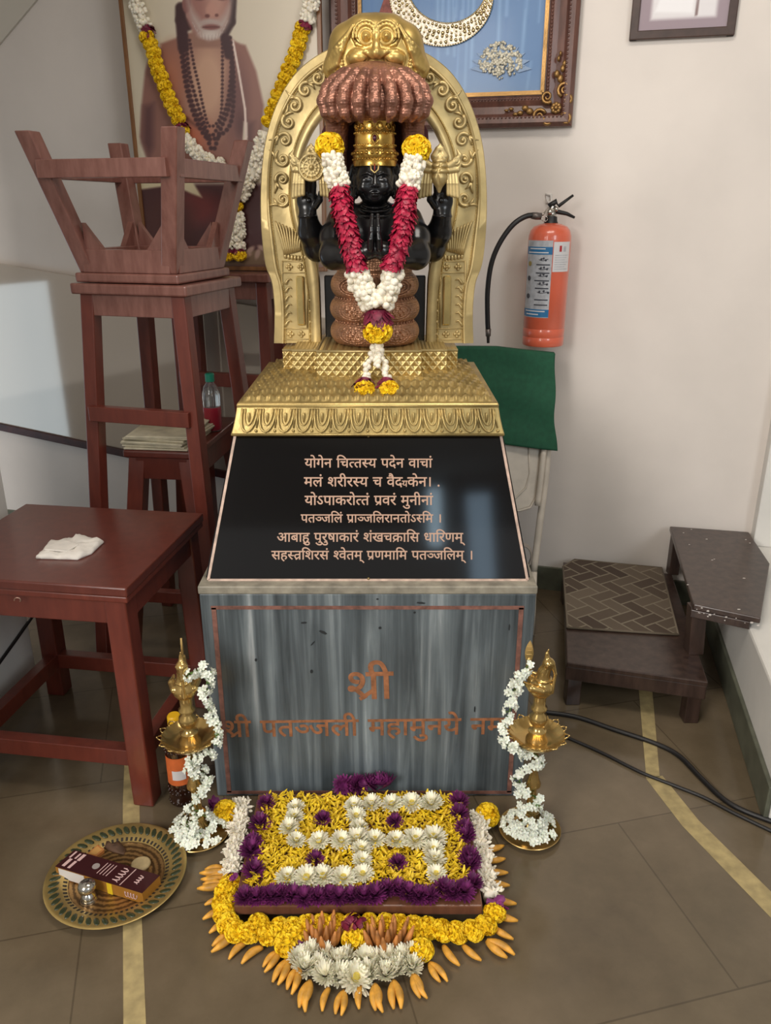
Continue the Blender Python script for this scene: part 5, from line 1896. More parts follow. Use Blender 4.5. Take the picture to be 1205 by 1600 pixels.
for (yc) in (413, 436, 464):
    b = MB(); b.lathe([(0.0, 0.0), (0.008, 0.0), (0.008, 0.001), (0.0, 0.001)], (0, 0, 0), 12)
    a = -1.15
    o = MB().merge(b, Matrix.Translation(EX + Vector(((r + 0.0008) * math.sin(a), -(r + 0.0008) * math.cos(a), zy(yc)))) @ basis((math.sin(a), -math.cos(a), 0)).to_4x4())
    o.build('symbol', mat('label_mustard', (150, 132, 70), 0.5) if yc == 413 else M_lk, L1)
L2 = label_strip('service_label', 0.02, 0.98, zy(425), zy(378), M_lw)
label_strip('red_mark', 0.30, 0.42, zy(393.5), zy(384), M_lr, 0.0010, L2, 4)
label_strip('grey_mark', 0.52, 0.68, zy(393.5), zy(385), M_lg, 0.0010, L2, 4)
for k in range(7):
    label_strip('print_line', 0.1, 0.85 - 0.1 * (k % 3), zy(399.6 + k * 3.6), zy(398.6 + k * 3.6), M_lg, 0.0012, L2, 8)
# neck, valve, levers, hose
nb = EX + Vector((0, 0, HB + 0.003))
b = MB(); b.lathe([(0.023, 0.0), (0.020, 0.008), (0.019, 0.02), (0.0, 0.02)], nb, 20); b.build('neck_ring', M_black, ex, smooth=True, angle=40)
M_chrome = mat('chrome', (190, 185, 178), 0.22, 0.9)
b = MB(); b.lathe([(0.013, 0.016), (0.016, 0.024), (0.016, 0.034), (0.011, 0.040), (0.011, 0.052), (0.0, 0.054)], nb, 18); b.ball(nb + Vector((-0.008, -0.014, 0.034)), 0.010, 10, 8); b.ball(nb + Vector((0.012, -0.012, 0.042)), 0.008, 10, 8)
b.build('valve', M_chrome, ex, smooth=True, angle=50)
b = MB(); b.tube([nb + Vector((-0.010, -0.002, 0.050)), nb + Vector((0.012, -0.004, 0.066)), at(873, 322, 2.768), at(896, 305, 2.765)], [0.010, 0.0085, 0.006, 0.004], 8); b.build('upper_lever', M_black, ex, smooth=True)
b = MB(); b.tube([nb + Vector((0.004, -0.002, 0.046)), at(872, 331, 2.768), at(886, 334, 2.765), at(898, 340, 2.765)], [0.009, 0.0075, 0.006, 0.004], 8); b.build('lower_lever', M_black, ex, smooth=True)
ring = [at(851 + 5 * math.cos(a), 342 + 4 * math.sin(a), 2.752) for a in np.linspace(0, 2 * PI, 12)]
b = MB(); b.tube(ring, 0.0012, 5); b.build('pull_ring', M_chrome, ex, smooth=True)
hp = path_pts([at(842, 338, 2.765), at(825, 337, 2.76), at(803, 350, 2.755), at(782, 378, 2.755), at(768, 412, 2.76), at(762, 455, 2.765), at(762, 500, 2.77), at(763, 517, 2.77)], 40)
b = MB(); b.tube(hp, 0.0085, 12); b.build('hose', M_black, ex, smooth=True)
b = MB(); b.tube([at(846, 338, 2.765), at(838, 337.5, 2.765), at(831, 337, 2.762)], [0.011, 0.012, 0.0105], 10); b.build('hose_coupling', mat('grey_metal', (112, 104, 100), 0.4, 0.6), ex, smooth=True)
b = MB(); b.tube([at(763, 514, 2.77), at(763, 525, 2.77), at(763, 526, 2.77), at(763, 536, 2.77)], [0.010, 0.009, 0.006, 0.005], 10); b.build('nozzle', MATS['grey_metal'], ex, smooth=True)
b = MB(); b.tube([at(848, 336, 2.80), EX + Vector((0.004, 0.07, HB + 0.05)), onwall(853, 330, 0.004)], 0.003, 6); b.build('hanger', M_chrome, ex, smooth=True)
hk = thing('wall_hook', tuple(onwall(859, 312, 0.0)), 'small white plastic hook on the wall just above the fire extinguisher', 'hook')
b = MB(); b.tube([onwall(853, 304, 0.004), onwall(861, 305, 0.012), onwall(862, 314, 0.016), onwall(857, 317, 0.018), onwall(855, 312, 0.018)], 0.0035, 8); b.build('hook_body', mat('white_plastic', (212, 206, 200), 0.4), hk, smooth=True)
b = MB(); b.hexa([onwall(853, 318, 0.006), onwall(863, 318, 0.006), onwall(863, 318, 0.0), onwall(853, 318, 0.0), onwall(853, 302, 0.006), onwall(863, 302, 0.006), onwall(863, 302, 0.0), onwall(853, 302, 0.0)]); b.build('hook_plate', MATS['white_plastic'], hk, bevel=0.002)

# ================================================================== FOLDED CHAIR AND GREEN CLOTH
M_steel = mat('cream_painted_steel', (200, 190, 176), 0.4, var=0.05, scale=20)
fc = thing('folding_chair', tuple(at(840, 880, 2.62)), 'cream metal folding chair folded up behind the plinth under the green cloth', 'chair')
def ch(x, y, dy=0.0):                  # leaning plane of the chair
    return hit(x, y, Vector((0.4, 2.53 + dy, 0.0)), Vector((0, -1, 0.20)).normalized())
b = MB(); b.tube(path_pts([ch(700, 568), ch(712, 554), ch(780, 552), ch(848, 559), ch(858, 570), ch(859, 650), ch(853, 740), ch(842, 830), ch(834, 893)], 40), 0.0125, 10); b.build('frame_tube', M_steel, fc, smooth=True)
b = MB(); b.tube(path_pts([ch(850, 700, -0.02), ch(846, 740, -0.02), ch(840, 790, -0.02)], 10), 0.010, 10); b.build('side_tube', M_steel, fc, smooth=True)
gr_ = ch(834, 893); 
b = MB(); b.tube([gr_, gr_ + Vector((-0.012, -0.10, -gr_.z + 0.01))], 0.0125, 10); b.build('leg', M_steel, fc, smooth=True)
g2 = ch(700, 893)
b = MB(); b.tube([ch(700, 568), ch(704, 893), Vector((g2.x, gr_.y - 0.1, 0.01))], 0.0125, 10); b.build('leg', M_steel, fc, smooth=True)
b = MB()
pp_ = [(706, 640), (843, 648), (845, 700), (842, 745), (838, 776), (828, 792), (812, 797), (706, 798)]
b.prism([ch(x, y, -0.006) for x, y in pp_], (0, 0.012, 0)); b.build('back_panel', M_steel, fc, bevel=0.004)
b = MB(); b.tube([ch(x, y, -0.008) for x, y in ((845, 650), (846, 700), (843, 745), (839, 776), (829, 793), (812, 798), (706, 799))], 0.0045, 8); b.tube([ch(x, y, -0.008) for x, y in ((826, 690), (828, 740), (822, 762), (806, 778), (770, 782))], 0.003, 8)
b.build('panel_rim', M_steel, fc, smooth=True)
# green cloth over its back
b = MB()
nx, nz = 44, 44
gc = thing('green_cloth', tuple(ch(790, 690)), 'dark green cloth draped over the back of the folded chair', 'cloth')
def gpt(u, v, back=False):
    x0, x1 = 704 + 2 * v, 868 + 3 * v - 5 * math.sin(v * PI) * (0.5 + 0.5 * math.cos(v * 9))
    x = x0 + (x1 - x0) * u
    y = 543 + 10 * max(0, u - 0.45) / 0.55 + (696 - 545) * v
    p = ch(x, y, -0.03)
    w = 0.004 * math.sin(u * 7 + v * 5) + 0.003 * math.sin(v * 14 - u * 3)
    return p + Vector((0, w, 0))
fr = [[gpt(i / nx, j / nz) for i in range(nx + 1)] for j in range(nz + 1)]
back = [[Vector((fr[0][i].x, fr[0][i].y + 0.012 + 0.045 * math.sin(min(1, j / 6) * PI / 2), fr[0][i].z + 0.004 * math.cos(j) - 0.022 * max(0, j - 2))) for i in range(nx + 1)] for j in range(9, 0, -1)]
b.rings(back + fr, False, False)
o = b.build('cloth_drape', mat('dark_green_felt', (28, 82, 58), 0.85, var=0.06, scale=60), gc, smooth=True)
sd = o.modifiers.new('thickness', 'SOLIDIFY'); sd.thickness = 0.003
# loose wires on the floor behind the plinth
b = MB()
for k in range(3):
    c = ch(826, 868, -0.05 - 0.012 * k)
    b.tube([c + Vector((0.03 * math.cos(a) - 0.02, 0, 0.045 * math.sin(a) - 0.005 * k)) for a in np.linspace(-1.4, 2.2, 16)], 0.003, 6)
wr = b.build('wire_loop', mat('grey_wire', (150, 140, 130), 0.5), None, smooth=True)
tag(wr, 'loose loops of grey wire beside the folded chair behind the plinth', 'wire')

# ================================================================== WOODEN STEPS WITH A MAT
M_step = wood('old_dark_step', (42, 29, 25), (74, 56, 48), 0.34, 0.2)
ws = thing('step_stool', (0.85, 2.4, 0), 'old dark wooden two-level steps against the right end of the back wall', 'steps')
ZL, ZU = 0.15, 0.325
def sp(x, y, z): return on(x, y, z)
LP = [sp(886, 1035, ZL), sp(1107, 1066, ZL), None, sp(880, 878, ZL)]
LP[2] = LP[1] + (LP[3] - LP[0])
b = MB(); b.prism([p - Vector((0, 0, 0.016)) for p in LP], (0, 0, 0.016)); b.build('tread', M_step, ws, bevel=0.003)
fd_ = (LP[1] - LP[0]).normalized(); bd_ = (LP[3] - LP[0]).normalized()
b = MB(); b.bar(LP[0] + bd_ * 0.013 - Vector((0, 0, 0.038)), LP[1] + bd_ * 0.013 - Vector((0, 0, 0.038)), 0.022, 0.044); b.build('apron', M_step, ws, bevel=0.002)
b = MB(); b.bar(LP[0] + fd_ * 0.013 + bd_ * 0.03 - Vector((0, 0, 0.038)), LP[3] + fd_ * 0.013 - Vector((0, 0, 0.038)), 0.022, 0.044); b.build('apron', M_step, ws, bevel=0.002)
lz = ZL - 0.016
for (p, a, c) in ((LP[0], 0.025, 0.03), (LP[1], -0.03, 0.03), (LP[3], 0.025, -0.04), (LP[2], -0.03, -0.05)):
    q = p + fd_ * a + bd_ * c
    b = MB(); b.bar(Vector((q.x, q.y, 0)), Vector((q.x, q.y, lz)), 0.042, 0.042, (0, 1, 0)); b.build('leg', M_step, ws, bevel=0.002)
UP = [sp(1047, 822, ZU), sp(1170, 831, ZU), sp(1203, 880, ZU), sp(1189, 966, ZU), sp(1084, 944, ZU)]
b = MB(); b.prism([p - Vector((0, 0, 0.018)) for p in UP], (0, 0, 0.018)); b.build('platform_top', M_step, ws, bevel=0.003)
ef = (UP[3] - UP[4]).normalized()
b = MB(); b.bar(UP[4] + Vector((0, 0.010, -0.0305)), UP[3] + Vector((0, 0.010, -0.0305)) - ef * 0.02, 0.02, 0.024); b.build('front_rail', M_step, ws, bevel=0.002)
post_top = UP[4] + Vector((0.024, 0.03, -0.018))
b = MB(); b.bar(Vector((post_top.x + 0.01, post_top.y, ZL)), post_top, 0.045, 0.045, (0, 1, 0)); b.build('post', M_step, ws, bevel=0.002)
bp = UP[0] + Vector((0.02, -0.03, -0.018))
b = MB(); b.bar(Vector((bp.x, bp.y, ZL)), bp, 0.036, 0.036, (0, 1, 0)); b.build('post', M_step, ws, bevel=0.002)
b = MB()
rs = random.Random(11)
for k in range(26):
    u, v = rs.random(), rs.random()
    e = rs.random() < 0.5
    p = UP[4].lerp(UP[3], u).lerp(UP[0].lerp(UP[1], u), 0.0 if e else v)
    w = rs.uniform(0.0015, 0.0035)
    b.ball(p + Vector((0, -0.0005 if e else 0, -rs.uniform(0, 0.03) if e else 0.0002)), (w * 1.6, w * 0.8, 0.0012 if not e else w), 6, 4)
b.build('paint_flecks', mat('white_paint_fleck', (200, 192, 184), 0.6), ws)['kind'] = 'stuff'

# herringbone mat
m = bpy.data.materials.new('herringbone_mat'); t = NT(m)
tc = t.n('ShaderNodeTexCoord')
def mathn(op, a, bb=None):
    n = t.n('ShaderNodeMath'); n.operation = op
    for i, q in enumerate((a, bb)):
        if q is None: continue
        if isinstance(q, (int, float)): n.inputs[i].default_value = q
        else: t.l(q, n.inputs[i])
    return n.outputs[0]
mp = t.n('ShaderNodeMapping'); mp.inputs['Rotation'].default_value = (0, 0, math.radians(60)); mp.inputs['Scale'].default_value = (20, 20, 20)
t.l(tc.outputs['Object'], mp.inputs['Vector'])
sx_ = t.n('ShaderNodeSeparateXYZ'); t.l(mp.outputs['Vector'], sx_.inputs[0])
fx, fy = mathn('FLOOR', sx_.outputs['X']), mathn('FLOOR', sx_.outputs['Y'])
k4 = mathn('FLOORED_MODULO', mathn('SUBTRACT', fx, fy), 4.0)
isH = mathn('LESS_THAN', k4, 1.5)
# brick id: horizontal bricks join k=0,1 cells along x; vertical join k=2,3 along y
bx = mathn('SUBTRACT', fx, mathn('MULTIPLY', mathn('COMPARE', k4, 1.0), 1.0))
by = mathn('SUBTRACT', fy, mathn('MULTIPLY', mathn('COMPARE', k4, 2.0), 1.0))
cx_ = t.n('ShaderNodeCombineXYZ'); t.l(bx, cx_.inputs[0]); t.l(by, cx_.inputs[1])
wn = t.n('ShaderNodeTexWhiteNoise'); wn.noise_dimensions = '2D'; t.l(cx_.outputs[0], wn.inputs['Vector'])
col = t.ramp(wn.outputs['Value'], [(0.0, (66, 51, 41)), (0.45, (84, 70, 57)), (1.0, (108, 95, 80))])
ux_ = mathn('SUBTRACT', sx_.outputs['X'], bx); uy_ = mathn('SUBTRACT', sx_.outputs['Y'], by)
Lx = mathn('ADD', mathn('MULTIPLY', isH, 1.0), 1.0); Ly = mathn('SUBTRACT', 2.0, mathn('MULTIPLY', isH, 1.0))
ed = mathn('MINIMUM', mathn('MINIMUM', ux_, mathn('SUBTRACT', Lx, ux_)), mathn('MINIMUM', uy_, mathn('SUBTRACT', Ly, uy_)))
line = mathn('LESS_THAN', ed, 0.06)
mx = t.n('ShaderNodeMixRGB'); t.l(line, mx.inputs['Fac']); t.l(col, mx.inputs['Color1']); mx.inputs['Color2'].default_value = (*lin((132, 122, 104)), 1)
t.l(mx.outputs[0], t.b.inputs['Base Color']); t.b.inputs['Roughness'].default_value = 0.7
M_mat = m
MPp = [sp(887, 980, ZL + 0.006), sp(1060, 991, ZL + 0.006), sp(1034, 887, ZL + 0.006), sp(898, 874, ZL + 0.006), sp(880, 885, ZL + 0.006)]
mt = thing('mat', tuple(sum((Vector(p) for p in MPp), Vector()) / 5), 'brown herringbone patterned mat lying on the lower wooden step', 'mat')
b = MB(); b.prism([Vector((p.x, p.y, ZL + 0.0005)) for p in MPp], (0, 0, 0.0055)); b.build('mat_body', M_mat, mt)
b = MB()
for p, q in zip(MPp, MPp[1:] + MPp[:1]):
    b.tube([Vector((p.x, p.y, ZL + 0.0045)), Vector((q.x, q.y, ZL + 0.0045))], 0.004, 6)
b.build('mat_binding', mat('mat_binding', (110, 98, 82), 0.7), mt, smooth=True)

# black cables on the right
def floorpath(L, r, n=40):
    P = smooth_loop([(on(x, y, r).x, on(x, y, r).y) for x, y in L], n)
    return [Vector((x, y, r)) for x, y in P]
b = MB(); b.tube(floorpath([(846, 1112), (900, 1120), (960, 1140), (1020, 1160), (1060, 1180), (1095, 1215), (1130, 1248), (1165, 1268), (1230, 1292)], 0.0065), 0.0065, 8)
tag(b.build('cable', M_black, smooth=True), 'thicker black cable curving across the floor below the wooden steps', 'cable')
b = MB(); b.tube(floorpath([(850, 1140), (885, 1152), (940, 1176), (1000, 1206), (1050, 1226), (1100, 1246), (1150, 1272), (1230, 1310)], 0.0045), 0.0045, 8)
tag(b.build('cable', M_black, smooth=True), 'thinner black cable running from behind the right lamp to the right', 'cable')
# ================================================================== OIL LAMPS
M_brass = gold('polished_brass', (204, 172, 108), 0.2, 0.06, 60, 0.85)
M_brassd = gold('lamp_brass', (196, 164, 104), 0.28, 0.12, 60, 0.8)
ORD = ['first', 'second', 'third', 'fourth', 'fifth', 'sixth', 'seventh', 'eighth', 'ninth', 'tenth', 'eleventh', 'twelfth', 'thirteenth', 'fourteenth', 'fifteenth', 'sixteenth', 'seventeenth', 'eighteenth', 'nineteenth', 'twentieth',
       'twenty-first', 'twenty-second', 'twenty-third', 'twenty-fourth', 'twenty-fifth', 'twenty-sixth', 'twenty-seventh', 'twenty-eighth', 'twenty-ninth', 'thirtieth', 'thirty-first', 'thirty-second', 'thirty-third', 'thirty-fourth']


def oil_lamp(c, facing, label):
    c = Vector(c)
    L = thing('oil_lamp', c, label, 'oil lamp', 'brass oil lamps flanking the plinth')
    b = MB(); b.lathe([(0, 0.001), (0.045, 0.001), (0.066, 0.004), (0.073, 0.013), (0.0745, 0.014), (0.073, 0.0155), (0.064, 0.008), (0.045, 0.005), (0.036, 0.006), (0.0, 0.006)], c, 48)
    b.build('base_plate', M_brassd, L, smooth=True, angle=50)
    b = MB(); b.lathe([(0.036, 0.005), (0.034, 0.014), (0.030, 0.016), (0.030, 0.022), (0.022, 0.034), (0.015, 0.046), (0.013, 0.056), (0.020, 0.064), (0.020, 0.070), (0.012, 0.080), (0.010, 0.12), (0.0095, 0.135), (0.018, 0.140), (0.0185, 0.146), (0.013, 0.16), (0.008, 0.185), (0.008, 0.232), (0.013, 0.244), (0.022, 0.256), (0.022, 0.262)], c, 32)
    b.build('stem', M_brass, L, smooth=True, angle=50)
    def wob(r, z, a):
        return r * (1 + (0.045 * abs(math.cos(a * 7)) if r > 0.056 else 0))
    b = MB(); b.lathe([(0.0, 0.256), (0.026, 0.257), (0.044, 0.262), (0.056, 0.272), (0.0605, 0.281), (0.0625, 0.2845), (0.0615, 0.2865), (0.058, 0.283), (0.050, 0.275), (0.036, 0.269), (0.022, 0.267), (0.0, 0.267)], c, 84, wob=wob)
    b.build('bowl', M_brass, L, smooth=True, angle=60)
    b = MB()                           # pierced loops along the rim
    for k in range(14):
        a = 2 * PI * (k + 0.5) / 14
        o, t_ = Vector((math.cos(a), math.sin(a), 0)), Vector((-math.sin(a), math.cos(a), 0))
        b.tube([c + o * (0.0605 + 0.010 * math.sin(w)) + t_ * (0.0085 * math.cos(w)) + Vector((0, 0, 0.285 + 0.003 * math.sin(w))) for w in np.linspace(0, PI, 9)], 0.0017, 6)
        b.ball(c + o * 0.0715 + Vector((0, 0, 0.2885)), 0.0023, 6, 4)
    b.build('rim_loops', M_brass, L, smooth=True)
    b = MB(); b.lathe([(0.0, 0.262), (0.026, 0.264), (0.024, 0.272), (0.018, 0.280), (0.0175, 0.287), (0.0205, 0.289), (0.0205, 0.293), (0.013, 0.298), (0.0115, 0.306), (0.0175, 0.312), (0.0205, 0.322), (0.0195, 0.333), (0.013, 0.340), (0.0125, 0.346), (0.0185, 0.350), (0.0185, 0.355), (0.0135, 0.360), (0.0145, 0.378), (0.012, 0.396), (0.0, 0.398)], c, 32)
    b.build('upper_stem', M_brass, L, smooth=True, angle=50)
    V = Vol(tuple(c + Vector((-0.062, -0.062, 0.372))), tuple(c + Vector((0.062, 0.062, 0.525))), 0.0013)
    f = Vector((math.cos(facing), math.sin(facing), 0)); s = Vector((-f.y, f.x, 0)); z = Vector((0, 0, 1))
    P = lambda a, h, e=0.0: c + f * a + s * e + z * h
    V.ell(P(0.0, 0.405), (0.027, 0.027, 0.024), 0)
    V.cap(P(0.004, 0.41), P(0.004, 0.448), 0.021, 0.0135, 0.006)
    V.cap(P(0.006, 0.448), P(0.012, 0.470), 0.0125, 0.012, 0.005)
    V.ell(P(0.014, 0.472), (0.013, 0.013, 0.012), 0.004)
    V.cap(P(0.022, 0.472), P(0.030, 0.448), 0.0062, 0.0036, 0.002)
    V.cap(P(0.030, 0.448), P(0.026, 0.400), 0.0036, 0.0042, 0.002)
    V.path([P(0.010, 0.480), P(0.008, 0.494), P(0.011, 0.505)], [0.0075, 0.004, 0.0016], 0.003)
    for e in (-1, 1):
        V.ell(P(0.018, 0.474, e * 0.011), 0.003, 0.001)
        V.path([P(0.010, 0.412, e * 0.022), P(-0.014, 0.416, e * 0.027), P(-0.032, 0.424, e * 0.024)], [0.008, 0.009, 0.003], 0.003)
    V.tor(P(0.004, 0.430), 0.0178, 0.0025, 2, 0.001)
    V.path([P(-0.020, 0.41), P(-0.030, 0.44), P(-0.031, 0.47)], [0.010, 0.0075, 0.006], 0.004)
    V.build('bird_finial', M_brass, L)
    b = MB()                           # upright leaf shaped tail
    pts = []
    for w in np.linspace(0, 1, 12):
        pts.append((0.0095 * math.sin(PI * (0.12 + 0.88 * w)) ** 0.8, 0.462 + 0.055 * w))
    poly = [P(-0.031 + r, h, -0.002) for r, h in pts] + [P(-0.031 - r, h, -0.002) for r, h in pts[::-1]]
    b.prism(poly, s * 0.004)
    for h in (0.472, 0.482, 0.492, 0.502):
        b.bar(P(-0.037, h, 0), P(-0.025, h + 0.003, 0), 0.0055, 0.0012)
    b.build('tail_leaf', M_brassd, L, bevel=0.0008)
    return L


LR, LL = on(827, 1300, 0.0), on(312, 1303, 0.0)
oil_lamp(LR, math.radians(-25), 'brass oil lamp with a bird finial standing right of the plinth front')
oil_lamp(LL, math.radians(-80), 'brass oil lamp with a bird finial standing left of the plinth beside the brass tray')

# jasmine strings wound round the lamps
def jasmine_mb(s_):
    b = MB()
    for k in range(6):
        R3 = Matrix.Rotation(k * PI / 3 + random.uniform(-.2, .2), 3, 'Z')
        petal(b, (0, 0, s_ * 0.35), R3, s_ * random.uniform(0.6, 0.8), s_ * 0.5, s_ * random.uniform(0.1, 0.45), -s_ * 0.1, 0)
    b.ball((0, 0, s_ * 0.4), (s_ * 0.3, s_ * 0.3, s_ * 0.3), 6, 4, mi=0)
    b.tube([(0, 0, -s_ * 0.45), (0, 0, s_ * 0.35)], [s_ * 0.08, s_ * 0.16], 5, mi=1)
    return b


JV = [jasmine_mb(0.0145) for _ in range(5)]
def bud_mb(s_):
    b = MB(); b.ball((0, 0, 0), (s_ * 0.32, s_ * 0.32, s_ * 0.5), 7, 5, mi=0); b.tube([(0, 0, -s_), (0, 0, -s_ * 0.3)], s_ * 0.1, 5, mi=1); return b
JB = bud_mb(0.0125)
def jasmine_run(path, r, n, out, name, parent):
    P = path_pts(path, 40); b = MB()
    for k in range(n):
        f = (k + random.random()) / n * 38.9; i = int(f); c = P[i].lerp(P[i + 1], f - i)
        d = (Vector((random.gauss(0, 1), random.gauss(0, 1), random.gauss(0, 0.8))).normalized() + Vector((0, -0.75, 0.25)) + out(c) * 0.5).normalized()
        b.merge(random.choice(JV) if random.random() < 0.78 else JB, Matrix.Translation(c + d * r * random.uniform(0.5, 1.0)) @ basis(d, random.uniform(0, 6)).to_4x4() @ Matrix.Scale(random.uniform(0.85, 1.15), 4))
    b.tube(P, 0.0018, 5, mi=1)
    return b.build(name, [M_jas, M_green], parent, smooth=True, fix=False)


def lampgarland(c, up, low, label):
    g = thing('garland', tuple(c + Vector((0, 0, 0.02))), label, 'garland', 'jasmine strings on the oil lamps')
    Y = c.y
    out = lambda p: Vector((p.x - c.x, p.y - c.y, 0)).normalized() if (p - c).length > 1e-4 else Vector((0, -1, 0))
    jasmine_run([at(x, y, Y + d) for x, y, d in up], 0.011, 58, out, 'upper_string', g)
    jasmine_run([at(x, y, Y + d) for x, y, d in low], 0.014, 72, out, 'lower_string', g)
    b = MB()
    for k in range(88):
        a, q = random.uniform(0, 2 * PI), random.uniform(0.030, 0.062)
        h = 0.014 + (0.062 - q) * 0.5 + random.uniform(0, 0.008)
        d = Vector((math.cos(a) * 0.6 + random.uniform(-.4, .4), math.sin(a) * 0.6 + random.uniform(-.4, .4) - 0.3, 1)).normalized()
        b.merge(random.choice(JV), Matrix.Translation(Vector((c.x + q * math.cos(a), c.y + q * math.sin(a), h))) @ basis(d, random.uniform(0, 6)).to_4x4())
    b.build('base_blossoms', [M_jas, M_green], g, smooth=True, fix=False)
    return g


lampgarland(LR, [(828, 1040, -.02), (818, 1048, -.02), (806, 1068, -.01), (801, 1090, 0), (797, 1110, 0), (790, 1130, -.01), (787, 1148, -.03), (800, 1166, -.05), (815, 1172, -.045)],
            [(815, 1176, -.03), (838, 1180, -.018), (840, 1193, -.016), (817, 1204, -.016), (812, 1222, -.01), (818, 1238, -.016), (842, 1246, -.02), (838, 1254, -.03), (815, 1262, -.03), (822, 1280, -.035), (845, 1290, -.035)],
            'white jasmine string wound round the right brass lamp and heaped on its base')
lampgarland(LL, [(290, 1055, -.02), (314, 1046, .01), (325, 1055, 0.0), (320, 1085, 0), (324, 1105, 0), (333, 1124, -.005), (338, 1145, -.02), (336, 1165, -.03)],
            [(330, 1178, -.03), (305, 1186, -.03), (296, 1202, -.016), (318, 1208, -.016), (324, 1222, -.014), (312, 1240, -.016), (300, 1262, -.025), (318, 1272, -.025), (298, 1285, -.03), (310, 1300, -.035)],
            'white jasmine string wound round the left brass lamp and heaped on its base')

# syrup bottle behind the left lamp
bc = on(286, 1250, 0.0)
bt = thing('bottle', tuple(bc), 'dark oil bottle with yellow cap and orange label behind the left lamp', 'bottle')
b = MB(); b.lathe([(0, 0.0), (0.027, 0.0), (0.031, 0.005), (0.031, 0.02), (0.029, 0.026), (0.031, 0.032), (0.031, 0.062), (0.030, 0.066), (0.030, 0.150), (0.031, 0.156), (0.0315, 0.178), (0.026, 0.205), (0.014, 0.222), (0.0135, 0.236), (0, 0.236)], bc, 28)
b.build('bottle_body', mat('dark_oil_glass', (44, 22, 14), 0.12, coat=0.5), bt, smooth=True, angle=50)
b = MB()
for z in (0.012, 0.04, 0.052, 0.162, 0.172):
    for k in range(18):
        a = 2 * PI * k / 18; b.ball(bc + Vector((0.0305 * math.cos(a), 0.0305 * math.sin(a), z)), 0.0035, 6, 5)
b.build('glass_bumps', MATS['dark_oil_glass'], bt, smooth=True)
b = MB(); b.lathe([(0.0306, 0.068), (0.0306, 0.148)], bc, 28, cap=False); lbl = b.build('label', mat('orange_label', (206, 104, 52), 0.5, var=0.06, scale=50), bt, smooth=True)
b = MB()
rows = [[bc + Vector((0.0312 * math.sin(a), -0.0312 * math.cos(a), z)) for a in np.linspace(-0.35, 0.75, 8)] for z in (0.085, 0.112)]
b.rings(rows, False, False); b.build('label_patch', M_lw, lbl)
b = MB(); b.lathe([(0.0155, 0.228), (0.0165, 0.231), (0.0165, 0.252), (0.014, 0.256), (0, 0.256)], bc, 24); b.build('cap', mat('yellow_cap', (222, 172, 32), 0.4), bt, smooth=True, angle=50)

# ================================================================== BRASS TRAY AND WHAT LIES ON IT
tc_ = on(183, 1369, 0.008)
TCX = Vector((tc_.x, tc_.y, 0))
ty = thing('tray', TCX, 'round engraved brass tray with patterned rim holding an incense box, left of the lamp', 'tray')
M_eng = gold('engraved_brass', (148, 116, 72), 0.42, 0.5, 130, 0.7)
m = bpy.data.materials.new('engraved_tray'); t = NT(m)
tcn = t.n('ShaderNodeTexCoord'); mpn = t.n('ShaderNodeMapping'); mpn.inputs['Location'].default_value = tuple(-TCX)
t.l(tcn.outputs['Object'], mpn.inputs['Vector'])
wv = t.n('ShaderNodeTexWave'); wv.wave_type = 'RINGS'; wv.rings_direction = 'Z'; wv.inputs['Scale'].default_value = 24; wv.inputs['Distortion'].default_value = 2.2; wv.inputs['Detail Scale'].default_value = 6
t.l(mpn.outputs['Vector'], wv.inputs['Vector'])
t.l(t.ramp(wv.outputs['Fac'], [(0.2, (104, 80, 52)), (0.55, (146, 112, 70)), (0.9, (176, 140, 90))]), t.b.inputs['Base Color'])
t.b.inputs['Metallic'].default_value = 0.75; t.b.inputs['Roughness'].default_value = 0.36
t.bump(wv.outputs['Fac'], 0.3, 0.001)
M_tray = m
b = MB(); b.lathe([(0, 0.0025), (0.100, 0.0025), (0.1045, 0.0055), (0.1045, 0.008), (0.101, 0.006), (0.098, 0.0052), (0, 0.0052)], TCX, 64); b.build('dish', M_tray, ty, smooth=True, angle=50)
b = MB(); b.lathe([(0.1035, 0.006), (0.118, 0.012), (0.146, 0.017), (0.152, 0.018), (0.153, 0.020), (0.151, 0.0212), (0.145, 0.0205), (0.117, 0.0155), (0.1035, 0.009)], TCX, 64, cap=False); b.build('rim', gold('rim_brass', (186, 160, 100), 0.34, 0.2, 80, 0.7), ty, smooth=True, angle=50)
b = MB()
for k in range(64):
    a = 2 * PI * k / 64
    R3 = Matrix.Rotation(a, 3, 'Z') @ Matrix.Rotation(-0.35, 3, 'Y')
    b.box(TCX + Vector((0.1095 * math.cos(a), 0.1095 * math.sin(a), 0.0118)), (0.009, 0.0052, 0.0012), R3)
b.build('dark_slots', mat('dark_slot', (42, 34, 26), 0.7), ty)['kind'] = 'stuff'
b = MB()
for k in range(48):
    a = 2 * PI * k / 48
    R3 = Matrix.Rotation(a, 3, 'Z') @ Matrix.Rotation(-0.15, 3, 'Y') @ Matrix.Rotation(0.5, 3, 'Z')
    c = TCX + Vector((0.132 * math.cos(a), 0.132 * math.sin(a), 0.0184))
    b.ball(c, (0.0135, 0.0062, 0.0012), 8, 4, R3)
b.build('enamel_leaves', mat('green_enamel', (50, 58, 38), 0.3, coat=0.4), ty, smooth=True)['kind'] = 'stuff'

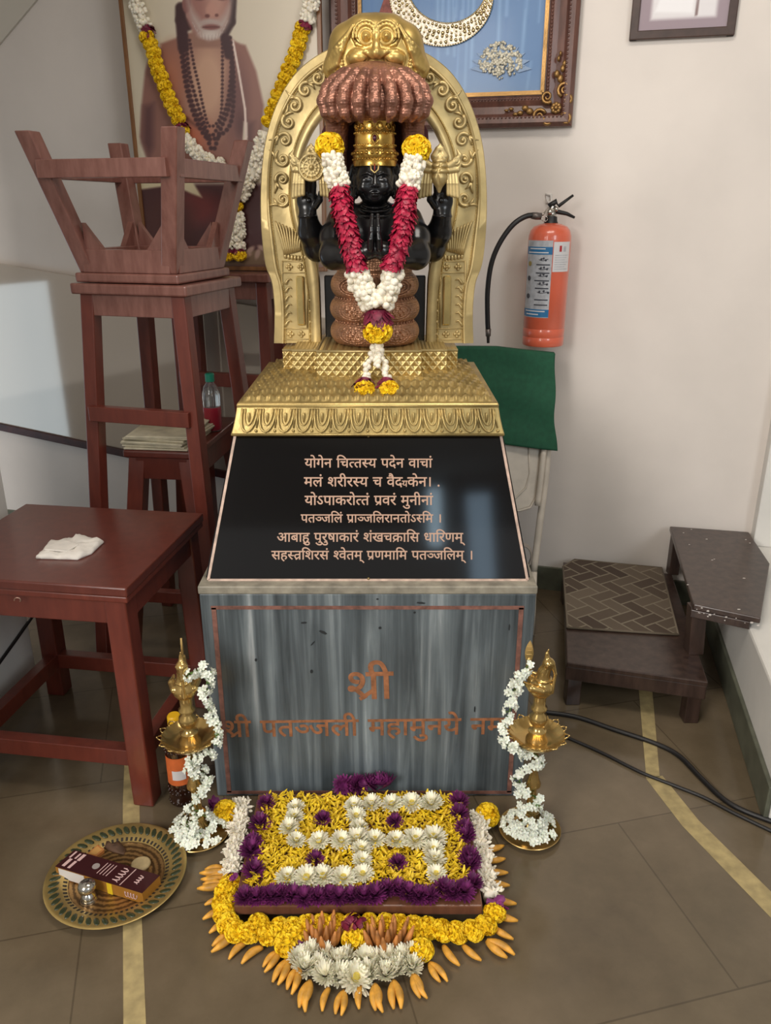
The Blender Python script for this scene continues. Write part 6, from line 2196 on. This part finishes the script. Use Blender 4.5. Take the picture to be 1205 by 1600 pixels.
# incense box
ZB = 0.0062
hb = 0.030
A_, B_, C_ = on(86, 1354, ZB + hb), on(222, 1396, ZB + hb), on(250, 1368, ZB + hb)
D_ = A_ + (C_ - B_)
M_mar = mat('maroon_card', (58, 26, 28), 0.3, coat=0.4)
M_goldc = mat('gold_card', (176, 124, 52), 0.35, 0.3)
ib = thing('incense_box', tuple((A_ + B_ + C_ + D_) / 4 - Vector((0, 0, hb))), 'maroon and gold incense box lying open on the brass tray', 'box')
dn = Vector((0, 0, -hb))
b = MB(); b.hexa([p + dn for p in (A_, B_, C_, D_)] + [A_, B_, C_, D_]); b.build('carton', M_goldc, ib, bevel=0.0008)
b = MB(); up_ = Vector((0, 0, 0.0006)); b.hexa([A_, B_, C_, D_] + [p + up_ for p in (A_, B_, C_, D_)]); topf = b.build('top_face', M_mar, ib)
def bx_(u, v, o=0.0009): return A_ + (B_ - A_) * u + (D_ - A_) * v + Vector((0, 0, o))
M_pk = mat('pale_pink_print', (206, 172, 168), 0.4)
def patch(name, u0, v0, u1, v1, m, parent, o=0.0009):
    b = MB(); b.prism([bx_(u0, v0, o), bx_(u1, v0, o), bx_(u1, v1, o), bx_(u0, v1, o)], (0, 0, 0.0003)); return b.build(name, m, parent)
for (u0, v0, u1, v1) in ((0.05, 0.12, 0.085, 0.55), (0.03, 0.58, 0.05, 0.95), (0.12, 0.1, 0.15, 0.5), (0.13, 0.55, 0.165, 0.92), (0.09, 0.6, 0.11, 0.9)):
    patch('print_block', u0, v0, u1, v1, M_pk, topf)
for k in range(4):
    patch('print_line', 0.43 + k * 0.035, 0.25, 0.438 + k * 0.035, 0.85, M_pk, topf)
patch('print_line', 0.735, 0.05, 0.745, 0.95, M_pk, topf)
b = MB()
b.lathe([(0, 0), (0.0085, 0), (0.0085, 0.0004), (0, 0.0004)], bx_(0.36, 0.55, 0.0009), 20); b.build('round_emblem', mat('grey_emblem', (150, 140, 136), 0.4), topf)
def scrawl(name, f, m, r=0.0011):      # cursive brand-like lettering strokes
    b = MB(); b.tube([f(w) for w in np.linspace(0, 1, 46)], r, 5); return b.build(name, m, topf, smooth=True)
scrawl('lettering', lambda w: bx_(0.66 + 0.035 * math.cos(w * 30), 0.12 + 0.75 * w + 0.03 * math.sin(w * 30), 0.0016), M_pk)
scrawl('lettering', lambda w: bx_(0.86 + 0.022 * math.cos(w * 22), 0.30 + 0.42 * w + 0.02 * math.sin(w * 22), 0.0016), M_pk)
def fx_(u, z, o=0.0006):
    n = (B_ - A_).cross(Vector((0, 0, 1))).normalized()
    return A_ + (B_ - A_) * u + Vector((0, 0, -hb + z * hb)) + n * o
def fpatch(name, u0, u1, z0, z1, m):
    b = MB(); n = fx_(0, 0, 1) - fx_(0, 0, 0)
    b.prism([fx_(u0, z0), fx_(u1, z0), fx_(u1, z1), fx_(u0, z1)], n.normalized() * 0.0003); return b.build(name, m, ib)
fpatch('yellow_band', 0.60, 0.66, 0.0, 1.0, mat('bright_yellow_card', (220, 188, 40), 0.4))
fpatch('white_flap', 0.04, 0.34, 0.08, 0.96, mat('white_card', (214, 210, 206), 0.5))
b = MB(); b.tube([fx_(0.80 + 0.13 * w + 0.012 * math.cos(w * 26), 0.5 + 0.22 * math.sin(w * 26), 0.001) for w in np.linspace(0, 1, 40)], 0.0009, 5); b.build('side_lettering', M_pk, ib, smooth=True)
# small orange card box, leaf, round cake, silver holder
oA, oB, oC = on(133, 1336, 0.016), on(150, 1338, 0.016), on(163, 1327, 0.016)
oD = oA + (oC - oB) + Vector((0.006, 0.012, 0))
b = MB(); b.hexa([Vector((p.x, p.y, ZB)) for p in (oA, oB, oC, oD)] + [oA, oB, oC, oD])
mbx = thing('matchbox', tuple((oA + oC) / 2 - Vector((0, 0, 0.01))), 'small orange box half hidden behind the maroon incense box', 'box')
b.build('box_body', mat('orange_card', (178, 116, 62), 0.5), mbx, bevel=0.0008)
b = MB(); cO = (oA + oB + oC + oD) / 4
b.prism([cO + (p - cO) * 0.72 + Vector((0, 0, 0.0002)) for p in (oA, oB, oC, oD)], (0, 0, 0.0004)); b.build('printed_panel', mat('gold_print', (196, 148, 84), 0.5), mbx)
b = MB()
lf = [on(x, y, 0.012) for x, y in ((159, 1311), (170, 1316), (186, 1313), (197, 1324), (193, 1333), (178, 1330), (160, 1322))]
cL = sum((Vector(p) for p in lf), Vector()) / len(lf)
rings = []
for sc_, h in ((1, 0.008), (0.7, 0.011), (0.35, 0.016), (0.02, 0.013)):
    rings.append([Vector(((cL + (p - cL) * sc_).x, (cL + (p - cL) * sc_).y, h + 0.003 * math.sin(i * 2.1 + sc_ * 4))) for i, p in enumerate(lf)])
rings = [[Vector((p.x, p.y, 0.0056)) for p in rings[0]]] + rings
b.rings(rings, True); tag(b.build('dried_leaf', mat('dried_brown_leaf', (78, 54, 36), 0.7, var=0.2, scale=60), smooth=True), 'dry brown curled leaf lying at the back of the brass tray', 'leaf')
cd = on(220, 1349, 0.011)
b = MB(); b.lathe([(0, 0.0), (0.0205, 0.0), (0.022, 0.003), (0.0215, 0.006), (0.018, 0.0078), (0, 0.008)], (cd.x, cd.y, 0.0054), 32); tag(b.build('round_cake', mat('cream_cake', (176, 156, 116), 0.6, var=0.08, scale=60), smooth=True, angle=60), 'round flat cream coloured disc at the back right of the brass tray', 'disc')
sh = on(136, 1412, 0.006)
sv = thing('incense_holder', (sh.x, sh.y, 0.0054), 'small shiny silver incense holder standing in front of the maroon box', 'incense holder')
shc = Vector((sh.x, sh.y + 0.012, 0.0055))
M_sil = mat('polished_silver', (190, 186, 178), 0.14, 0.95, bump=0.05, bscale=60)
b = MB(); b.lathe([(0, 0), (0.019, 0), (0.0195, 0.002), (0.0165, 0.006), (0.0155, 0.009), (0.014, 0.0155), (0.009, 0.019), (0.0085, 0.0205), (0.0, 0.0205)], shc, 28); b.build('foot', M_sil, sv, smooth=True, angle=60)
b = MB(); b.lathe([(0.0, 0.0185), (0.009, 0.0195), (0.0125, 0.0225), (0.013, 0.0245), (0.0185, 0.030), (0.0195, 0.036), (0.0175, 0.0425), (0.012, 0.0475), (0.006, 0.0495), (0, 0.050)], shc, 28); b.build('bulb', M_sil, sv, smooth=True, angle=60)
b = MB()
for k in range(5):
    a = k * 2 * PI / 5; b.ball(shc + Vector((0.008 * math.cos(a), 0.008 * math.sin(a), 0.0485)), 0.0016, 6, 5)
b.build('stick_holes', mat('dark_slot', (42, 34, 26), 0.7), sv)

# ================================================================== FLOWER BOARD
BZ = 0.046
q0, q1, q2, q3 = on(370, 1420, BZ), on(761, 1411, BZ), on(724, 1241, BZ), on(399, 1240, BZ)
bdx, bdy0, bdy1 = ((q0.x + q3.x) / 2, (q1.x + q2.x) / 2), (q0.y + q1.y) / 2, min((q2.y + q3.y) / 2, 1.640)
fbd = thing('wooden_board', ((bdx[0] + bdx[1]) / 2, (bdy0 + bdy1) / 2, 0), 'low brown wooden board carrying the flower carpet in front of the plinth', 'board')
M_brd = wood('board_wood', (92, 56, 40), (124, 80, 58), 0.45)
b = MB(); b.box(((bdx[0] + bdx[1]) / 2, (bdy0 + bdy1) / 2, BZ - 0.0125), (bdx[1] - bdx[0], bdy1 - bdy0, 0.025)); b.build('top', M_brd, fbd, bevel=0.003)
for yy in (bdy0 + 0.06, bdy1 - 0.06):
    b = MB(); b.box(((bdx[0] + bdx[1]) / 2, yy, 0.0105), (bdx[1] - bdx[0] - 0.08, 0.03, 0.0205)); b.build('batten', M_brd, fbd, bevel=0.002)

# loose yellow petals
b = MB()
rs = random.Random(21)
pp1 = [MB() for _ in range(1)]
for k in range(5200):
    x, y = rs.uniform(bdx[0] + 0.022, bdx[1] - 0.022), rs.uniform(bdy0 + 0.032, bdy1 - 0.012)
    M3 = basis(Vector((rs.uniform(-.5, .5), rs.uniform(-.5, .5), 1)), rs.uniform(0, 6.28))
    L = rs.uniform(0.012, 0.020)
    petal(b, Vector((x, y, BZ + 0.002 + rs.uniform(0, 0.009))), M3, L, L * 0.38, rs.uniform(-0.001, 0.006), 0.001, seg=2)
o = b.build('flower_petals', M_yel, None, smooth=True, fix=False)
tag(o, 'carpet of loose yellow flower petals covering the wooden board', 'petals', kind='stuff')

def inst(proto, loc, rz, sc, label, cat, group, tilt=None):
    o = proto if not proto.get('used') else proto.copy()
    if not proto.get('used'):
        proto['used'] = 1
    else:
        COL.objects.link(o)
    o.location = loc
    o.rotation_euler = (tilt[0] if tilt else 0, tilt[1] if tilt else 0, rz)
    o.scale = (sc, sc, sc)
    return tag(o, label, cat, group)


# white chrysanthemums in a pattern on the petals
cx = lambda x, y: (300 + x / 2.152, 1200 + y / 2.152)
WM = [mum_mb(0.0305).build('chrysanthemum', [M_white, M_centre], None, smooth=True, fix=False) for _ in range(3)]
arms = [('left top bar of the white flower pattern', 'top', [(350, 135), (345, 165), (328, 205), (350, 248)]),
        ('long middle row of the white flower pattern', 'left', [(430, 250), (500, 248), (558, 242), (615, 245), (685, 248), (750, 245), (812, 238)]),
        ('upper centre column of the white flower pattern', 'top', [(545, 130), (552, 162), (560, 203)]),
        ('top right row of the white flower pattern', 'left', [(605, 125), (675, 125), (740, 122), (805, 124)]),
        ('right lower column of the white flower pattern', 'top', [(812, 277), (817, 313), (822, 357)]),
        ('lower centre column of the white flower pattern', 'top', [(570, 275), (572, 315), (575, 358)]),
        ('bottom left row of the white flower pattern', 'left', [(320, 372), (385, 374), (442, 370), (508, 374)])]
wi = 0
for nm, side, L in arms:
    for k, (x, y) in enumerate(L):
        p = on(*cx(x, y), BZ + 0.012)
        inst(WM[wi % 3], (p.x, p.y, BZ + 0.009), random.uniform(0, 6), random.uniform(0.88, 1.06) * (0.86 if side == 'top' else 1), f'white chrysanthemum, {ORD[k]} from the {side} in the {nm}', 'flower', 'white chrysanthemums on the board', (random.uniform(-.15, .15), random.uniform(-.15, .15)))
        wi += 1
PM = [mum_mb(0.028, ((20, 1.0, 0.2), (18, 0.86, 0.45), (14, 0.66, 0.7), (10, 0.42, 0.9)), core=False).build('purple_chrysanthemum', M_purple, None, smooth=True, fix=False) for _ in range(3)]
pi = 0
ff = [(180, 440), (222, 436), (262, 430), (300, 424), (338, 426), (378, 432), (418, 430), (456, 424), (494, 430), (536, 432), (576, 434), (616, 424), (654, 408), (694, 408), (730, 420), (766, 428), (800, 430), (846, 408), (880, 420), (912, 412), (944, 385)]
for nm, side, L, s_ in (('left border of the board', 'back', [(250, 118), (230, 188), (205, 250), (198, 275), (205, 345)], 0.95),
                    ('front border of the board', 'left', ff, 0.92),
                    ('right border of the board', 'back', [(898, 108), (898, 152), (915, 200), (925, 225), (930, 300), (938, 325)], 0.95)):
    for k, (x, y) in enumerate(L):
        p = on(*cx(x, y), BZ + 0.012)
        inst(PM[pi % 3], (p.x, max(p.y, bdy0 + 0.012) if 'front' in nm else p.y, BZ + 0.004), random.uniform(0, 6), s_ * random.uniform(0.9, 1.08), f'purple chrysanthemum, {ORD[k]} from the {side} along the {nm}', 'flower', 'purple chrysanthemums on the board', (random.uniform(-.2, .2), random.uniform(-.2, .2)))
        pi += 1
for nm, (x, y) in (('upper left', (440, 174)), ('upper right', (683, 182)), ('lower left', (415, 310)), ('lower right', (693, 322))):
    p = on(*cx(x, y), BZ + 0.012)
    inst(PM[pi % 3], (p.x, p.y, BZ + 0.008), 0.4, 0.78, f'single purple chrysanthemum in the {nm} quarter of the yellow petals', 'flower', 'purple chrysanthemums on the board')
    pi += 1
for k, x in enumerate((512, 552, 590, 628, 664)):
    p = at(*cx(x, 78 + (k % 2) * 8), 1.628)
    inst(PM[pi % 3], (p.x, 1.622, max(p.z, BZ + 0.018)), k, 1.0, f'purple chrysanthemum, {ORD[k]} from the left leaning on the plinth foot', 'flower', 'purple chrysanthemums against the plinth', (0.9, 0))
    pi += 1

# flat white garlands down both sides with a marigold at the back end
M_ball = marigold_mb(0.030, 0.9, 220)
for side, L, mg in (('left', [(170, 118), (160, 180), (148, 250), (140, 310), (130, 360)], (112, 145)), ('right', [(960, 160), (968, 230), (978, 300), (988, 365), (1008, 432)], (993, 155))):
    P = [on(*cx(x, y), 0.03) for x, y in L]
    P = [Vector((p.x, p.y, 0.034)) for p in P]
    g = thing('garland', (P[2].x, P[2].y, 0.012), f'white bud garland ending in a marigold along the {side} side of the flower board', 'garland')
    b = MB()
    Q = path_pts(P, 60)
    for k in range(420):
        f = random.random() * 58.9; i = int(f); c = Q[i].lerp(Q[i + 1], f - i)
        e = random.uniform(-1, 1)
        M3 = basis(Vector((random.uniform(-.7, .7), random.uniform(-.9, .3), 1)), random.uniform(0, 6))
        h = 0.012 * math.sqrt(1 - e * e * 0.9)
        petal(b, c + Vector((e * 0.019, random.uniform(-.004, .004), h - 0.004)), M3, 0.012, 0.007, 0.005, 0.001)
    b.tube([p - Vector((0, 0, 0.008)) for p in Q], 0.018, 10)
    b.build('white_buds', M_bud, g, smooth=True, fix=False)
    p = on(*cx(*mg), 0.034)
    placed(M_ball, (p.x, min(p.y, 1.628), 0.031), (0, -0.5, 0.9)).build('marigold', M_mari, g, fix=False)
    e = P[-1]
    petal_section([e + Vector((-0.012, -0.012, -0.006)), e + Vector((0, -0.016, -0.006)), e + Vector((0.012, -0.014, -0.006))], 0.013, 24, 0.014).build('purple_petals', M_purple, g, smooth=True, fix=False)
    if side == 'left':
        s0 = on(*cx(78, 140), 0.03)
        petal_section([Vector((s0.x - 0.008, min(s0.y, 1.62), 0.02)), Vector((s0.x, min(s0.y, 1.62), 0.03)), Vector((s0.x + 0.004, min(s0.y, 1.62), 0.045))], 0.014, 30, 0.015).build('purple_petals', M_purple, g, smooth=True, fix=False)

# marigold string round the front
mgp = [(128, 392), (112, 420), (106, 455), (110, 492), (122, 525), (148, 552), (194, 556), (226, 520), (257, 560), (300, 540), (345, 540), (392, 530), (440, 525), (490, 520), (545, 522), (600, 525), (655, 528), (700, 530), (748, 535), (795, 540), (843, 548), (893, 555), (945, 548), (988, 530), (1018, 488)]
g = thing('garland', tuple(on(*cx(545, 545), 0.02)), 'string of yellow marigolds laid in a curve round the front of the flower board', 'garland')
mks = [marigold_mb(0.0245, 0.62, 150) for _ in range(3)]
for k, (x, y) in enumerate(mgp):
    p = on(*cx(x, y), 0.022)
    if abs(p.x - (bdx[0] + bdx[1]) / 2) < (bdx[1] - bdx[0]) / 2 + 0.005 and p.y > bdy0 - 0.026: p.y = bdy0 - 0.026
    q = on(*cx(*mgp[min(k + 1, len(mgp) - 1)]), 0.022) - on(*cx(*mgp[max(k - 1, 0)]), 0.022)
    placed(mks[k % 3], (p.x, p.y, 0.0235), (q.x, q.y, 0.15), k).build('marigold', M_mari, g, fix=False)
M_s = marigold_mb(0.0265, 0.78, 170)
proto_m = M_s.build('marigold', M_mari, None, fix=False)
for nm, (x, y), h in (('in the centre between the two orange bud bunches', (545, 572), 0.024), ('at the right end of the white front flowers', (770, 612), 0.022), ('at the left end of the white front flowers', (320, 592), 0.022), ('just behind the left marigold of the front group', (345, 568), 0.022)):
    p = on(*cx(x, y), h)
    inst(proto_m, (p.x, p.y, h), random.uniform(0, 6), 1.0, f'loose yellow marigold {nm}', 'flower', 'loose marigolds at the front', (0.4, 0.1))
petb = petal_section([on(*cx(505, 528), 0.04), on(*cx(530, 522), 0.044), on(*cx(558, 528), 0.04)], 0.012, 40, 0.016)
tag(petb.build('purple_petals', M_maroon, None, smooth=True, fix=False), 'tuft of maroon petals on the marigold string behind the centre marigold', 'petals')
petb = petal_section([on(*cx(330, 640), 0.01), on(*cx(336, 620), 0.012), on(*cx(350, 602), 0.012)], 0.011, 44, 0.016)
tag(petb.build('purple_petals', M_purple, None, smooth=True, fix=False), 'strip of purple petals at the left end of the white front flowers', 'petals')

# white flowers at the very front
FM = [mum_mb(0.0255, ((24, 1.0, 0.45), (22, 0.9, 0.75), (18, 0.7, 1.0), (14, 0.5, 1.15)), core=False).build('white_flower', M_white, None, smooth=True, fix=False) for _ in range(3)]
fl_ = [(362, 640), (380, 672), (402, 628), (424, 660), (450, 690), (446, 632), (486, 655), (492, 700), (522, 640), (582, 640), (596, 690), (622, 655), (650, 690), (664, 648), (690, 676), (712, 640), (740, 668), (742, 634)]
for k, (x, y) in enumerate(fl_):
    p = on(*cx(x, y), 0.014)
    inst(FM[k % 3], (p.x, p.y, 0.004), k, random.uniform(0.9, 1.05), f'white flower, {ORD[k]} from the left in the front white bunch', 'flower', 'white flowers at the front', (random.uniform(-.2, .3), random.uniform(-.2, .2)))
p = on(*cx(546, 706), 0.014)
inst(WM[0], (p.x, p.y, 0.008), 1.0, 1.18, 'large white chrysanthemum with yellow centre in the middle of the front white bunch', 'flower', None, (0.35, 0))

# orange buds: one flower is a little fan of slender petals
def champ_mb(n, L=0.055, spread=0.15, lift=0.0):
    b = MB()
    for k in range(n):
        a = (k - (n - 1) / 2) * spread / max(1, n - 1) * (1.6 if n > 1 else 1)
        LL_ = L * random.uniform(0.85, 1.05)
        pts, rad = [], []
        for w in np.linspace(0, 1, 9):
            pts.append(Vector((LL_ * w * math.cos(a), LL_ * w * math.sin(a) + 0.004 * math.sin(w * PI) * (1 if k % 2 else -1), 0.0095 + 0.003 * math.sin(w * PI) - 0.002 * w + k % 2 * 0.002)))
            rad.append(0.0012 + 0.0064 * math.sin(PI * min(1, 0.16 + 0.80 * w)) ** 0.9)
        b.tube(pts, rad, 8)
    return b
CM = [champ_mb(n).build('orange_bud', M_champ, None, smooth=True) for n in (1, 2, 2, 3)]
ring_ = [(72, 345), (72, 372), (66, 402), (70, 455), (72, 500), (90, 540), (102, 585), (140, 618), (200, 638), (265, 655), (300, 688), (338, 716), (378, 768), (450, 790), (505, 800), (568, 782), (620, 780), (690, 768), (762, 742), (826, 698), (880, 635), (950, 628), (1035, 612), (1058, 558), (1062, 506), (1062, 450), (1040, 385), (1035, 345), (1028, 305), (1025, 267)]
ctr = on(*cx(560, 380), 0)
cnts = [1, 1, 1, 0, 0, 0, 1, 0, 0, 1, 2, 1, 3, 0, 2, 0, 3, 2, 3, 1, 0, 0, 1, 0, 0, 0, 0, 0, 0, 0]
for k, (x, y) in enumerate(ring_):
    p = on(*cx(x, y), 0.009)
    d = Vector((p.x - ctr.x, (p.y - ctr.y) * 1.25, 0)).normalized()
    side = 'left' if k < 15 else 'right'
    idx = k if k < 15 else len(ring_) - 1 - k
    inst(CM[cnts[k]], (p.x - d.x * 0.030, p.y - d.y * 0.030, 0), math.atan2(d.y, d.x) + random.uniform(-.15, .15), random.uniform(0.9, 1.08), f'orange flower bud, {ORD[idx]} from the back on the {side} of the floor ring', 'flower bud', 'orange buds ringed on the floor')
# upright bunches
for nm, (x, y) in (('left', (450, 575)), ('right', (655, 585))):
    c = on(*cx(x, y), 0.02)
    g = thing('bud_bunch', (c.x, c.y, 0.01), f'{nm} bunch of orange flower buds standing in front of the marigold string', 'flowers', 'bunches of orange buds at the front')
    for k in range(17):
        a, q = k * 2.4, 0.036 * math.sqrt((k + 0.4) / 17)
        p0 = Vector((c.x + q * math.cos(a) * 1.15, c.y + q * math.sin(a) * 0.6, 0.013))
        d = Vector((math.cos(a) * 0.5 * q / 0.034, math.sin(a) * 0.4 * q / 0.034 + 0.25, 1.0)).normalized()
        L = random.uniform(0.034, 0.046)
        b = MB(); b.tube([p0 + d * L * w + Vector((0, 0.006 * w * w, 0)) for w in np.linspace(0, 1, 8)], [0.001 + 0.0058 * math.sin(PI * (0.25 + 0.7 * w)) for w in np.linspace(0, 1, 8)], 8)
        b.build('bud', mat('brown_orange_bud', (178, 116, 58), 0.55, var=0.18, scale=50), g, smooth=True)
